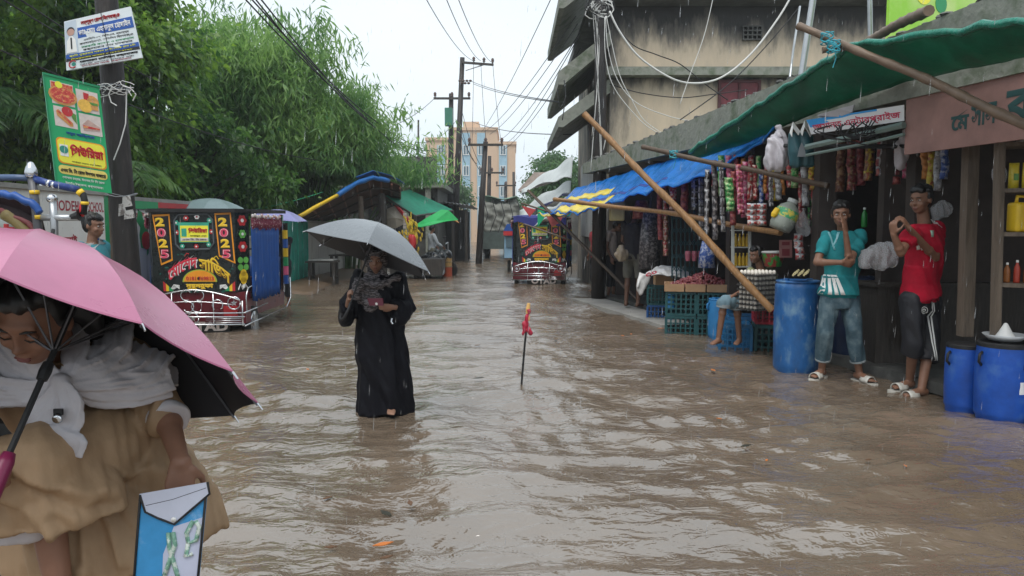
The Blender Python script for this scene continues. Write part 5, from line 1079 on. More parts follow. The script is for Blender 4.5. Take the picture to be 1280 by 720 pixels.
# ---- street signs of life: flag stick, floating leaves
ft = G(652, 479); fl = thing('flag_stick', 'stick with knotted red cloth and yellow tip standing in the flood', 'marker', ft)
tp = P(660, 384, ft.y); a = MB(); a.tube([ft - V((0, 0, .3)), ft, P(656, 430, ft.y), P(658, 412, ft.y)], .010, 7); a.build('stick', blackm, fl)
cl = MB()
for (u, v, ru, rv) in [(657, 405, .03, .05), (659, 398, .022, .05), (655, 412, .022, .04), (661, 413, .028, .03), (663, 416, .026, .022), (654, 416, .016, .03), (660, 390, .014, .03)]: cl.ell(P(u, v, ft.y), (ru, .022, rv), n=8, m=6)
fused(cl, 'red_cloth', mat('wet_red_cloth', (.42, .02, .05), .45, .35, 20), fl, .007, 2, wr(.007, 60, 4)); cl = MB(); cl.tube([P(659, 392, ft.y), P(660, 386, ft.y), P(661, 379, ft.y)], [.012, .02, .014], 7); cl.ell(P(661, 397, ft.y), (.01, .01, .035)); cl.build('yellow_tip', mat('faded_yellow_cloth', (.72, .42, .14), .6), fl)
for i in range(34):
    u, v = random.choice([(random.uniform(560, 1150), random.uniform(400, 700)), (random.uniform(500, 900), random.uniform(380, 480)), (random.uniform(360, 640), random.uniform(365, 700))]); p = G(u, v, .012); a = MB(); r_ = random.uniform(.010, .035); th = random.uniform(0, 6)
    a.prism([p + V((math.cos(th + k * 1.05) * r_ * (1.8 if k % 3 == 0 else .7), math.sin(th + k * 1.05) * r_ * (1.8 if k % 3 == 0 else .7), 0)) for k in range(6)], (0, 0, .004)); c_ = random.choice(['brown', 'brown', 'dark', 'orange'])
    tag(a.build('floating_leaf', {'brown': mat('brown_leaf', (.12, .06, .03)), 'dark': mat('dark_leaf_litter', (.03, .03, .02)), 'orange': mat('orange_leaf', (.5, .15, .03))}[c_], None, p), 'small %s leaf drifting on the muddy water' % c_, 'leaf', 'litter drifting on the flood')

# ---- cycle rickshaw at the left edge
cr = thing('cycle_rickshaw', 'cycle rickshaw with blue edged hood and chrome post caps at left edge', 'rickshaw', P(30, 420, 5.0) * 1)
Yc = 5.0
def ct(nm, pts, r, m_, Y=Yc, n=8):
    a = MB(); a.tube([P(u, v, Y + (d[0] if d else 0)) for u, v, *d in pts], r, n); return a.build(nm, m_, cr, smooth=True)
pole_b = mat('blue_wrapped_tube', (.02, .05, .22), .4, .3, 20, (.12, .16, .24), .55, .7)
ct('rail', [(-40, 222), (20, 222), (42, 223)], .022, mat('pale_blue_tube', (.06, .10, .19), .35)); ct('rail', [(44, 224), (60, 229), (98, 237)], .024, pole_b); ct('rail_end', [(98, 237), (104, 243), (106, 252), (104, 268)], .022, blackm)
for (u, v, u1, v1) in [(99, 239, 103, 243), (106, 252, 106, 256)]: ct('tape_band', [(u, v), (u1, v1)], .026, yellow)
for (u, v, u1, v1) in [(60, 229, 63, 230), (66, 231, 69, 231.5)]: ct('tape_band', [(u, v), (u1, v1)], .027, chrome)
ct('post', [(40, 222), (45, 262), (49, 300), (50, 345)], .028, mat('grey_tube', (.10, .10, .11), .4))
for v in (238, 269): ct('tape_band', [(43 + (v - 238) * .16, v), (43.5 + (v - 238) * .16, v + 5)], .031, yellow)
a = MB(); a.lathe([(.034, -.03), (.04, .0), (.034, .03), (.015, .07), (0, .075)], P(39, 216, Yc), 12); a.build('chrome_cap', chrome, cr, smooth=True)
ct('post', [(66, 252), (68, 280), (69, 330)], .024, steel); a = MB(); a.ell(P(65, 248, Yc), (.036, .036, .032)); a.build('chrome_cap', chrome, cr, smooth=True)
ct('crossbar', [(50, 272), (100, 272)], .022, steel); a = MB(); a.tube([P(88, 272, Yc), P(97, 270, Yc), P(101, 269, Yc)], [.02, .03, .045], 10); a.build('horn', blackm, cr); a = MB(); a.ell(P(103, 262, Yc), (.02, .02, .05)); a.ell(P(105, 255, Yc), (.018, .018, .03)); a.build('red_tassel', red, cr)
hd = [[P(u, v, 5.16) for u, v in r_] for r_ in ([(-70, 236), (-30, 238), (0, 242), (25, 248), (44, 258), (50, 268)], [(-70, 250), (-30, 252), (0, 254), (26, 262), (46, 274), (56, 300)], [(-70, 275), (-30, 274), (0, 272), (26, 284), (46, 302), (60, 334)])]
for k in range(3): hd[k] = [p + V((-.05 * k, .10 * math.sin(k * 1.3), 0)) for p in hd[k]]
a = MB(); a.sheet(hd, .02); a.build('hood', mat('dark_hood_canvas', (.03, .015, .018), .7), cr)
edge_roll([P(-30, 238, 4.88), P(0, 241, 4.88), P(25, 247, 4.88), P(44, 257, 4.88), P(50, 266, 4.88)], .026, mat('deep_blue_tarpaulin', (.012, .07, .28), .4, .2), 'hood_edge', cr)
a = MB(); a.sheet([[P(-60, 275, 5.1), P(10, 270, 5.1), P(45, 300, 5.1), P(60, 330, 5.1)], [P(-60, 360, 5.0), P(0, 350, 5.0), P(40, 350, 5.0), P(62, 345, 5.0)]], .03); bp2 = a.build('side_panel', mat('grey_painted_panel', (.30, .34, .33), .4), cr)
Fh = Face(P(-20, 278, 5.04), P(30, 281, 5.04), P(30, 290, 5.04), P(-20, 288, 5.04)); a = MB(); Fh.text(a, 'AH', .0, .0, .95, 1.0, .004, .05); a.build('lettering', red, bp2)
edge_roll([P(5, 268, 5.0), P(30, 285, 5.0), P(55, 312, 5.0), P(62, 335, 5.0)], .035, mat('olive_yellow_trim', (.20, .15, .05), .5), 'curved_trim', cr); edge_roll([P(0, 262, 5.0), P(35, 280, 5.0), P(58, 305, 5.0), P(72, 330, 5.0)], .02, mat('maroon_trim', (.16, .03, .03), .5), 'curved_trim', cr)
for i in range(6): a = MB(); a.ell(P(50 + i * 5, 318 + i * 3 + (i % 2) * 3, Yc - .05), (.03, .03, .03)); a.build('ornament', (chrome, yellow, mat('brown_tassel', (.2, .1, .04)))[i % 3], cr, smooth=True)
cw0 = P(30, 400, 5.1); 
for dx in (-.1, -1.0):
    a = MB(); a.lathe([(.33, -.02), (.36, -.015), (.365, 0), (.36, .015), (.33, .02)], (cw0.x + dx, 5.2, .25), 24, V((1, 0, 0))); wo_ = a.build('wheel', rubber, cr); a = MB(); [a.tube([(cw0.x + dx, 5.2, .25), (cw0.x + dx, 5.2 + .33 * math.cos(q), .25 + .33 * math.sin(q))], .003, 4) for q in np.linspace(0, 2 * PI, 15)[:-1]]; a.build('spokes', steel, wo_)
a = MB(); a.boxz(cw0.x - .95, cw0.x - .15, 5.0, 5.7, .5, .8); a.build('seat', mat('red_seat_vinyl', (.28, .02, .03)), cr)
# ================================================================== RIGHT SIDE: tarpaulins, bamboo, goods
PL = lambda l: [P(u, v, y) for u, v, y in l]
def resample(pts, n):
    d = [0]
    for a_, b_ in zip(pts, pts[1:]): d.append(d[-1] + (b_ - a_).length)
    out = []
    for k in range(n):
        s_ = d[-1] * k / (n - 1); i = 0
        while i < len(pts) - 2 and d[i + 1] < s_: i += 1
        out.append(pts[i].lerp(pts[i + 1], (s_ - d[i]) / max(1e-9, d[i + 1] - d[i])))
    return out
def lucent(m_, f=.4, k=1.6):
    n = m_.node_tree; b = n.nodes['Principled BSDF']; src = b.inputs['Base Color'].links[0].from_socket; tr = n.nodes.new('ShaderNodeBsdfTranslucent'); h = n.nodes.new('ShaderNodeHueSaturation'); h.inputs['Value'].default_value = k
    n.links.new(src, h.inputs['Color']); n.links.new(h.outputs[0], tr.inputs[0]); mx = n.nodes.new('ShaderNodeMixShader'); mx.inputs[0].default_value = f
    n.links.new(b.outputs[0], mx.inputs[1]); n.links.new(tr.outputs[0], mx.inputs[2]); n.links.new(mx.outputs[0], n.nodes['Material Output'].inputs[0]); return m_
def tarp(name, label, outer, inner, m_, n=40, k=8, sag=.05, rip=.012, roll=.022, mroll=None, seed=1, strips=()):
    r = random.Random(seed); o_ = resample(PL(outer), n); i_ = resample(PL(inner), n); c = o_[n // 2]; t = thing(name, label, 'tarpaulin', c)
    ph = [r.uniform(0, 6) for _ in range(4)]
    def pt(j, q):
        p = o_[j].lerp(i_[j], q); w_ = math.sin(PI * q)
        return p + V((0, 0, -sag * w_ + rip * (math.sin(j * .9 + ph[0] + q * 3) + .6 * math.sin(j * 2.1 + ph[1] - q * 5)) * (1 - q * .6)))
    a = MB(); a.sheet([[pt(j, q / (k - 1)) for j in range(n)] for q in range(k)], .006); a.build('sheet', m_, t, smooth=True)
    for (q0, q1, j0, j1, ms, nm) in strips:
        for s_ in (1, -1):
            a = MB(); a.sheet([[pt(j, q0 + (q1 - q0) * q / 3) + V((0, 0, .006 * s_)) for j in range(j0, j1)] for q in range(4)], .003); a.build(nm, ms, t, smooth=True)
    if roll:
        a = MB(); pts = [pt(j, 0) for j in range(n)]; a.tube([p + V((0, 0, .006 * math.sin(i * 1.7))) for i, p in enumerate(pts)], [roll * r.uniform(.75, 1.25) for _ in pts], 7); a.build('rolled_hem', mroll or m_, t, smooth=True)
    return t
gtm = mat('dark_green_tarpaulin', (.008, .125, .08), .34, .3, 3, (.02, .17, .115), .5, .7, bump=.5, bs=9); lucent(gtm, .5, 2.0); gth = mat('green_tarpaulin_hem', (.012, .19, .13), .3, .25, 9, bump=.6, bs=30)
tarp('green_tarpaulin', 'big dark green tarpaulin awning stretched over the right shop front', [(1345, 15, 4.2), (1280, 26, 4.6), (1174, 41, 5.35), (1064, 57, 6.2), (980, 110, 7.45), (920, 151, 8.5), (862, 190, 9.6)],
     [(1345, 58, 4.7), (1280, 72, 5.05), (1200, 88, 5.65), (1130, 103, 6.35), (1070, 124, 6.9), (1005, 147, 7.6), (930, 180, 8.9), (870, 199, 9.6)], gtm, 60, 10, .03, .010, .026, gth, 3)
tblm = mat('bright_blue_tarpaulin', (.015, .24, .62), .28, .25, 5, bump=.4, bs=14); lucent(tblm, .4, 1.8); tylm = mat('yellow_stripe_tarpaulin', (.70, .55, .06), .35, .2)
tarp('blue_tarpaulin', 'long blue tarpaulin with yellow stripe sagging below the concrete edge', [(688, 266, 15), (726, 266, 13), (795, 243, 11), (870, 224, 9.5), (925, 197, 8.7), (968, 160, 8.1)],
     [(718, 236, 15), (770, 220, 13.2), (830, 202, 11.3), (880, 191, 10), (930, 176, 9.1), (972, 155, 8.3)], tblm, 60, 8, .02, .025, .015, tblm, 5, [(.02, .26, 2, 26, tylm, 'yellow_stripe'), (.45, .62, 2, 22, tylm, 'yellow_stripe'), (.27, .34, 0, 40, mat('navy_stripe', (.015, .04, .25), .4), 'navy_stripe')])
tarp('blue_tarpaulin', 'blue and yellow tarpaulin corner flapping by the navy topped rickshaw', [(672, 268, 16), (700, 270, 15), (735, 262, 14)], [(690, 262, 16.5), (716, 252, 15.5), (742, 244, 14.5)], tblm, 20, 6, .03, .03, .012, tylm, 8, [(.05, .4, 2, 18, tylm, 'yellow_stripe')])
def cane(pts, r, m_, label, nodes=True, nm='bamboo_pole'):
    p = PL(pts); q = resample(p, 28); rs = [(r[0] + (r[1] - r[0]) * i / 27) * (1.17 if nodes and i % 4 == 0 else 1) for i in range(28)]; ln_ = (p[-1] - p[0]).length * (.004 if nodes else 0); q = [c + V((ln_ * .5 * math.sin(i * .5), 0, ln_ * .5 * math.cos(i * .4) + ln_ * 2.2 * math.sin(PI * i / 27))) for i, c in enumerate(q)]
    a = MB(); a.tube(q, rs, 9); o = autosmooth(a.build(nm, m_, None, q[-1])); return tag(o, label, 'pole', 'bamboo poles propping the awnings')
cane([(730, 143, 8.5), (965, 388, 7.55)], (.033, .040), bamboo, 'long golden bamboo pole leaning up from the egg trays across the shops')
cane([(998, 33, 6.5), (1140, 95, 5.7), (1290, 160, 4.95)], (.030, .034), mat('grey_brown_cane', (.16, .11, .075), .5, .3, 7), 'grey brown bamboo crossing in front of the green awning')
cane([(1088, 50, 6.9), (1161, 13, 5.6)], (.036, .042), mat('grey_brown_cane', (.2, .1, .1)), 'thick bamboo end jutting up under the billboard')
cane([(1028, 63, 6.25), (1075, 58, 6.2), (1110, 66, 6.1)], (.024, .026), mat('grey_brown_cane', (.2, .1, .1)), 'short bamboo stub tied to the crossing pole with teal string')
cane([(803, 184, 9.3), (900, 208, 8.6), (1035, 232, 7.7)], (.028, .030), bambood, 'dark thin pole passing under the blue tarpaulin')
cane([(693, 250, 13.2), (840, 272, 10.4), (975, 291, 8.2)], (.034, .034), bamboo, 'level bamboo rail running along the shop fronts')
cane([(980, 182, 7.6), (1060, 183, 7.2), (1150, 183, 6.9)], (.02, .022), blackm, 'black iron bar under the green awning', False)
cane([(1062, 150, 7.3), (1085, 128, 7.1)], (.02, .02), blackm, 'black slanting strut beneath the green awning', False)
cane([(1018, -12, 7.9), (1001, 100, 7.9)], (.034, .034), steel, 'silver steel pipe rising beside the beige wall', False, 'steel_pipe')
cane([(1087, -12, 8.2), (1088, 50, 8.2)], (.026, .026), steel, 'shorter steel pipe left of the billboard', False, 'steel_pipe')
cane([(1000, 8, 8.4), (992, 60, 8.2), (985, 115, 8)], (.012, .012), steel, 'thin pale rod leaning beside the steel pipe', False, 'steel_pipe')
cord = mat('teal_string', (.04, .34, .42), .5)
for (u, v, Y, lb) in [(1034, 48, 6.25, 'teal string binding the bamboo crossing'), (1042, 58, 6.15, 'loose teal string ends under the bamboo crossing'), (842, 193, 9.0, 'teal string knot on the dark pole under the blue tarpaulin')]:
    a = MB(); c = P(u, v, Y)
    for i in range(7): a.tube([c + V((.05 * math.cos(q + i), .05 * math.sin(q + i), .045 * math.sin(q * .7 + i * 2))) for q in np.linspace(0, 5, 9)], .005, 4)
    a.tube([c, c + V((.02, -.01, -.09)), c + V((.0, 0, -.17))], .004, 4); simple('string', lb, 'string', a, cord, c)
# banner under the awning
bn = thing('cloth_banner', 'white and blue cloth banner with red lettering under the green awning', 'banner', P(1070, 160, 7.6))
F_ = Face(*[P(u, v, y) for u, v, y in [(1008, 150, 7.38), (1130, 131, 6.36), (1130, 151, 6.36), (1014, 168, 7.35)]])
a = MB(); F_.rect(a, 0, 0, 1, 1, -.006, .006); a.build('cloth', mat('white_banner_cloth', (.75, .75, .76), .5, .05), bn); a = MB(); F_.poly(a, [(0, .0), (.02, .55), (.25, .35), (.6, .02)], .001); F_.rect(a, .45, 0, .75, .12, .001); a.build('blue_print', mat('sky_blue_print', (.04, .32, .72), .5), bn)
a = MB(); F_.text(a, 'আমানত এন্টারপ্রাইজ', .05, .25, .97, .92, .004, .018); a.build('lettering', mat('banner_red', (.58, .04, .10), .5), bn)
a = MB(); a.tube(PL([(1008, 184, 7.35), (1080, 168, 6.75), (1130, 156, 6.33)]), .03, 6); a.tube(PL([(1008, 194, 7.35), (1080, 180, 6.75), (1130, 168, 6.33)]), .015, 6); simple('awning_rail', 'grey green metal rail beneath the red lettered banner', 'rail', a, mat('grey_green_metal', (.16, .22, .20), .4), P(1080, 172, 7.6))
a = MB(); a.sheet([PL([(1022, 144, 7.2), (1048, 136, 7.0), (1068, 131, 6.85)]), PL([(1030, 147, 7.2), (1050, 146, 7.0), (1066, 140, 6.85)])], .01); simple('plastic_sheet', 'translucent grey plastic sheet strip above the banner', 'sheet', a, mat('grey_film', (.42, .40, .42), .4), P(1045, 140, 7.7))
for i in range(22):
    u = 1030 + i * 4.6; v = 158 - i * .6; spl(H([(u, v), (u + random.uniform(-18, 18), v + random.uniform(8, 16)), (1076 + random.uniform(-15, 20), v + random.uniform(14, 26))], 6.6), .006, wirem, 'black tangled wire beneath the red lettered banner', 'tangle of black wires under the banner')

# ---- hanging goods
def strip(u, v0, v1, Y, wpx, n_, m_, label, tilt=0, depth=.03, m2=None, nm='sachet_strip', group='strips of goods hanging in the shops'):
    """a hanging ribbon of puffed sachets, each with a flat crimped seam"""
    t0 = P(u, v0, Y); t1 = P(u + tilt, v1, Y); w_ = wpx * Y / FPX; a = MB(); rows = []; sub = 4
    for k in range(n_ * sub + 1):
        q = k / (n_ * sub); c = t0.lerp(t1, q); f = abs(math.sin(PI * (k % sub) / sub)); jx = random.uniform(-.1, .1) * w_ * (k % sub == 0)
        rows.append([c + V((w_ * (j / 4 - .5) * (1 - .08 * f) + jx, -depth * f * math.sin(PI * j / 4) + .012 * math.sin(k * .5 + u), 0)) for j in range(5)])
    a.sheet(rows, .004, (0, 1, 0)); o = a.build(nm, [m_] + ([m2] if m2 else []), None, t0, True)
    if m2:
        nf = len(o.data.polygons)
        for p in o.data.polygons:
            if (p.index // 2) % 4 == 1 or (p.index // 8) % sub == 0: p.material_index = 1
    return tag(o, label, 'packets', group)
S = lambda n, c, c2=None: mat('foil_' + n, c, .32, .35, 25, c2, .48, .58)
red_s, mar_s, brn_s, dk_s = S('red', (.40, .035, .04), (.55, .45, .38)), S('maroon', (.20, .025, .04), (.38, .10, .08)), S('brown', (.16, .06, .04), (.35, .22, .12)), S('dark', (.045, .04, .045), (.22, .2, .2))
grn_s, pnk_s, blu_s, org_s, wht_s, yel_s = S('green', (.05, .28, .07), (.4, .5, .25)), S('pink', (.48, .06, .16), (.55, .3, .35)), S('blue', (.03, .08, .30), (.4, .42, .5)), S('orange', (.55, .22, .05)), S('silver', (.52, .52, .53), (.18, .18, .2)), S('yellow', (.60, .48, .06), (.4, .1, .05))
rows_ = [
 (893, 205, 300, 8.7, 7, 9, dk_s, None, 'leftmost dark sachet strip hung under the blue tarpaulin'), (901, 200, 290, 8.8, 6, 8, wht_s, dk_s, 'silver and dark strip right of the leftmost dark strip'), (884, 212, 296, 9.2, 6, 7, dk_s, wht_s, 'dark strip at the very left behind the bamboo rail'),
 (911, 222, 264, 8.5, 11, 7, grn_s, None, 'pale green sachet strip beside the pink ones'), (924, 205, 268, 8.4, 9, 9, pnk_s, mar_s, 'pink and maroon strip right of the green strip'), (932, 202, 272, 8.5, 7, 9, pnk_s, None, 'bright pink strip, second from the green one'), (918, 214, 282, 8.7, 8, 9, mar_s, None, 'maroon strip hidden partly behind the pink strips'),
 (944, 206, 250, 8.4, 6, 6, mar_s, red_s, 'short maroon strip before the blue strip'), (951, 212, 262, 8.4, 6, 7, blu_s, None, 'dark blue strip left of the orange one'), (957, 212, 242, 8.4, 5, 5, org_s, None, 'short orange strip amid the dark strips'), (963, 214, 258, 8.3, 6, 7, wht_s, dk_s, 'silver and dark strip right of the orange one'), (971, 210, 250, 8.3, 8, 6, wht_s, None, 'bright silver strip just left of the white bags'),
 (1001, 214, 285, 8.2, 8, 9, red_s, mar_s, 'red strip right beneath the teal bag'), (1011, 216, 282, 8.3, 7, 8, grn_s, dk_s, 'dull green strip between two red ones'), (1018, 212, 292, 8.1, 7, 10, red_s, None, 'red and cream strip right of the dull green one'), (1026, 190, 300, 8.0, 8, 12, mar_s, red_s, 'long maroon strip beside the red strips'),
 (1034, 182, 290, 7.9, 8, 12, mar_s, None, 'long dark maroon strip below the banner'), (1042, 178, 262, 7.9, 9, 9, brn_s, mar_s, 'brown strip below the banner, left of three'), (1052, 176, 240, 7.8, 12, 6, brn_s, None, 'wide brown strip below the banner, middle of three'), (1064, 174, 238, 7.7, 12, 6, mar_s, brn_s, 'wide maroon strip below the banner, right of three'), (1075, 172, 232, 7.7, 11, 6, mar_s, None, 'maroon sachet row at the middle of the banner'),
 (1088, 176, 226, 7.5, 12, 4, brn_s, yel_s, 'gold topped brown packs under the banner'), (1102, 172, 220, 7.4, 12, 4, mar_s, wht_s, 'white topped packs at the right of the hanging row'), (1112, 190, 250, 7.4, 9, 6, brn_s, None, 'last brown strip before the white sack'),
 (824, 224, 300, 11, 7, 9, mar_s, None, 'maroon strip deep in the shop left of the steel gate'), (832, 224, 320, 11, 7, 11, brn_s, red_s, 'brown and red strip deep in the shop'), (842, 222, 262, 10.6, 9, 5, red_s, None, 'red packets left of the folding gate'), (856, 226, 268, 10.5, 10, 5, mar_s, None, 'maroon packets over the folding gate'), (868, 224, 262, 10.3, 8, 5, dk_s, wht_s, 'dark packets at the right of the folding gate'), (876, 222, 300, 10, 7, 9, wht_s, dk_s, 'grey strip hanging beside the shop pillar'),
]
for (u, v0, v1, Y, w_, n_, m_, m2, lb) in rows_: strip(u, v0, v1, Y, w_, n_, m_, lb, random.uniform(-3, 3), .03, m2)
for i, (u, v, lb) in enumerate([(940, 262, 'left'), (952, 260, 'right')]):
    strip(u, 254, 282, 8.15, 13, 4, red_s, 'red and silver snack packets hanging, %s column of two' % lb, 0, .05, wht_s)
strip(1020, 285, 320, 8.2, 8, 4, red_s, 'small red strip low beside the red poster', 0, .03, wht_s)
strip(998, 292, 325, 8.0, 12, 4, red_s, 'red snack strip hanging low behind the clear bottle', 2, .05, wht_s)
more_ = []
rr2 = random.Random(77); cols = [(red_s, 'red'), (mar_s, 'maroon'), (yel_s, 'yellow'), (grn_s, 'green'), (blu_s, 'blue'), (org_s, 'orange'), (pnk_s, 'pink'), (wht_s, 'silver')]
nth = ('first', 'second', 'third', 'fourth', 'fifth', 'sixth', 'seventh', 'eighth', 'ninth', 'tenth', 'eleventh', 'twelfth', 'thirteenth', 'fourteenth')
for i in range(14):
    m_, nm_ = cols[(i * 3 + i // 4) % 8]; u = 892 + i * 9.4; strip(u, 196 + rr2.uniform(-3, 6), 232 + rr2.uniform(0, 26), 9.15 - i * .09, 7 + rr2.uniform(-1, 3), 5, m_, 'short %s packet strip in the rear row under the blue tarpaulin, %s from left' % (nm_, nth[i]), rr2.uniform(-3, 3), .03, None)
for i in range(8):
    m_, nm_ = cols[(i * 5 + 1) % 8]; u = 1122 + i * 8.5; strip(u, 186 + rr2.uniform(-2, 4), 222 + rr2.uniform(0, 22), 7.3 - i * .10, 8 + rr2.uniform(-1, 3), 4, m_, 'short %s strip hung behind the red jersey man, %s from left' % (nm_, nth[i]), rr2.uniform(-2, 2), .03, None)
# shop bags
def bag(label, u, v, Y, ru, rv, m_, knot=True, seed=1, vox=.012, amp=.012, cat='bag', tr=1.0, dz=.6):
    c = P(u, v, Y); k = Y / FPX; a = MB(); r = random.Random(seed); a.ell(c, (ru * k, ru * k * dz, rv * k * .9), n=16, m=10)
    for i in range(5): a.ell(c + V((r.uniform(-.5, .5) * ru * k, r.uniform(-.2, .2) * ru * k, r.uniform(-.6, .3) * rv * k)), (ru * k * .5, ru * k * .4, rv * k * .45), n=12, m=8)
    if knot: a.tube([c + V((0, 0, rv * k * .7)), c + V((.01, 0, rv * k * 1.0)), c + V((.0, 0, rv * k * 1.25))], [ru * k * .55, ru * k * .22, ru * k * .34], 10)
    t = thing('plastic_bag', label, cat, c - V((0, 0, rv * k)), 'bags hung about the shops'); fused(a, 'bag_body', m_, t, vox, 3, wr(amp, 45, seed)); return t
film = mat('clear_wet_plastic', (.80, .81, .84), .12, .10, 12, trans=.45, ior=1.2, alpha=.5); wpl = mat('white_plastic_bag', (.55, .52, .56), .35, .15, 12); tpl = mat('dark_teal_bag', (.02, .075, .09), .4, .35, 14)
b1_ = bag('pinkish white plastic bag stuffed full, hung left of the teal bag', 973, 190, 7.7, 16, 26, wpl, True, 3)
b2_ = thing('carrier_bag', 'dark teal carrier bag with white top flaps hung under the awning', 'bag', P(1002, 208, 7.5), 'bags hung about the shops'); a = MB(); a.loft([(P(1002, 208, 7.5), .13, .05), (P(1002, 190, 7.5), .135, .09), (P(1001, 166, 7.5), .12, .04)], (1, 0, 0), 16); fused(a, 'bag_body', tpl, b2_, .01, 2, wr(.006, 30, 5))
for (q0, q1, q2) in [((987, 166), (991, 152), (1000, 164)), ((1000, 165), (1006, 150), (1015, 166))]: a = MB(); a.sheet([[P(*q0, 7.45), P(*q1, 7.47), P(*q2, 7.45)], [P(q0[0] + 3, q0[1] + 5, 7.42), P(q1[0], q1[1] + 8, 7.42), P(q2[0] - 2, q2[1] + 5, 7.42)]], .006); a.build('handle_flap', mat('white_plastic', (.7, .7, .68), .35), b2_)
F_ = Face(P(996, 178, 7.36), P(1008, 178, 7.36), P(1008, 196, 7.36), P(996, 196, 7.36)); a = MB(); F_.poly(a, [(.5, 0), (.8, .4), (.95, 1), (.05, 1), (.25, .4)], 0, .004); a.build('printed_mark', mat('dull_grey_print', (.2, .22, .24), .5), b2_)
bag('large clear plastic bag knotted, hanging between the two standing men', 1100, 320, 6.75, 24, 17, film, False, 7, .012, .016)
bag('white sack hanging at the end of the row, right of the banner', 1127, 190, 7.0, 9, 24, wpl, True, 9)
bag('small clear bag of wares hanging left of the right shelf', 1248, 222, 5.7, 8, 18, film, True, 11, .008)
bag('clear plastic bag hanging beside the clear bottle', 1004, 282, 8.0, 9, 18, film, True, 13)
bag('second clear bag behind the red shirted man', 1178, 262, 6.9, 12, 14, film, False, 15)
bag('bag of pale bread hanging in the far shop', 777, 318, 12.4, 10, 9, mat('pale_bread_bag', (.34, .27, .19), .4, .3, 18), True, 17, .02)
jar = thing('plastic_jar', 'clear plastic jug with green and yellow label hanging tilted in the shop', 'bottle', P(982, 280, 7.9)); a = MB(); c = P(982, 270, 7.9); ax = V((.45, 0, 1)).normalized(); a.lathe([(.0, -.16), (.11, -.155), (.125, -.1), (.125, .04), (.10, .10), (.05, .14), (.05, .17), (0, .175)], c, 18, ax, False); a.build('body', mat('cloudy_plastic', (.42, .46, .40), .25, .2, trans=.3), jar, smooth=True)
a = MB(); a.lathe([(.1265, -.03), (.1275, .03), (.118, .065)], c, 18, ax, False); a.build('label', mat('green_yellow_label', (.05, .36, .16), .4, .3, 14, (.65, .55, .08), .5, .55), jar, smooth=True); a = MB(); a.lathe([(.055, .15), (.055, .19), (0, .192)], c, 12, ax, False); a.build('cap', mat('pale_cap', (.5, .52, .5), .4), jar); a = MB(); c2 = P(969, 266, 7.85); a.lathe([(.02, -.05), (.035, -.02), (.03, .05), (0, .06)], c2, 10, V((.6, 0, 1))); a.build('nozzle', yellow, jar)
# bottles of yellow oil on a small rack; shelf on the right
oil = mat('yellow_oil', (.60, .38, .03), .18, .2, 8, trans=.25)
def bottle_mesh(h, r, sq=False):
    a = MB(); a.lathe([(0, 0), (r * .95, 0), (r, .01), (r, h * .55), (r * .9, h * .68), (r * .4, h * .84), (r * .36, h * .92)], (0, 0, 0), 14, caps=False); c = MB(); c.lathe([(r * .42, h * .90), (r * .42, h), (0, h + .001)], (0, 0, 0), 10, caps=False); return a, c
def bottle(label, loc, h, r, m_, cm, group, proto={}):
    k = (h, r, m_.name)
    if k not in proto:
        t = thing('oil_bottle', label, 'bottle', (0, 0, 0), group); a, c = bottle_mesh(h, r); a.build('body', m_, t, smooth=True); c.build('cap', cm, t); t.location = loc; proto[k] = t; return t
    return dup(proto[k], loc, None, label, group)
rk = thing('bottle_rack', 'narrow metal rack holding two rows of yellow oil bottles', 'rack', P(926, 340, 8.9))
k = 8.9 / FPX
for u in (916, 937): a = MB(); a.bar(P(u, 278, 8.8), P(u, 342, 8.8), .03, .03); a.build('upright', mat('pale_metal', (.42, .44, .42), .4), rk); a = MB(); a.bar(P(u, 278, 9.05), P(u, 342, 9.05), .02, .02); a.build('upright', steel, rk)
for v in (288, 309, 333): a = MB(); a.box(P(926.5, v, 8.92), (.19, .24, .012)); a.build('shelf', mat('pale_metal', (.4, .4, .4)), rk)
for r_, v in enumerate((308.3, 332.3)):
    for i in range(4): bottle('yellow oil bottle on the %s shelf of the metal rack, %s from left' % (('upper', 'lower')[r_], ('first', 'second', 'third', 'fourth')[i]), P(919.5 + i * 4.7, v, 8.86), .155, .021, oil, mat('yellow_cap', (.62, .45, .05), .4), 'oil bottles on the rack')
sh = thing('wooden_shelf', 'tall rough wooden shelf of bottles and cans at right edge', 'shelf', P(1275, 410, 5.4))
for (u, Y) in [(1250, 5.55), (1330, 5.0)]: a = MB(); a.bar(P(u - 6, 420, Y), P(u, 172, Y), .06, .05); a.build('upright', wood, sh)
zs = [P(1268, v, 5.4).z for v in (178, 237, 293, 358)]; sx0 = P(1252, 300, 5.5); sdir = V((.62, -.35, 0)).normalized(); sn = V((sdir.y, -sdir.x, 0)) * -1
for z in zs: a = MB(); a.box(V((sx0.x, sx0.y, z)) + sdir * .32 + V((.1, .13, 0)), (.7, .26, .03), (sdir, sdir.cross(V((0, 0, 1))), V((0, 0, 1)))); a.build('board', wood, sh)
def onshelf(i, d, back=.0): return V((sx0.x, sx0.y, zs[i] + .016)) + sdir * d + V((.06, .10, 0)) * (1 + back)
for i in range(4): 
    t = thing('oil_pouch', 'yellow cooking oil pouch on the upper board of the right shelf, %s from left' % ('first', 'second', 'third', 'fourth')[i], 'packet', (0, 0, 0), 'pouches on the right shelf'); p = onshelf(1, .06 + i * .085); a = MB(); a.loft([(p, .035, .025), (p + V((0, 0, .08)), .036, .026), (p + V((0, 0, .15)), .034, .012), (p + V((0, 0, .19)), .034, .003)], (1, -.3, 0), 12); a.build('pouch', S('oilyellow', (.66, .52, .03), (.62, .50, .05)), t, smooth=True); a = MB(); a.box(p + V((-.0, -.029, .085)), (.035, .004, .05)); a.build('printed_label', pgn, t)
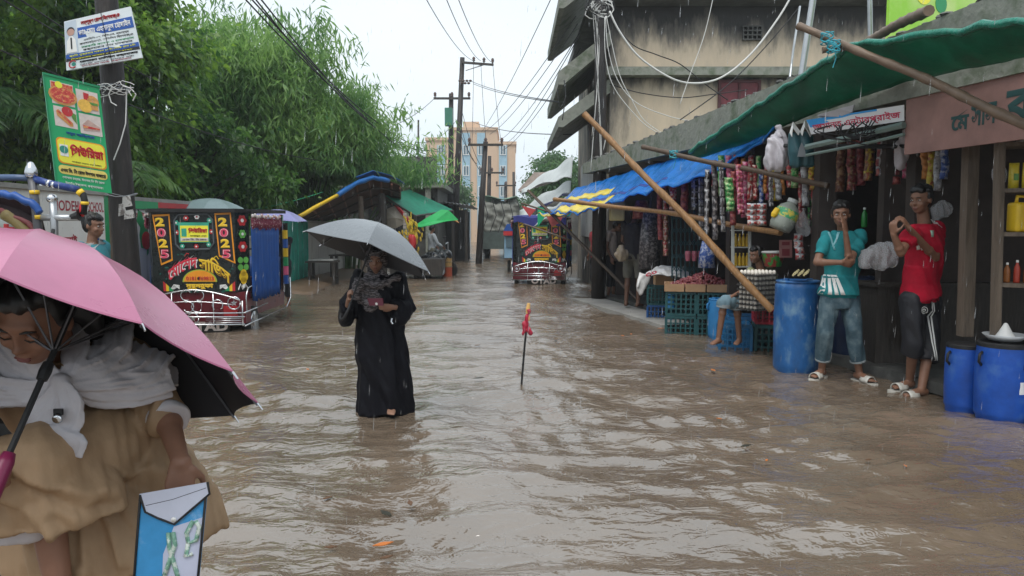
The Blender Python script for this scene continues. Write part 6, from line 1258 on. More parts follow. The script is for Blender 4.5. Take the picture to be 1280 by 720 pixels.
def jerrycan(label, p, s_, m_, cm, yaw=0):
    t = thing('jerry_can', label, 'jerry can', p, 'jerry cans'); ax = (V((math.cos(yaw), math.sin(yaw), 0)), V((-math.sin(yaw), math.cos(yaw), 0)), V((0, 0, 1))); a = MB(); a.box(p + V((0, 0, .11 * s_)), (.17 * s_, .11 * s_, .22 * s_), ax); o = a.build('body', m_, t)
    bm = bmesh.new(); bm.from_mesh(o.data); bmesh.ops.bevel(bm, geom=bm.edges[:], offset=.025 * s_, segments=3, affect='EDGES', profile=.6); bm.to_mesh(o.data); bm.free(); o.data.polygons.foreach_set('use_smooth', [True] * len(o.data.polygons))
    a = MB(); q = p + V((0, 0, .215 * s_)); a.tube([q + ax[0] * (-.05 * s_), q + ax[0] * (-.045 * s_) + V((0, 0, .05 * s_)), q + ax[0] * (.03 * s_) + V((0, 0, .05 * s_)), q + ax[0] * (.045 * s_)], .013 * s_, 8); a.build('handle', m_, t, smooth=True); a = MB(); a.lathe([(.026 * s_, 0), (.026 * s_, .035 * s_), (0, .036 * s_)], q + ax[0] * (.062 * s_), 12); a.build('cap', cm, t); return t
ycan = mat('yellow_can_plastic', (.70, .46, .02), .35, .12)
jerrycan('yellow jerry can with handle on the second board of the right shelf', onshelf(2, .12), 1.0, ycan, red, .2); jerrycan('second yellow jerry can at the right end of the same board', onshelf(2, .34), 1.0, ycan, yellow, .1)
jc = jerrycan('pale yellow jerry can with orange cap hung above the far shop front', P(771, 276, 12.6), 1.5, mat('pale_yellow_can', (.62, .56, .28), .4, .15), orange, 0)
for i in range(6): bottle('brown sauce bottle on the third board of the right shelf, place %s from left' % ('one', 'two', 'three', 'four', 'five', 'six')[i], onshelf(3, .05 + i * .062), .15 + .02 * (i % 2), .022, (mat('amber_sauce', (.30, .10, .02), .2, .3, trans=.2), mat('red_sauce', (.35, .04, .02), .25))[i % 2], white, 'bottles on the right shelf')
a = MB(); a.loft([(onshelf(0, .1) + V((0, 0, .0)), .04, .03), (onshelf(0, .1) + V((0, 0, .07)), .04, .03)], (1, 0, 0), 8); simple('paper_stack', 'crumpled pale paper on top of the right shelf', 'paper', a, cream, onshelf(0, .1))
for (u, v, lb) in [(1271, 138, 'upper'), (1267, 163, 'lower')]: 
    t = thing('pocket_calendar', lb + ' small white blue printed card pinned by the right shelf', 'card', P(u, v + 9, 5.5)); F_ = Face(P(u - 5, v - 8, 5.5), P(u + 5, v - 10, 5.4), P(u + 5, v + 9, 5.4), P(u - 5, v + 10, 5.5)); a = MB(); F_.rect(a, 0, 0, 1, 1, 0, .004); a.build('card', mat('pale_card', (.62, .66, .68), .5), t); a = MB(); F_.rect(a, .15, .15, .85, .45, .005, .001); F_.rect(a, .15, .55, .6, .85, .005, .001); a.build('printed_block', mat('pale_teal_print', (.18, .42, .46), .5), t)
bottle('green soda bottle standing behind the teal shirted man', P(1080, 284, 7.6), .2, .03, mat('green_glass', (.02, .30, .05), .15, .1, trans=.4), white, 'bottles at the back')
# poster, folding steel gate, pails and pillar goods
F_ = Face(P(974, 300, 8.3), P(990, 300, 8.3), P(990, 322, 8.3), P(974, 322, 8.3)); t = thing('wall_poster', 'faded red and cream paper poster on the shop pillar', 'poster', P(982, 322, 8.3)); a = MB(); F_.rect(a, 0, 0, 1, 1, 0, .005); a.build('paper', mat('rose_paper', (.34, .16, .15), .6), t); a = MB(); F_.rect(a, .2, .1, .8, .3, .006, .001); F_.rect(a, .2, .5, .8, .9, .006, .001); a.build('printed_block', mat('dark_rose_print', (.22, .04, .05), .6), t)
fg = thing('folding_gate', 'dark teal steel lattice gate closed across the far shop', 'gate', P(862, 345, 10.8)); 
for i in range(9): a = MB(); u = 840 + i * 5.5; a.bar(P(u, 262, 10.8), P(u, 348, 10.8), .018, .018); a.build('bar', mat('dark_teal_steel', (.02, .06, .07), .4), fg)
a = MB()
for j in range(5):
    for i in range(8): u = 840 + i * 5.5; v = 268 + j * 16; a.bar(P(u, v, 10.78), P(u + 5.5, v + 8, 10.78), .01, .01); a.bar(P(u, v + 8, 10.79), P(u + 5.5, v, 10.79), .01, .01)
tag(a.build('lattice', mat('dark_teal_steel', (.02, .06, .07)), fg), kind='stuff')
bk = thing('goods_basket', 'round basket with white rim and red green goods behind the egg seller', 'basket', P(966, 335, 8.5)); a = MB(); c = P(966, 333, 8.5); a.lathe([(.09, 0), (.12, .10), (.13, .16), (.115, .16), (.08, .01)], c, 16); a.build('body', mat('red_green_weave', (.35, .05, .04), .5, .3, 14, (.05, .3, .06), .5, .52), bk); a = MB(); a.tube([c + V((.13 * math.cos(q), .13 * math.sin(q), .165)) for q in np.linspace(0, 2 * PI, 20)], .014, 6); a.build('rim', mat('white_plastic', (.7, .7, .68)), bk)
# crates
def crate(label, c, w, d, h, m_, yaw=0, nv=6, nh=3, group='plastic crates before the shops', proto={}):
    key = (w, d, h, m_.name, nv)
    if key in proto: return dup(proto[key], c, yaw, label, group)
    t = thing('plastic_crate', label, 'crate', (0, 0, 0), group)
    def side(cx, cy, ln, ux, nx_):
        a = MB(); ux = V(ux); n = V(nx_); ax = (ux, n, V((0, 0, 1))); o = V((cx, cy, 0))
        a.box(o + V((0, 0, h * .95)), (ln, .022, h * .10), ax); a.box(o + V((0, 0, h * .05)), (ln, .022, h * .10), ax)
        for i in range(nv + 1): a.box(o + ux * (ln * (i / nv - .5) * .97) + V((0, 0, h / 2)), (ln * (.05 if 0 < i < nv else .09), .020, h * .8), ax)
        for j in range(1, nh): a.box(o + V((0, 0, h * (.1 + .8 * j / nh))) + n * .001, (ln * .97, .012, h * .045), ax)
        a.build('side', m_, t)
    side(0, -d / 2, w, (1, 0, 0), (0, -1, 0)); side(0, d / 2, w, (1, 0, 0), (0, 1, 0)); side(-w / 2 + .011, 0, d - .024, (0, 1, 0), (-1, 0, 0)); side(w / 2 - .011, 0, d - .024, (0, 1, 0), (1, 0, 0))
    a = MB(); a.boxz(-w / 2 + .02, w / 2 - .02, -d / 2 + .02, d / 2 - .02, .005, .02); a.build('base', m_, t); t.location = c; t.rotation_euler = (0, 0, yaw); proto[key] = t; return t
yw = R(-12)
cA = G(823, 399); cA.z = -.02
crate('blue crate under the green one, beneath the white sack', cA, .34, .45, .26, mat('mid_blue_crate', (.012, .075, .24), .5, .25), yw); crate('dark green crate stacked beneath the white sack', cA + V((0, 0, .262)), .34, .45, .28, crateg, yw)
cB = G(848, 414); cB.z = -.08
for i in range(2):
    for k in range(2): crate('%s dark teal crate in the %s column under the onions' % (('lower', 'upper')[k], ('left', 'right')[i]), cB + V((.02 + i * .40, -.02 - i * .09, k * .325)), .395, .5, .32, crateg, yw, 6, 4)
cb3 = thing('cardboard_tray', 'shallow cardboard trays of onions laid on the dark teal crates', 'tray', cB + V((.2, 0, .65))); card = mat('brown_cardboard', (.36, .22, .12), .75, .2)
for i in range(3):
    a = MB(); cc = cB + V((-.08 + i * .27, -.05 - i * .055, .575 + .08)); ax = (V((math.cos(yw), math.sin(yw), 0)), V((-math.sin(yw), math.cos(yw), 0)), V((0, 0, 1)))
    a.box(cc - ax[1] * .24 + V((0, 0, .05)), (.25, .012, .10), ax); a.box(cc + ax[1] * .24 + V((0, 0, .05)), (.25, .012, .10), ax); a.box(cc - ax[0] * .125 + V((0, 0, .05)), (.012, .47, .10), ax); a.box(cc + ax[0] * .125 + V((0, 0, .05)), (.012, .47, .10), ax); a.box(cc, (.24, .46, .01), ax); a.build('tray', card, cb3)
a = MB()
for i in range(420):
    q = random.random() ** .6; th = random.uniform(0, 6.28); x_ = .42 * q * math.cos(th); y_ = .26 * q * math.sin(th); r_ = random.uniform(.019, .030); a.ell(cB + V((.30 + x_, -.08 + y_ - x_ * .2, .71 + .17 * (1 - q) + random.uniform(0, .02))), (r_, r_, r_ * .85), n=7, m=5)
o = a.build('onion_heap', mat('small_red_onions', (.20, .035, .045), .35, .4, 26, (.44, .22, .17), .55, .68), None, cB + V((.3, -.08, .7)), True); tag(o, 'heap of small red onions filling the cardboard trays', 'onions', kind='stuff')
bx_ = thing('cardboard_box', 'brown cardboard box peeping out beneath the white sack', 'box', P(828, 352, 10.9)); a = MB(); a.box(P(829, 350, 11.2), (.26, .2, .14)); a.build('body', card, bx_)
sk = thing('white_sack', 'white woven plastic sack draped over the box and crate', 'sack', P(820, 350, 11.2)); rows = []
top = PL([(808, 362, 10.95), (812, 345, 11.05), (822, 333, 11.3), (838, 333, 11.3), (852, 337, 11.2), (866, 345, 11.1)]); bot = PL([(796, 360, 10.7), (801, 346, 10.75), (812, 343, 10.8), (832, 344, 10.8), (848, 346, 10.8), (862, 349, 10.75)])
top = resample(top, 18); bot = resample(bot, 18); a = MB(); a.sheet([[t_.lerp(b_, k / 6) + V((0, 0, .03 * math.sin(PI * k / 6) + .012 * math.sin(i * 1.6 + k))) for i, (t_, b_) in enumerate(zip(top, bot))] for k in range(7)], .02)
a.loft([(P(806, 343, 10.82), .10, .03), (P(803, 353, 10.78), .09, .035), (P(800, 364, 10.76), .06, .03), (P(802, 368, 10.76), .03, .02)], (1, .3, 0), 14)
fused(a, 'cloth', mat('white_woven_plastic', (.58, .57, .56), .45, .12, 14), sk, .014, 4, wr(.006, 24, 6)); a = MB(); F_ = Face(P(806, 342, 10.72), P(820, 338, 10.74), P(822, 342, 10.7), P(808, 347, 10.7)); F_.text(a, '৫০', 0, 0, 1, 1, .01, .05); a.build('lettering', redt, sk)
cC = G(917, 436); cC.z = -.03
crate('bright blue crate at the egg seller\'s feet', cC, .36, .40, .34, mat('sea_blue_crate', (.01, .12, .27), .45, .2), yw, 4, 4); crate('dark green crate right of the blue one', cC + V((.40, -.05, -.02)), .36, .4, .36, crateg, yw, 5, 4); crate('dark blue crate behind the bright blue one', cC + V((.22, .42, .0)), .36, .4, .38, crateb, yw)
crate('red crate set under the egg trays', cC + V((.38, -.02, .345)), .30, .34, .17, mat('red_crate_plastic', (.36, .03, .05), .45), yw, 4, 2)
eggm = MB(); eggm.ell((0, 0, 0), (.0215, .0215, .028), n=10, m=8); eg_me = eggm.mesh('egg', smooth=True); eg_me.materials.append(mat('egg_shell', (.74, .68, .60), .45, .06))
eb = P(946, 387, 7.95); eyaw = R(28); exv = V((math.cos(eyaw), math.sin(eyaw), 0)); eyv = V((-math.sin(eyaw), math.cos(eyaw), 0))
trm = MB(); trm.box((0, 0, .008), (.33, .28, .010))
for i in range(7):
    for j in range(6): trm.lathe([(.010, .012), (.006, .026)], (-.156 + i * .052, -.13 + j * .052, 0), 5)
tr_me = trm.mesh('egg_tray'); tr_me.materials.append(mat('grey_pulp_tray', (.04, .037, .035), .8, .25, 20))
for k in range(8):
    o = bpy.data.objects.new('egg_tray', tr_me); COL.objects.link(o); o.location = eb + V((0, 0, k * .052)); o.rotation_euler = (0, 0, eyaw); OFF[o.name] = V(o.location); tag(o, 'grey egg tray in the stack beside the seller, %s from the bottom' % ('first', 'second', 'third', 'fourth', 'fifth', 'sixth', 'seventh', 'eighth')[k], 'egg tray', 'stacked egg trays')
    for i in range(6):
        for j in range(5):
            if k < 7 and j > 0 and 0 < i < 5: continue
            q = eb + exv * (-.13 + i * .052) + eyv * (-.104 + j * .052) + V((0, 0, k * .052 + .038)); e_ = bpy.data.objects.new('egg', eg_me); COL.objects.link(e_); e_.location = q; OFF[e_.name] = q; tag(e_, 'white egg sitting in the stacked trays beside the blue drum', 'egg', 'eggs in the tray stack')
# drums and tubs
def drum(label, c, r, h, m_, lid=None, ribs=(.33, .66), group=None, bulge=.03, grips=True, name='plastic_drum'):
    t = thing(name, label, 'drum', c, group or 'blue plastic drums'); prof = [(r * .9, -.15), (r * .93, 0)]
    for i in range(1, 24):
        q = i / 24; rr = r * (1 + bulge * math.sin(PI * q)); rr += r * .025 * max(0, 1 - min(abs(q - x) for x in ribs) * 40) if ribs else 0; prof.append((rr, h * q))
    prof += [(r * .95, h * .97), (r * .93, h), (r * .55, h * 1.0), (0, h * 1.0)]
    a = MB(); a.lathe(prof, c, 30, caps=False); autosmooth(a.build('body', m_, t), 50)
    if lid:
        a = MB(); a.lathe([(r * .96, h * .955), (r * 1.01, h * .96), (r * 1.01, h * 1.01), (r * .95, h * 1.025), (r * .85, h * 1.01), (0, h * 1.012)], c, 28, caps=False); autosmooth(a.build('lid', lid, t), 30)
    else:
        a = MB(); a.tube([c + V((r * .93 * math.cos(q), r * .93 * math.sin(q), h * .99)) for q in np.linspace(0, 2 * PI, 28)], .014, 6); a.build('rim', m_, t, smooth=True)
        for s_ in (-1, 1): a = MB(); a.lathe([(.03, 0), (.03, .02), (0, .021)], c + V((s_ * r * .55, 0, h)), 10); a.build('bung', m_, t)
    if grips:
        for s_ in (-1, 1): p = c + V((s_ * r * 1.0, -.02, h * .80)); a = MB(); a.tube([p + V((0, 0, .05)), p + V((s_ * .03, -.02, .035)), p + V((s_ * .035, -.02, -.02)), p + V((0, 0, -.05))], .011, 6); a.build('grip', lid or m_, t, smooth=True)
    return t
drum('tall scuffed blue drum beside the teal shirted man', G(994, 462), .212, .90, bluep, None, (.06, .32, .62, .93), None, .035, False)
drum('dark navy drum in shadow behind the teal shirted man', G(1068, 452), .25, .90, mat('dark_navy_plastic', (.008, .02, .06), .45, .3), None, (.33, .66), None, .03, False)
drum('small sky blue tub between the teal crates and egg seller', G(900, 421), .155, .50, skyp, None, (.8,), None, .05, True, 'plastic_tub')
drum('narrow sky blue can between the crate stacks', G(838, 404) + V((.02, .1, 0)), .06, .48, skyp, None, (.5,), None, .03, False, 'plastic_tub')
drum('bright blue lidded tub, leftmost of the three at the right edge', G(1205, 509), .142, .50, blueb, blackm, (.78,), 'lidded blue tubs', .05, True, 'plastic_tub')
tb2 = drum('bright blue lidded tub with white sticker and strainer on top', G(1251, 521), .178, .56, blueb, blackm, (.78,), 'lidded blue tubs', .05, True, 'plastic_tub'); c = G(1251, 521)
a = MB(); a.add([c + V((.183 * math.sin(q) * 1.02, -.183 * math.cos(q) * 1.02, z)) for z in (.21, .30) for q in np.linspace(.0, .55, 6)], [(i, i + 1, 7 + i, 6 + i) for i in range(5)]); a.build('sticker', white, tb2)
drum('bright blue lidded tub cut off by the right edge', G(1308, 527), .178, .52, blueb, blackm, (.78,), 'lidded blue tubs', .05, True, 'plastic_tub')
bs = thing('steel_basin', 'shallow pale basin with cone strainer resting on the stickered tub', 'basin', c + V((0, 0, .575))); a = MB(); a.lathe([(.06, 0), (.10, .01), (.145, .045), (.15, .045), (.105, .0), (.06, -.006)], c + V((0, 0, .585)), 24, caps=False); a.build('bowl', mat('pale_steel', (.48, .50, .52), .35, .15, metal=.3), bs, smooth=True); a = MB(); a.lathe([(.07, .02), (.045, .06), (.012, .125), (0, .13)], c + V((0, 0, .585)), 18, caps=False); a.build('cone_strainer', mat('white_mesh', (.55, .55, .54), .5), bs, smooth=True)
# counter and sundries behind the men
ctr = thing('shop_counter', 'dark shop counter in deep shade behind the two men', 'counter', (4.0, 7.2, .1)); a = MB(); a.boxz(3.55, 5.4, 7.15, 7.75, .1, .85); a.build('body', woodd, ctr); a = MB(); a.boxz(3.5, 5.45, 7.1, 7.8, .851, .89); a.build('top', woodd, ctr)
a = MB()
for i in range(9): p = P(992 + i * 2.2, 343 - (i % 3) * 1.6, 7.2); a.tube([p + V((-.05, -.12, 0)), p + V((.06, .12, .01))], .011, 6)
simple('stick_bundle', 'bundle of pale sticks lying on top of the tall drum', 'sticks', a, mat('pale_sticks', (.46, .40, .22), .6, .2), P(998, 346, 7.2))
for i, (u, v, Y, w_, h_, m_, lb) in enumerate([(812, 300, 11.6, .34, .9, dk_s, 'dark clothes hanging inside the far shop'), (802, 262, 12.2, .3, .3, mar_s, 'dark printed cloth hung above the far shop'), (868, 320, 10.4, .22, .2, mat('pink_pots', (.35, .10, .14), .5), 'row of small pink pots by the folding gate'), (884, 318, 9.6, .22, .35, blu_s, 'dark blue sack hung beside the pillar')]):
    a = MB(); c = P(u, v, Y)
    if i == 2:
        for k in range(3): a.lathe([(.03, 0), (.045, .1), (.035, .14), (0, .141)], c + V((-.09 + k * .09, 0, -.07)), 10)
        tag(a.build('pots', m_, None, c), lb, 'pots', kind='stuff')
    else:
        a.loft([(c - V((0, 0, h_ / 2)), w_ / 2, .06), (c, w_ * .45, .08), (c + V((0, 0, h_ / 2)), w_ * .3, .03)], (1, 0, 0), 14, True, lambda s_, th: .12 * math.sin(th * 5)); simple('hanging_cloth', lb, 'cloth', a, m_, c - V((0, 0, h_ / 2)), None, True)
# ================================================================== PEOPLE
def head(mb, c, f, s=1.0, up=V((0, 0, 1)), jaw=1.0):
    f = V(f).normalized(); r_ = f.cross(up).normalized(); u = r_.cross(f); ax = (r_, f, u); q = lambda a, b_, d: V(c) + (r_ * a + f * b_ + u * d) * s
    E = lambda p, r, n=14, m=10: mb.ell(q(*p), tuple(x * s for x in r), ax, n, m)
    E((0, -.012, .025), (.076, .092, .088), 18, 12); E((0, .022, -.035), (.060 * jaw, .062, .072)); E((0, .040, -.082), (.034 * jaw, .034, .026))
    E((0, .068, .028), (.050, .022, .020)); E((0, .080, -.012), (.011, .016, .034)); E((0, .093, -.030), (.0145, .014, .011)); E((.011, .084, -.033), (.008, .009, .007)); E((-.011, .084, -.033), (.008, .009, .007))
    for s_ in (-1, 1):
        E((s_ * .040, .052, -.030), (.022, .026, .022)); E((s_ * .077, -.008, -.006), (.010, .019, .030), 10, 8)
    E((0, .078, -.058), (.024, .014, .0065)); E((0, .075, -.068), (.021, .014, .007))
    return ax, q
def face_bits(par, ax, q, s=1.0, open_=.6):
    r_, f, u = ax
    for s_ in (-1, 1):
        if open_ < .3:      # lids lowered
            a = MB(); a.ell(q(s_ * .031, .071, .001), (.0155 * s, .012 * s, .010 * s), ax, 12, 8); a.build('eyelid', mat('brown_skin_girl', (.25, .125, .08)), par, smooth=True)
            a = MB(); a.tube([q(s_ * .016, .0795, -.004), q(s_ * .031, .0835, -.0065), q(s_ * .046, .0765, -.004)], [.0012, .0018, .0012], 5); a.build('eyelash', hair, par)
            a = MB(); a.tube([q(s_ * .014, .086, .021), q(s_ * .030, .086, .027), q(s_ * .048, .074, .022)], [.0028 * s, .004 * s, .002 * s], 6); a.build('eyebrow', hair, par, smooth=True); continue
        a = MB(); a.ell(q(s_ * .031, .073, .002), (.0125 * s, .0085 * s, .0055 * s * open_ / .6), ax, 10, 8); e = a.build('eye', eyew, par, smooth=True)
        a = MB(); a.ell(q(s_ * .031, .0785, .001 - .004 * (.6 - open_)), (.0056 * s, .0045 * s, .0055 * s * open_ / .6), ax, 8, 6); a.build('iris', iris, e, smooth=True)
        a = MB(); a.tube([q(s_ * .014, .086, .021), q(s_ * .030, .086, .027), q(s_ * .048, .074, .022)], [.0028 * s, .004 * s, .002 * s], 6); a.build('eyebrow', hair, par, smooth=True)
    a = MB(); a.ell(q(0, .0845, -.0605), (.0215 * s, .008 * s, .0042 * s), ax, 10, 6); a.ell(q(0, .0825, -.0685), (.018 * s, .0085 * s, .005 * s), ax, 10, 6); a.build('lips', lip, par, smooth=True)
def haircap(par, ax, q, s=1.0, style='short', seed=1):
    r = random.Random(seed); a = MB(); E = lambda p, rr, n=14, m=10: a.ell(q(*p), tuple(x * s for x in rr), ax, n, m)
    E((0, -.026, .040), (.083, .092, .088)); E((0, .020, .088), (.066, .062, .036)); E((0, -.055, -.01), (.070, .052, .062))
    for s_ in (-1, 1): E((s_ * .066, -.012, .025), (.018, .040, .045))
    if style == 'short':
        for i in range(34):
            th = r.uniform(0, 2 * PI); e = r.uniform(.2, 1.4); E((.078 * math.cos(th) * math.cos(e), -.018 + .088 * math.sin(th) * math.cos(e), .045 + .085 * math.sin(e)), (.016, .018, .014), 7, 5)
        for i in range(7): E((-.05 + i * .017, .072 - abs(i - 3) * .005, .082), (.014, .016, .018), 7, 5)
    fused(a, 'hair', hair, par, .007, 2, wr(.003, 90, seed))
def hand(mb, w_, d, n, s=1.0, curl=.6, side=1, spread=.08, thumb=.6):
    """wrist, hand direction, palm-facing normal; side=+1 puts the thumb along d x n"""
    w_ = V(w_); d = V(d).normalized(); n = V(n); n = (n - d * n.dot(d)).normalized(); b_ = d.cross(n) * side
    mb.loft([(w_ - d * .015 * s, .026 * s, .018 * s), (w_ + d * .02 * s, .033 * s, .016 * s), (w_ + d * .055 * s, .041 * s, .0145 * s), (w_ + d * .088 * s, .040 * s, .012 * s)], b_, 14)
    for i, (ln, rr) in enumerate([(.072, .0088), (.080, .0092), (.074, .0087), (.058, .0076)]):
        p = w_ + d * (.086 - .004 * abs(i - 1)) * s + b_ * (.030 - .020 * i) * s; dd = (d + b_ * (spread * (1.5 - i))).normalized(); an = 0
        for k, (fr, cu) in enumerate([(.45, .7), (.32, 1.1), (.23, .8)]):
            an += curl * cu * (1 + .07 * i); e = p + (dd * math.cos(an) + n * math.sin(an)) * (ln * fr * s); mb.limb(p, e, rr * s * (1 - .08 * k), rr * s * (.92 - .08 * k), 8); p = e
    p = w_ + d * .022 * s + b_ * .030 * s; dd = (d * .62 + b_ * .62 + n * thumb * .8).normalized(); e = p + dd * .042 * s; mb.limb(p, e, .0135 * s, .0105 * s, 8); dd = (d * .75 + b_ * .25 + n * thumb).normalized(); mb.limb(e, e + dd * .034 * s, .0105 * s, .0082 * s, 8)
def foot(mb, a, d, s=1.0):
    a = V(a); d = V(d); d.z = 0; d.normalize(); sd = d.cross(V((0, 0, 1))); z0 = a.z - .06 * s
    mb.loft([(V((a.x, a.y, z0 + .03 * s)) - d * .055 * s, .028 * s, .028 * s), (V((a.x, a.y, z0 + .035 * s)) - d * .02 * s, .034 * s, .036 * s), (V((a.x, a.y, z0 + .033 * s)) + d * .06 * s, .038 * s, .032 * s), (V((a.x, a.y, z0 + .02 * s)) + d * .13 * s, .044 * s, .020 * s), (V((a.x, a.y, z0 + .014 * s)) + d * .17 * s, .034 * s, .012 * s)], sd, 14)
    for i in range(5): p = V((a.x, a.y, z0 + .012 * s)) + d * (.165 - .006 * i) * s + sd * ((-.028 + i * .014) * s); mb.limb(p, p + d * (.030 - .004 * i) * s, .009 * s, .008 * s, 7)
def slipper(par, a, d, m_, s=1.0):
    a = V(a); d = V(d); d.z = 0; d.normalize(); sd = d.cross(V((0, 0, 1))); z0 = a.z - .068 * s; out = []
    for t, w_ in [(-.085, .022), (-.06, .036), (0, .040), (.08, .046), (.15, .050), (.20, .040), (.225, .018)]: out.append((t, w_))
    poly = [V((a.x, a.y, z0)) + d * t * s + sd * w_ * s for t, w_ in out] + [V((a.x, a.y, z0)) + d * t * s - sd * w_ * s for t, w_ in reversed(out)]
    q = MB(); q.prism(poly, (0, 0, -.022 * s)); sl_ = q.build('slipper', m_, par); q = MB()
    q.sheet([[V((a.x, a.y, z0)) + d * t * s + sd * (math.cos(th) * .052 * s) + V((0, 0, math.sin(th) * .058 * s)) for th in np.linspace(0, PI, 9)] for t in (.06, .09, .13, .16)], .006 * s); q.build('strap', m_, sl_, smooth=True)
def torso(mb, J, s=1.0, infl=0.0, low=True, female=False):
    pc = (J['HL'] + J['HR']) / 2; sc_ = (J['SL'] + J['SR']) / 2; side = (J['SR'] - J['SL']).normalized(); sh = (J['SR'] - J['SL']).length / 2; hp = max(.10 * s, (J['HR'] - J['HL']).length / 2 + .05 * s)
    rings = []
    if low: rings.append((pc - (sc_ - pc) * .14, hp * .95 + infl, .095 * s + infl))
    rings += [(pc, hp * 1.0 + infl, .105 * s + infl), (pc.lerp(sc_, .28), .135 * s + infl, .095 * s + infl), (pc.lerp(sc_, .55), .152 * s + infl, .105 * s + infl), (pc.lerp(sc_, .80), .165 * s + infl, .108 * s + infl), (pc.lerp(sc_, .95), sh * .86 + infl, .085 * s + infl), (sc_ + (sc_ - pc) * .06, .075 * s + infl, .06 * s + infl)]
    mb.loft(rings, side, 22); mb.ell(sc_.lerp(pc, .06) + side * sh * .9, .052 * s + infl); mb.ell(sc_.lerp(pc, .06) - side * sh * .9, .052 * s + infl)
def body(par, J, s=1.0, sk=skin, vox=.008, hands=True, hw=None, bare=True):
    a = MB(); torso(a, J, s * .96)
    n0 = J['neck']; a.limb((J['SL'] + J['SR']) / 2, J['head'] - (J['head'] - n0) * .35, .052 * s, .046 * s)
    for k in 'LR':
        a.limb(J['S' + k], J['E' + k], .043 * s, .036 * s); a.limb(J['E' + k], J['W' + k], .036 * s, .024 * s); a.ell(J['E' + k].lerp(J['W' + k], .25), .039 * s)
        a.limb(J['H' + k], J['K' + k], .080 * s, .052 * s); a.limb(J['K' + k], J['A' + k], .050 * s, .033 * s); a.ell(J['K' + k].lerp(J['A' + k], .28) , .055 * s)
        foot(a, J['A' + k], J['T' + k], s)
    ax, q = head(a, J['head'], J['face'], s, J.get('up', V((0, 0, 1))))
    for k in 'LR':
        d, n, cu, sd = J['hand' + k]; hand(a, J['W' + k], d, n, s, cu, sd)
    o = fused(a, 'body', sk, par, vox, 3); face_bits(o, ax, q, s, J.get('eyes', .6)); return o, ax, q
def sleeve(mb, J, k, fr, r0, r1):
    """fr along shoulder->elbow (0..1) then elbow->wrist (1..2)"""
    S_, E_, W_ = J['S' + k], J['E' + k], J['W' + k]
    if fr <= 1: e = S_.lerp(E_, fr); mb.limb(S_, e, r0, r1, 14, True)
    else: mb.limb(S_, E_, r0, (r0 + r1) / 2, 14); mb.limb(E_, E_.lerp(W_, fr - 1), (r0 + r1) / 2, r1, 14, True)
def trouser(mb, J, k, fr, r0, r1, r2):
    H_, K_, A_ = J['H' + k], J['K' + k], J['A' + k]
    if fr <= 1: mb.limb(H_, H_.lerp(K_, fr), r0, r1, 16, True)
    else: mb.limb(H_, K_, r0, r1, 16); mb.limb(K_, K_.lerp(A_, fr - 1), r1, r2, 16, True)
def simple_person(label, base, ht, yaw, shirt, pants, sk=skin, pose=None, sleeve_fr=.55, leg_fr=1.6, vox=.013, hairs=True, group=None):
    """a standing figure: base on the ground, yaw 0 looks toward the camera (-Y)"""
    s = ht / 1.70; t = thing('person', label, 'person', base, group); c, sn_ = math.cos(yaw), math.sin(yaw)
    def W(x, y, z): return V(base) + V((x * c - y * sn_, x * sn_ + y * c, z)) * s if False else V(base) + V(((x * c - y * sn_) * s, (x * sn_ + y * c) * s, z * s))
    J = dict(HL=W(-.09, 0, .88), HR=W(.09, 0, .88), KL=W(-.10, -.02, .48), KR=W(.11, -.04, .48), AL=W(-.10, .03, .08), AR=W(.12, -.0, .08), SL=W(-.17, 0, 1.38), SR=W(.17, 0, 1.38), EL=W(-.22, .02, 1.10), ER=W(.22, .02, 1.10), WL=W(-.2, -.08, .88), WR=W(.2, -.08, .88), neck=W(0, 0, 1.42), head=W(0, -.03, 1.58), face=V((sn_, -c, -.05)))
    dn = V((0, 0, -1)); fw = V((sn_, -c, 0)); J['handL'] = (dn + fw * .2, V((c, sn_, 0)), .35, 1); J['handR'] = (dn + fw * .2, V((-c, -sn_, 0)), .35, -1); J['TL'] = fw + V((-c * .2, -sn_ * .2, 0)); J['TR'] = fw + V((c * .2, sn_ * .2, 0))
    if pose: pose(J, W)
    body(t, J, s, sk, vox)
    a = MB(); torso(a, J, s, .018 * s); [sleeve(a, J, k, sleeve_fr, .062 * s, .056 * s) for k in 'LR']; fused(a, 'shirt', shirt, t, vox, 3, wr(.006 * s, 24, int(ht * 100)))
    a = MB(); pc = (J['HL'] + J['HR']) / 2; a.loft([(pc + V((0, 0, .10 * s)), .135 * s, .108 * s), (pc, .16 * s, .12 * s), (pc - V((0, 0, .09 * s)), .15 * s, .11 * s)], (J['HR'] - J['HL']).normalized(), 18); [trouser(a, J, k, leg_fr, .098 * s, .075 * s, .062 * s) for k in 'LR']; fused(a, 'trousers', pants, t, vox, 3, wr(.006 * s, 26, 3, (.6, .6, .5)))
    if hairs:
        f = J['face'].normalized(); r_ = f.cross(V((0, 0, 1))).normalized(); u = r_.cross(f); haircap(t, (r_, f, u), lambda x, y, z: J['head'] + (r_ * x + f * y + u * z) * s, s, 'short', int(ht * 77))
    return t, J, s
cloth = lambda n, c, v=.25, s=9: mat('cloth_' + n, c, .75, v, s, spec=.2)
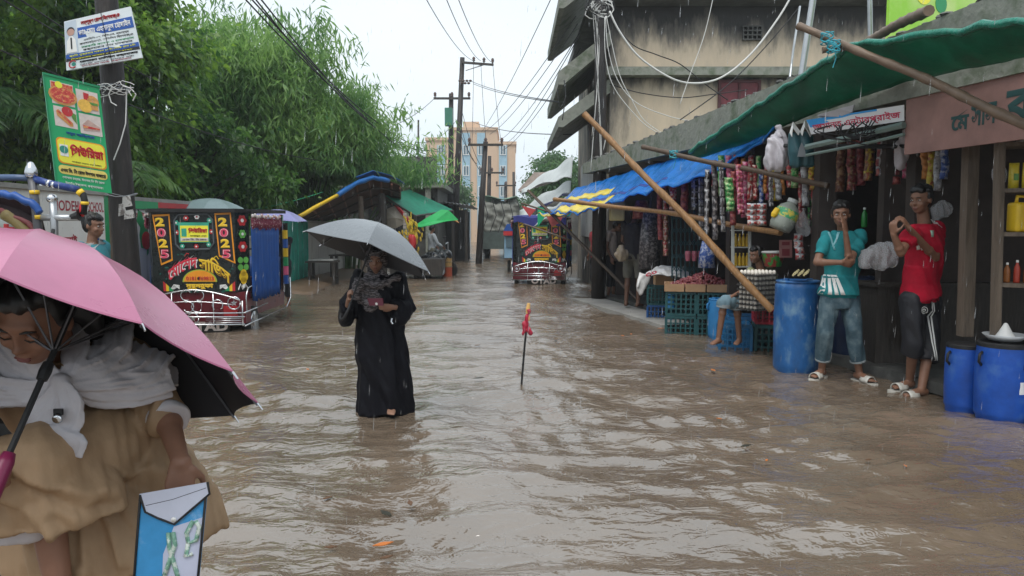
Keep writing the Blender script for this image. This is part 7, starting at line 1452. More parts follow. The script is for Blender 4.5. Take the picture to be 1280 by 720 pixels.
# ---- schoolgirl bending under the pink umbrella
tan = mat('tan_cotton', (.38, .25, .145), .7, .16, 5, (.27, .17, .095), .52, .8, sx=(1, 1, .5), bump=.12, bs=60); wsc = mat('white_cotton', (.56, .54, .57), .7, .1, 6, bump=.1, bs=80)
gl = thing('person', 'girl in tan school dress and white crossed scarf bending under a pink umbrella', 'person', P(150, 720, 1.95) * 1)
Q = lambda u, v, y: P(u, v, y)
J = dict(HL=Q(75, 565, 1.90), HR=Q(170, 570, 2.0), KL=Q(50, 590, 1.72), KR=Q(175, 720, 1.98), AL=Q(74, 735, 1.70), AR=V((-.92, 2.05, -.12)), SL=Q(-20, 452, 1.80), SR=Q(160, 446, 1.96), EL=Q(-62, 545, 1.66), ER=Q(207, 516, 1.90), WL=Q(-66, 602, 1.50), WR=Q(226, 578, 1.77), neck=Q(96, 432, 1.92), head=Q(44, 398, 1.68), face=V((-.02, -.84, -.50)))
J['up'] = V((.12, 0, 1)).normalized(); J['eyes'] = .22; J['TL'] = V((-.5, -1, 0)); J['TR'] = V((-.4, -1, 0)); J['handL'] = (V((.9, .1, .1)), V((.1, .9, 0)), .9, -1); J['handR'] = (V((-.03, -.10, -1)), V((-.45, .85, 0)), .38, 1)
s = .90; bo, ax, q = body(gl, J, s, mat('brown_skin_girl', (.25, .125, .08), .5, .1, 20), .0055); haircap(gl, ax, q, s, 'long', 4)
a = MB(); a.tube([q(.085, -.02, -.02), q(.087, -.012, -.032), q(.085, -.004, -.026)], .003, 6); a.ell(q(.086, -.008, -.034), .0055, None, 8, 6); a.build('earring', chrome, gl, smooth=True)
a = MB(); a.tube([q(-.02, -.10, -.02), q(-.06, -.13, -.08), q(-.07, -.12, -.15)], [.04, .035, .02], 8); fused(a, 'braid', hair, gl, .007, 2)
a = MB(); torso(a, J, s, .022); sleeve(a, J, 'L', 1.25, .062, .058); sleeve(a, J, 'R', 1.12, .066, .050)
X_ = V((1, .1, 0))
a.loft([(Q(104, 500, 1.93), .145, .11), (Q(112, 545, 1.94), .195, .14), (Q(126, 600, 1.94), .25, .165), (Q(146, 655, 1.93), .275, .18), (Q(166, 706, 1.92), .262, .18)], X_, 36, True, lambda u_, th: .05 * u_ * math.sin(th * 7 + .6) + .03 * u_ * math.sin(th * 12))
a.limb(Q(118, 560, 1.86), Q(46, 583, 1.665), .135, .105, 18); a.loft([(Q(56, 566, 1.70), .115, .10), (Q(56, 596, 1.70), .148, .12), (Q(58, 622, 1.70), .166, .125), (Q(60, 646, 1.70), .166, .12)], V((1, .25, -.30)), 30, True, lambda u_, th: .06 * u_ * math.sin(th * 6 + 1))
fd = wr(.0045, 30, 11, (1, .6, .08)); fd2 = wr(.0020, 90, 5, (1, .5, .2))
CREASE = [([(50, 548), (110, 600), (150, 655), (165, 695)], .017, .016), ([(28, 560), (42, 620), (48, 668)], .012, .014), ([(80, 543), (150, 588), (216, 610)], .016, .013), ([(95, 556), (150, 603), (205, 628)], -.014, .012), ([(150, 512), (166, 560), (158, 600)], .011, .012), ([(186, 500), (173, 560), (178, 590)], .012, .012), ([(214, 560), (240, 620), (252, 678)], .013, .014), ([(236, 545), (266, 665)], .012, .012), ([(104, 630), (124, 702)], .012, .012), ([(72, 570), (105, 650), (112, 690)], -.012, .013), ([(130, 610), (190, 690)], -.012, .014), ([(196, 600), (222, 690)], -.011, .013), ([(18, 600), (22, 650)], -.009, .012), ([(120, 520), (135, 552)], .008, .010), ([(204, 470), (228, 505)], .006, .008), ([(195, 490), (222, 520)], -.006, .007)]
def creases(co, no):
    out = np.zeros(len(co))
    for pts, am, wd_ in CREASE:
        w3 = [P(u, v, 1.80) for u, v in pts]; best = np.full(len(co), 9.0)
        for p, q_ in zip(w3, w3[1:]):
            ab = np.array([q_.x - p.x, q_.z - p.z]); ap = np.stack([co[:, 0] - p.x, co[:, 2] - p.z], 1); t_ = np.clip(ap @ ab / (ab @ ab), 0, 1); best = np.minimum(best, np.linalg.norm(ap - t_[:, None] * ab, axis=1))
        out += am * np.exp(-(best / wd_) ** 2)
    return out * np.clip(-no[:, 1] * 1.5, 0, 1)
fused(a, 'dress', tan, gl, .0075, 1, lambda co, no: fd(co, no) + fd2(co, no) + creases(co, no))
for k, fr, r_ in (('R', 1.12, .053),): a = MB(); c0 = J['ER'].lerp(J['WR'], .05); c1 = J['ER'].lerp(J['WR'], .19); a.tube([c0, c0.lerp(c1, .5), c1], [r_, r_ + .004, r_ + .002], 22); fused(a, 'cuff', wsc, gl, .005, 1, wr(.002, 50, 2))
a = MB(); a.loft([(Q(26, 636, 1.70), .09, .09), (Q(24, 654, 1.70), .085, .085), (Q(24, 666, 1.70), .08, .08)], V((1, .25, -.30)), 24, True, lambda u_, th: .05 * math.sin(th * 9)); fused(a, 'petticoat', wsc, gl, .008, 2, wr(.006, 30, 8))
# white scarf: bands over the shoulders drawn to a knot, tails hanging
kn = Q(76, 478, 1.70); a = MB()
def band(pts, wd, nr, th=.008): ribbon(a, resample([Q(*p) for p in pts], 14), list(np.interp(np.linspace(0, 1, 14), np.linspace(0, 1, len(wd)), wd)), V(nr), th, 20, .06)
band([(92, 400, 1.86), (96, 430, 1.80), (90, 458, 1.735), (77, 478, 1.705)], [.075, .07, .055, .03], (.2, -1, .3)); band([(142, 402, 1.93), (140, 432, 1.83), (112, 462, 1.755), (77, 478, 1.705)], [.10, .11, .075, .035], (.15, -1, .35))
band([(186, 434, 1.90), (172, 452, 1.84), (130, 466, 1.765), (77, 478, 1.705)], [.14, .13, .085, .035], (.35, -1, .35)); band([(215, 472, 1.87), (180, 482, 1.82), (130, 482, 1.765), (77, 479, 1.705)], [.06, .075, .07, .035], (.3, -1, .2))
band([(214, 487, 1.88), (165, 498, 1.80), (120, 496, 1.76), (78, 480, 1.705)], [.035, .05, .05, .03], (.2, -1, .1)); band([(170, 425, 1.97), (186, 442, 1.95), (203, 466, 1.93), (212, 482, 1.91)], [.11, .12, .10, .06], (.9, -.35, .35))
band([(36, 430, 1.74), (44, 450, 1.72), (60, 468, 1.71), (76, 478, 1.705)], [.06, .06, .05, .03], (-.2, -1, .3)); band([(-12, 436, 1.76), (15, 462, 1.73), (45, 478, 1.71), (76, 479, 1.705)], [.12, .10, .075, .035], (-.3, -1, .3)); band([(-30, 478, 1.72), (0, 490, 1.71), (40, 492, 1.70), (76, 480, 1.70)], [.08, .075, .06, .035], (-.1, -1, 0)); band([(2, 410, 1.79), (12, 430, 1.76), (30, 450, 1.735)], [.05, .06, .06], (-.2, -1, .4))
a.ell(kn, (.024, .022, .022)); a.ell(kn + V((.008, -.006, -.004)), (.018, .02, .026))
band([(75, 482, 1.69), (66, 505, 1.68), (52, 530, 1.675), (40, 548, 1.67)], [.035, .075, .085, .075], (0, -1, .1), .014); band([(78, 482, 1.685), (90, 505, 1.675), (88, 530, 1.67), (72, 545, 1.665)], [.03, .05, .05, .045], (.1, -1, .1), .014); band([(60, 542, 1.66), (85, 548, 1.655), (98, 552, 1.66), (95, 572, 1.66)], [.03, .035, .035, .025], (0, -1, .2), .012)
fd = wr(.0012, 60, 21, (.5, .3, .9)); fused(a, 'scarf', wsc, gl, .0036, 1, fd, .35)
a = MB(); c_ = Q(72, 523, 1.645); a.lathe([(.0, .006), (.010, .005), (.012, 0), (.0, -.001)], c_, 14, V((0, -1, .1))); a.build('badge', chrome, gl, smooth=True); a = MB(); a.box(c_ + V((0, .004, .014)), (.02, .006, .014)); a.build('badge_clip', blackm, gl)
a = MB(); F_ = Face(Q(70, 452, 1.735), Q(84, 455, 1.735), Q(82, 470, 1.725), Q(70, 468, 1.725)); F_.line(a, [(.5 + .4 * math.cos(t), .5 + .4 * math.sin(t)) for t in np.linspace(0, 6.2, 12)], .0012, .006); a.build('embroidery', mat('tan_thread', (.22, .13, .05)), gl)
# pink umbrella she holds
umbrella('big wet pink umbrella with black lining held by the bending girl', P(62, 309, 1.79), (-.091, .506, .858), 2.351, .45, .318, 10, mat('pink_nylon', (.48, .165, .275), .30, .12, 4, (.40, .09, .18), .60, .85, bump=.05, bs=20), mat('black_nylon_lining', (.012, .011, .014), .7), .62, 'straight', mat('maroon_plastic_handle', (.20, .02, .07), .35), None, 'umbrella', {0: (178, 403), 1: (291, 463), 2: (322, 502), 3: (293, 518), 9: (-2, 343), 8: (-150, 330)}, (P(112, 338, 1.74), P(4, 584, 1.47)))
# blue document folder in her hand
fo = thing('document_folder', 'clear blue document pouch with black piping in the girl\'s lowered hand', 'folder', Q(205, 740, 1.66)); Yf = 1.655
F_ = Face(Q(176, 618, Yf), Q(259, 605, Yf), Q(246, 742, Yf), Q(166, 748, Yf)); fbl = mat('blue_file_plastic', (.05, .30, .62), .25, .2, 7, (.42, .55, .72), .55, .78)
a = MB(); F_.rect(a, 0, 0, 1, 1, -.008, .008); a.build('pouch', fbl, fo); a = MB(); F_.poly(a, [(.55, .35), (.98, .3), (.97, .98), (.45, .98), (.42, .6)], .0, .0008); a.build('pale_sheet', mat('pale_lilac_sheet', (.52, .55, .70), .3, .12, 8), fo)
a = MB(); F_.poly(a, [(-.01, -.01), (1.01, -.02), (1.06, .09), (.56, .325), (.48, .30), (.10, .17)], .002, .0016); a.build('flap', mat('whitish_flap', (.55, .58, .70), .25, .1, 6), fo)
a = MB(); F_.line(a, [(0, 0), (0, .5), (0, 1.0)], .0028, .002, 6); F_.line(a, [(1.0, .12), (1.0, .5), (1.0, .98)], .0028, .002, 6); F_.line(a, [(.0, 0), (.10, .17), (.3, .245), (.48, .30), (.56, .325), (.8, .21), (1.06, .09), (1.01, -.02)], .0028, .0035, 6); F_.line(a, [(.1, .11), (.5, .09), (1.0, .03)], .0010, .003, 5); a.build('piping', blackm, fo, smooth=True)
a = MB(); a.lathe([(.0, .004), (.006, .003), (.0065, 0)], F_.at(.55, .28, .004), 12, F_.n); a.build('snap_button', white, fo, smooth=True)
tg = mat('green_white_ribbon', (.20, .40, .30), .4, .4, 60, (.62, .68, .62), .48, .55)
a = MB()
for pts in [[(.48, .40), (.52, .55), (.66, .78), (.70, .84)], [(.55, .40), (.60, .52), (.52, .70), (.46, .84)], [(.84, .32), (.76, .42), (.80, .52), (.92, .50), (.95, .38), (.88, .32)], [(.80, .52), (.78, .64), (.88, .62)]]: F_.line(a, pts, .0055, .002, 6)
a.build('printed_ribbons', tg, fo, smooth=True)

# ---- woman in black abaya wading under the grey umbrella
Yw = 5.6; Qw = lambda u, v, y=5.6: P(u, v, y)
wo = thing('person', 'girl in black abaya and patterned grey hijab wading towards the camera', 'person', G(482, 508)); s = .80
J = dict(HL=Qw(462, 412), HR=Qw(494, 412), KL=Qw(466, 465, 5.64), KR=Qw(496, 462, 5.64), AL=V((-1.03, 5.7, -.11)), AR=Qw(490, 506, 5.52), SL=Qw(447, 350), SR=Qw(497, 348), EL=Qw(433, 398, 5.52), ER=Qw(512, 386, 5.55), WL=Qw(436, 374, 5.30), WR=Qw(491, 384, 5.38), neck=Qw(471, 345), head=Qw(470, 325, 5.56), face=V((.08, -1, -.12)))
J['handL'] = (V((.12, -.55, .75)), V((1, .0, 0)), 1.25, -1); J['handR'] = (V((-.85, -.35, .05)), V((0, .9, .35)), .75, 1); J['TL'] = V((-.1, -1, 0)); J['TR'] = V((.1, -1, 0))
bo, ax, q = body(wo, J, s, skinl, .0075)
blk = mat('black_abaya_cloth', (.008, .008, .011), .6, .3, 8, spec=.12)
a = MB(); torso(a, J, s, .03); sleeve(a, J, 'L', 1.70, .066, .056); sleeve(a, J, 'R', 1.72, .066, .060)
a.loft([(Qw(472, 362), .155, .12), (Qw(473, 395), .165, .13), (Qw(476, 425), .19, .15), (Qw(479, 455), .215, .17), (Qw(481, 485), .225, .175), (Qw(482, 500), .222, .17), (Qw(482, 515), .215, .165)], (1, 0, 0), 40, True, lambda u_, th: (.06 * u_) * math.sin(th * 6 + .5) + .03 * u_ * math.sin(th * 11))
a.loft([(Qw(508, 380, 5.55), .06, .06), (Qw(500, 396, 5.45), .062, .06), (Qw(494, 402, 5.42), .05, .05)], (1, 0, 0), 14); a.loft([(Qw(432, 392, 5.50), .055, .055), (Qw(436, 402, 5.5), .06, .06)], (1, 0, 0), 14)
f1 = wr(.010, 22, 31, (1, .6, .10)); f2 = wr(.004, 50, 7, (.8, .5, .5)); fused(a, 'abaya', blk, wo, .011, 3, lambda co, no: f1(co, no) + f2(co, no))
hj = mat('patterned_grey_hijab', (.05, .047, .05), .8, .3, 38, (.25, .23, .24), .44, .60, sx=(1, 1, 3), spec=.2); a = MB()
f, u, r_ = ax[1], ax[2], ax[0]
a.ell(q(0, -.030, .03), (.098 * s, .105 * s, .108 * s), ax, 18, 12)
for th in np.linspace(0, 2 * PI, 22)[:-1]: a.ell(q(.079 * math.cos(th), .008 - .012 * math.cos(th * 2), -.004 + .105 * math.sin(th)), .024 * s, None, 8, 6)
for th in np.linspace(-2.6, -.55, 9): a.ell(q(.070 * math.cos(th), .020, -.065 + .065 * math.sin(th)), .026 * s, None, 8, 6)
a.loft([(Qw(471, 341), .095, .085), (Qw(471, 352), .150, .115), (Qw(470, 364), .165, .140), (Qw(467, 376), .135, .155), (Qw(463, 386), .07, .15)], (1, 0, 0), 24); a.tube([Qw(450, 350, 5.45), Qw(446, 362, 5.44), Qw(446, 374, 5.46)], [.035, .045, .03], 10); a.tube([Qw(444, 348, 5.5), Qw(470, 358, 5.42), Qw(500, 346, 5.5)], [.022, .028, .022], 10)
f1 = wr(.007, 40, 41, (.4, .4, 1)); fused(a, 'hijab', hj, wo, .009, 2, f1)
a = MB(); a.ell(q(0, -.02, .075), (.088 * s, .075 * s, .055 * s), ax, 14, 8); a.build('underscarf', blackm, wo, smooth=True)
umbrella('grey umbrella with wet shiny top held by the girl in black', V((-.948, 5.3, 1.455)), (.305, .226, .925), 1.54, .488, .235, 6, mat('grey_silver_nylon', (.17, .185, .20), .28, .12, 5, bump=.08, bs=14), mat('dark_grey_lining', (.07, .07, .075), .6), .66, 'hook', None, None, 'umbrella', {0: (382, 288), 1: (460, 303), 2: (536, 339), 5: (402, 305)})
ph = thing('wallet', 'small maroon wallet held against the chest of the girl in black', 'wallet', P(468, 382, 5.27)); a = MB(); F_ = Face(P(459, 373, 5.27), P(478, 373, 5.24), P(479, 382, 5.24), P(462, 382, 5.27)); F_.rect(a, 0, 0, 1, 1, -.012, .012); a.build('cover', mat('maroon_leather', (.14, .025, .045), .4), ph); a = MB(); F_.disc(a, .55, .75, .010); a.build('emblem', white, ph)
a = MB(); a.tube([P(490, 398, 5.33), P(489, 402, 5.32), P(491, 405, 5.32)], .006, 6); tag(a.build('key_tag', chrome, None, P(490, 402, 5.32)), 'tiny metal key tag dangling from the black sleeve', 'key tag')

# ---- man in teal shirt, arm across his face
slw = mat('wet_white_slipper', (.52, .50, .45), .4, .15, 14)
tm = thing('person', 'man in teal striped shirt and rolled jeans covering his face with a hand', 'person', G(1050, 474)); s = .98; Qt = lambda u, v, y=6.9: P(u, v, y)
J = dict(HL=Qt(1037, 372), HR=Qt(1062, 372), KL=Qt(1032, 416, 6.85), KR=Qt(1067, 412, 6.8), AL=Qt(1027, 462, 6.95), AR=Qt(1074, 466, 6.85), SL=Qt(1033, 295, 6.9), SR=Qt(1075, 294, 6.95), EL=Qt(1021, 328, 6.82), ER=Qt(1062, 328, 6.72), WL=Qt(1052, 328, 6.66), WR=Qt(1057, 292, 6.68), neck=Qt(1054, 288), head=Qt(1051, 268, 6.86), face=V((-.42, -.9, -.05)))
J['handL'] = (V((1, .05, -.15)), V((0, .9, .2)), .45, 1); J['handR'] = (V((-.12, .12, 1)), V((-.55, .7, 0)), .22, -1); J['TL'] = V((-.75, -.7, 0)); J['TR'] = V((.3, -1, 0))
bo, ax, q = body(tm, J, s, skin, .0075); haircap(tm, ax, q, s, 'short', 12)
tsh = mat('teal_jersey', (.02, .21, .23), .75, .25, 9, spec=.2); a = MB(); torso(a, J, s, .022, False); sleeve(a, J, 'L', .72, .058, .060); sleeve(a, J, 'R', .66, .056, .058); a.loft([(Qt(1050, 345), .165, .125), (Qt(1049, 368), .188, .148)], (1, 0, 0), 22); fused(a, 'shirt', tsh, tm, .0085, 2, wr(.007, 28, 51, (.8, .4, .5)))
def decal(name, m_, par, target, poly, d=V((0, 1, 0)), off=.003, n=5):
    """a printed shape laid on a garment: a grid projected on the cloth so it follows the folds"""
    inv = target.matrix_world.inverted() if False else Mx.Translation(-OFF[target.name]); me_v = target.data; rows = []
    (a0, b0, c0, d0) = poly
    for i in range(n + 1):
        row = []
        for j in range(n + 1):
            p = (a0 * (1 - i / n) + b0 * (i / n)) * (1 - j / n) + (d0 * (1 - i / n) + c0 * (i / n)) * (j / n); ok, loc, no, ix = target.ray_cast(inv @ (p - d * .6), d); row.append((loc + OFF[target.name] - d * off) if ok else p)
        rows.append(row)
    mb_ = MB(); mb_.sheet(rows, .0015); return mb_.build(name, m_, par, smooth=True)
bpy.context.view_layer.update()
shirt_o = [c for c in tm.children if c.name.startswith('shirt')][0]
for k in range(4): decal('printed_stripe', white, shirt_o, shirt_o, (Qt(1022 + k * 7, 367), Qt(1025.5 + k * 7.5, 367), Qt(1031 + k * 3, 343), Qt(1029 + k * 2.6, 343)))
for (x0, x1) in [((1033, 290), (1038, 312)), ((1046, 290), (1036, 308))]: decal('printed_stripe', mat('pale_teal_print', (.18, .42, .46)), shirt_o, shirt_o, (Qt(x0[0] - 1, x0[1]), Qt(x0[0] + 1.5, x0[1]), Qt(x1[0] + 1.2, x1[1]), Qt(x1[0] - .5, x1[1])))
jn = mat('wet_blue_denim', (.045, .085, .11), .75, .3, 9, (.12, .17, .19), .5, .7); a = MB(); a.loft([(Qt(1049, 362), .15, .115), (Qt(1049, 374), .17, .125), (Qt(1050, 384), .165, .12)], (1, 0, 0), 20); trouser(a, J, 'L', 1.72, .092, .072, .066); trouser(a, J, 'R', 1.72, .092, .072, .066); fused(a, 'jeans', jn, tm, .0085, 3, wr(.0045, 40, 61, (1, .6, .12)))
for k in 'LR': c0 = J['K' + k].lerp(J['A' + k], .70); c1 = J['K' + k].lerp(J['A' + k], .735); a = MB(); a.tube([c0, c1], [.071, .070], 18); a.build('frayed_hem', mat('pale_denim_hem', (.26, .29, .30), .8), tm)
slipper(tm, J['AL'], J['TL'], slw, s); slipper(tm, J['AR'], J['TR'], slw, s)

# ---- man in red jersey, hands raised to his mouth
rm = thing('person', 'man in red jersey and black striped shorts lifting both hands to his mouth', 'person', G(1140, 488)); s = 1.03; Qr = lambda u, v, y=6.4: P(u, v, y)
J = dict(HL=Qr(1140, 376, 6.36), HR=Qr(1160, 376, 6.5), KL=Qr(1142, 428, 6.34), KR=Qr(1161, 432, 6.44), AL=Qr(1137, 476, 6.5), AR=Qr(1152, 486, 6.32), SL=Qr(1139, 289, 6.27), SR=Qr(1172, 284, 6.55), EL=Qr(1126, 316, 6.12), ER=Qr(1169, 322, 6.30), WL=Qr(1117, 293, 6.08), WR=Qr(1136, 285, 6.12), neck=Qr(1156, 278, 6.44), head=Qr(1151, 250, 6.38), face=V((-.86, -.50, -.08)))
J['handL'] = (V((-.15, -.1, .9)), V((.8, .3, 0)), .85, -1); J['handR'] = (V((-.55, .0, .75)), V((-.5, .6, -.4)), .8, -1); J['TL'] = V((-1, -.35, 0)); J['TR'] = V((-1, -.30, 0))
bo, ax, q = body(rm, J, s, skin, .0075); haircap(rm, ax, q, s, 'short', 13)
rj = mat('red_jersey', (.40, .008, .028), .75, .25, 9, spec=.2); a = MB(); torso(a, J, s, .026, False); sleeve(a, J, 'L', .66, .060, .062); sleeve(a, J, 'R', .74, .062, .064); sd_ = (J['SR'] - J['SL']).normalized(); a.loft([(Qr(1151, 330, 6.4), .165, .125), (Qr(1150, 352, 6.42), .172, .135), (Qr(1151, 371, 6.43), .200, .160)], sd_, 24); fused(a, 'jersey', rj, rm, .0085, 2, wr(.007, 26, 71, (.8, .5, .4))); bpy.context.view_layer.update(); js = [c for c in rm.children if c.name.startswith('jersey')][0]
D_ = V((0, 1, 0))
for k in range(3): decal('shoulder_stripe', white, js, js, (Qr(1163 + k * 3.4, 274 + k * 1.8, 6.5), Qr(1164.6 + k * 3.4, 274 + k * 1.8, 6.5), Qr(1169 + k * 3.4, 280 + k * 2.2, 6.5), Qr(1167.4 + k * 3.4, 280 + k * 2.2, 6.5)), D_, .003, 2)
decal('crest_badge', mat('pale_green_badge', (.40, .55, .45), .5), js, js, (Qr(1152, 288), Qr(1157, 288), Qr(1156, 296), Qr(1153, 296)), D_, .003, 2)
for k in range(3): decal('printed_mark', white, js, js, (Qr(1137 + k * 4, 308 + k * .6), Qr(1139 + k * 4, 305 + k * .6), Qr(1141 + k * 4, 311 + k * .6), Qr(1137.5 + k * 4, 312 + k * .6)), D_, .003, 2)
sh_ = mat('black_track_shorts', (.012, .012, .016), .6, .3); a = MB(); a.loft([(Qr(1149, 364, 6.42), .155, .12), (Qr(1150, 378, 6.43), .172, .13), (Qr(1150, 390, 6.42), .165, .125)], sd_, 20); trouser(a, J, 'L', 1.28, .100, .088, .084); trouser(a, J, 'R', 1.36, .102, .090, .086); fused(a, 'shorts', sh_, rm, .0085, 3, wr(.005, 34, 81, (.9, .5, .3))); bpy.context.view_layer.update(); so2 = [c for c in rm.children if c.name.startswith('shorts')][0]
for k in range(2): decal('side_stripe', white, so2, so2, (Qr(1156.5 + k * 3.2, 372), Qr(1158.2 + k * 3.2, 372), Qr(1164 + k * 2.4, 449), Qr(1162.6 + k * 2.4, 449)), D_, .004, 10)
a = MB()
for (u_, v_) in [(1149.5, 389), (1171, 388)]: ok = P(u_, v_, 6.25); decal('snap', white, so2, so2, (Qr(u_ - .9, v_ - .9), Qr(u_ + .9, v_ - .9), Qr(u_ + .9, v_ + .9), Qr(u_ - .9, v_ + .9)), D_, .005, 1)
for t in np.linspace(0, 2 * PI, 17)[:-1]: 
    pass
emb = []
for (dx, dy, rx, ry) in [(0, -1.2, .7, 1.7), (-1.7, -.4, .7, 1.4), (1.7, -.4, .7, 1.4), (0, 1.5, 2.2, .35), (0, 2.3, 1.9, .3)]: decal('emblem_leaf', white, so2, so2, (Qr(1145.5 + dx - rx, 386 + dy), Qr(1145.5 + dx, 386 + dy - ry), Qr(1145.5 + dx + rx, 386 + dy), Qr(1145.5 + dx, 386 + dy + ry)), D_, .004, 2)
for k in range(14):
    t0, t1 = 2 * PI * k / 14, 2 * PI * (k + 1) / 14; decal('emblem_ring', white, so2, so2, (Qr(1145.5 + 4.6 * math.cos(t0), 386 + 4.6 * math.sin(t0)), Qr(1145.5 + 4.6 * math.cos(t1), 386 + 4.6 * math.sin(t1)), Qr(1145.5 + 4 * math.cos(t1), 386 + 4 * math.sin(t1)), Qr(1145.5 + 4 * math.cos(t0), 386 + 4 * math.sin(t0))), D_, .004, 1)
slipper(rm, J['AL'], J['TL'], slw, s); slipper(rm, J['AR'], J['TR'], slw, s)

# ---- egg seller seated between the crates
es = thing('person', 'seated boy in olive shirt and rolled pale jeans selling eggs', 'person', P(925, 420, 8.5)); s = .86; Qe = lambda u, v, y=8.6: P(u, v, y)
J = dict(HL=Qe(946, 376, 8.5), HR=Qe(964, 376, 8.7), KL=Qe(905, 378, 8.12), KR=Qe(921, 380, 8.2), AL=Qe(898, 424, 8.15), AR=Qe(924, 424, 8.25), SL=Qe(939, 340, 8.45), SR=Qe(964, 338, 8.7), EL=Qe(932, 362, 8.25), ER=Qe(966, 362, 8.55), WL=Qe(916, 370, 8.15), WR=Qe(944, 374, 8.25), neck=Qe(950, 333), head=Qe(945, 319, 8.55), face=V((-.9, -.4, -.1)))
J['handL'] = (V((-1, -.1, -.1)), V((0, .2, -1)), .4, 1); J['handR'] = (V((-.8, -.4, -.2)), V((0, .2, -1)), .4, -1); J['TL'] = V((-.7, -.7, 0)); J['TR'] = V((-.5, -.8, 0))
bo, ax, q = body(es, J, s, skin, .010); haircap(es, ax, q, s, 'short', 14); a = MB(); torso(a, J, s, .02); sleeve(a, J, 'L', .7, .06, .058); sleeve(a, J, 'R', .7, .06, .058); fused(a, 'shirt', mat('olive_shirt', (.24, .25, .12), .7, .2), es, .011, 3, wr(.006, 24, 91))
a = MB(); pc = (J['HL'] + J['HR']) / 2; a.ell(pc, (.15, .15, .10)); trouser(a, J, 'L', 1.10, .09, .075, .07); trouser(a, J, 'R', 1.10, .09, .075, .07); fused(a, 'jeans', mat('pale_denim', (.16, .25, .30), .8, .25), es, .011, 3, wr(.006, 24, 92))
for k in 'LR': a = MB(); a.tube([J['K' + k].lerp(J['A' + k], .04), J['K' + k].lerp(J['A' + k], .13)], [.077, .077], 16); a.build('rolled_cuff', mat('pale_denim_hem', (.26, .29, .3)), es)
# ---- the others
def bend_fwd(J, W):
    J['head'] = W(.02, -.12, 1.52); J['ER'] = W(.24, -.12, 1.12); J['WR'] = W(.16, -.30, 1.05); J['handR'] = (V((0, -.6, .1)), V((0, 0, -1)), .5, -1)
tA = P(791, 379, 12.6); tA.z = .06
simple_person('man in dark shirt and grey shorts standing barefoot on the pavement edge', tA, 1.74, R(150), cloth('charcoal', (.035, .033, .04)), cloth('grey_olive', (.15, .145, .12)), skind, bend_fwd, .6, .95, .012)
tB = P(764, 365, 14.6); tB.z = .0
simple_person('man in pale beige shirt beyond the corner pole', tB, 1.62, R(60), cloth('beige', (.42, .36, .32)), cloth('black', (.03, .03, .035)), skin, bend_fwd, .6, 1.5, .014)
simple_person('man in brick red shirt deep in the shop row by the corner pole', V((1.85, 16.2, 0)), 1.6, R(-60), cloth('brick', (.38, .06, .07)), cloth('black', (.03, .03, .03)), skin, None, .6, 1.6, .016)
def boy_pose(J, W):
    J['EL'] = W(-.20, -.02, 1.10); J['WL'] = W(-.14, -.24, .98); J['handL'] = (V((.9, -.2, -.3)), V((0, 0, -1)), .4, 1)
bb = P(116, 330, 6.8); bb.z = -.05; tb, Jb, sb = simple_person('boy in teal and grey shirt walking right beside the utility pole', bb, 1.60, R(82), mat('teal_grey_shirt', (.03, .20, .24), .7, .2), cloth('navy', (.03, .04, .07)), skin, boy_pose, .55, 1.6, .009)
bpy.context.view_layer.update(); bs_ = [c for c in tb.children if c.name.startswith('shirt')][0]; decal('grey_panel', mat('grey_shirt_panel', (.36, .37, .38), .7), bs_, bs_, (P(117, 292, 6.8), P(124, 290, 6.8), P(125, 318, 6.8), P(117, 320, 6.8)), V((0, 1, 0)), .003, 6); decal('navy_stripe', blue, bs_, bs_, (P(118, 297, 6.8), P(124, 298, 6.8), P(124, 300, 6.8), P(118, 299.5, 6.8)), V((0, 1, 0)), .006, 3)
def holds(J, W): J['ER'] = W(.20, -.14, 1.18); J['WR'] = W(.10, -.26, 1.36); J['handR'] = (V((0, -.3, .9)), V((-1, 0, 0)), 1.1, -1)
simple_person('person in dark clothes standing behind the rickshaw under purple umbrella', V((-4.15, 13.4, 0)), 1.50, R(-20), cloth('charcoal', (.03, .03, .04)), cloth('black', (.03, .03, .03)), skin, holds, .6, 1.7, .014)
umbrella('purple blue umbrella held behind the blue curtained rickshaw', P(352, 262, 13.1), (.14, -.06, 1), .2, .45, .15, 8, mat('lavender_nylon', (.22, .22, .42), .35, .12), mat('dark_lining', (.05, .05, .09)), .75)
simple_person('person hidden behind the rickshaw under the grey green umbrella', V((-4.80, 12.75, 0)), 1.50, R(10), cloth('grey_olive', (.15, .145, .12)), cloth('black', (.03, .03, .03)), skin, holds, .6, 1.7, .014)
umbrella('wide grey green umbrella rising above the painted rickshaw', P(268, 248, 12.5), (.10, -.03, 1), .1, .62, .19, 8, mat('grey_green_nylon', (.16, .22, .23), .4, .12, 4), mat('dark_lining', (.05, .05, .09)), .8)
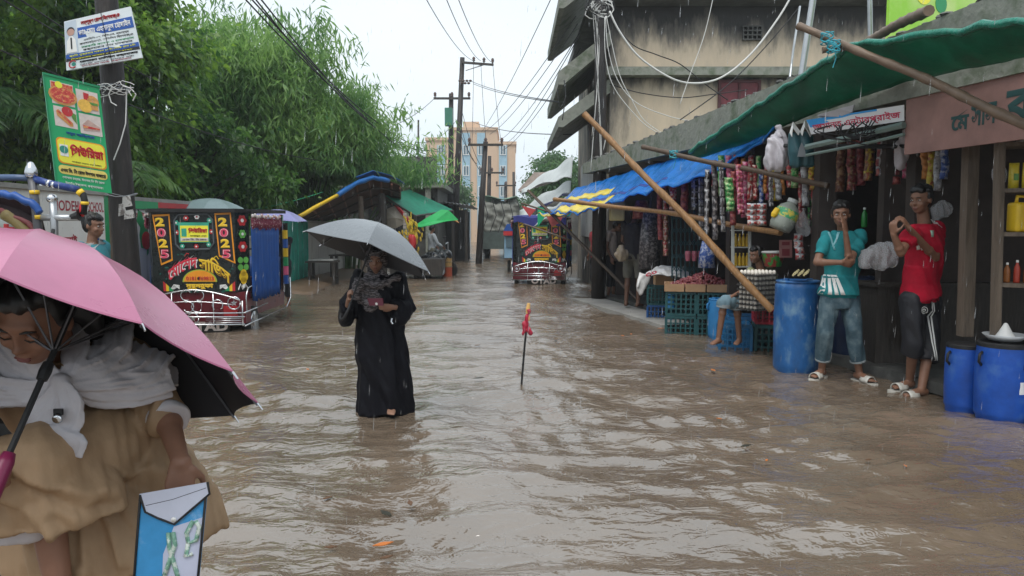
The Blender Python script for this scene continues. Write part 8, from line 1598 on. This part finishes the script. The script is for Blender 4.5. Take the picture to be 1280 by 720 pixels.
# motorcyclist under a clear plastic sheet
mc = thing('motorcycle', 'parked dark motorcycle half covered by black plastic beside the barrel', 'motorcycle', G(545, 345)); c = G(545, 345); a = MB()
a.ell(c + V((0, 0, .55)), (.30, .5, .22)); a.ell(c + V((-.1, -.2, .42)), (.32, .4, .30)); a.ell(c + V((.2, 0, .62)), (.25, .3, .16)); fused(a, 'cover', mat('black_plastic_sheet', (.02, .022, .025), .25, .3), mc, .03, 3, wr(.03, 12, 14))
for dx in (-.35, .38): a = MB(); a.lathe([(.2, -.04), (.26, -.035), (.27, 0), (.26, .035), (.2, .04)], c + V((dx, .1, .18)), 18, V((.2, 1, 0))); a.build('wheel', rubber, mc)
a = MB(); a.tube([c + V((.3, -.2, .95)), c + V((.36, 0, 1.0)), c + V((.3, .25, .95))], .015, 6); a.tube([c + V((.36, .1, .2)), c + V((.36, 0, 1.0))], .025, 6); a.build('handlebar', steel, mc); a = MB(); a.tube([c + V((.3, -.2, .95)), c + V((.28, -.2, 1.12))], .01, 5); a.ell(c + V((.28, -.2, 1.15)), (.06, .015, .04)); a.build('mirror', blackm, mc)
def ride(J, W): J['WL'] = W(-.25, -.35, .95); J['WR'] = W(.25, -.35, .95); J['EL'] = W(-.28, -.1, 1.08); J['ER'] = W(.28, -.1, 1.08)
simple_person('person in clear grey raincoat standing at the covered motorcycle', G(540, 346) + V((-.05, .4, 0)), 1.5, R(120), mat('grey_raincoat', (.34, .37, .40), .3, .3, 6), cloth('grey_olive', (.15, .145, .12)), skin, ride, 1.7, 1.5, .016)
def bicycle(label, c, yaw):
    t = thing('bicycle', label, 'bicycle', (0, 0, 0), 'bicycles far along the street')
    for dy_ in (-.52, .52): a = MB(); a.tube([(0, dy_ + .33 * math.cos(q), .33 + .33 * math.sin(q)) for q in np.linspace(0, 2 * PI, 22)], .02, 6); a.build('wheel', rubber, t)
    a = MB(); a.tube([(0, -.52, .33), (0, -.1, .4), (0, .12, .85), (0, -.38, .82), (0, -.1, .4)], .02, 6); a.tube([(0, .52, .33), (0, -.1, .4)], .016, 6); a.tube([(0, -.52, .33), (0, -.38, .95)], .018, 6); a.build('frame', blackm, t); a = MB(); a.tube([(-.28, -.3, .98), (0, -.4, .95), (.28, -.3, .98)], .014, 6); a.build('handlebar', steel, t); a = MB(); a.ell((0, .15, .9), (.09, .13, .04)); a.build('saddle', blackm, t)
    t.location = c; t.rotation_euler = (0, 0, yaw); return t
def sit(J, W):
    for k, sg_ in (('L', -1), ('R', 1)): J['K' + k] = W(sg_ * .12, -.30, .72); J['A' + k] = W(sg_ * .12, -.22, .34)
    J['WL'] = W(-.25, -.42, 1.0); J['WR'] = W(.25, -.42, 1.0); J['EL'] = W(-.26, -.18, 1.12); J['ER'] = W(.26, -.18, 1.12)
for i, (u, v, yw_, lb, c_) in enumerate([(641, 326, R(178), 'far bicycle in front of the red and blue vehicle', cloth('charcoal', (.03, .03, .03))), (607, 322, R(176), 'far bicycle below the leaning pole', cloth('brown', (.10, .07, .05)))]):
    g0 = G(u, v); g0.z = -.15; bicycle(lb, g0, yw_); simple_person('cyclist in %s clothes riding away, far along the street' % ('dark', 'brown')[i], g0 + V((0, -.1, .1)), 1.6, yw_, c_, cloth('black', (.03, .03, .03)), skin, sit, .6, 1.7, .02)

# ---- falling rain: slim drops
r = np.random.default_rng(99); n_ = 1500
yy = 2.2 + 12 * r.random(n_) ** 1.3; uu = r.uniform(-80, 1360, n_); zz = r.uniform(.05, 1, n_); Vs, Fs = [], []; o = 0
for i in range(n_):
    y = yy[i]; x = (uu[i] - 640) / FPX * y; z = .05 + zz[i] * (y * .32 + 1.4); ln = r.uniform(.025, .065); rr = r.uniform(.0006, .0011) * (1 + y * .04)
    for k, (h, q) in enumerate(((0, .3), (.3, 1), (1, .0))):
        for j in range(4): th = j * PI / 2; Vs.append((x + math.cos(th) * rr * q + h * ln * .06, y + math.sin(th) * rr * q, z + h * ln))
    for k in range(2):
        for j in range(4): Fs.append((o + k * 4 + j, o + k * 4 + (j + 1) % 4, o + k * 4 + 4 + (j + 1) % 4, o + k * 4 + 4 + j))
    o += 12
me = bpy.data.meshes.new('rain'); me.from_pydata(Vs, [], Fs); me.update(); me.materials.append(mat('rain_water', (.9, .92, .94), .05, .02, trans=.0 if False else .75, ior=1.33)); ro = bpy.data.objects.new('rain', me); COL.objects.link(ro); ro['kind'] = 'stuff'

# ---- rain haze over the whole street
hz = MB(); hz.boxz(-1000, 1000, -400, 1600, -1.6, 14.0); hm = bpy.data.materials.new('rain_haze'); hm.use_nodes = True; n = hm.node_tree; n.nodes.remove(n.nodes['Principled BSDF']); pv = n.nodes.new('ShaderNodeVolumePrincipled'); pv.inputs['Color'].default_value = (.90, .94, .97, 1); pv.inputs['Density'].default_value = .0016; pv.inputs['Anisotropy'].default_value = .3; n.links.new(pv.outputs[0], n.nodes['Material Output'].inputs['Volume']); ho = hz.build('haze', hm); ho['kind'] = 'stuff'
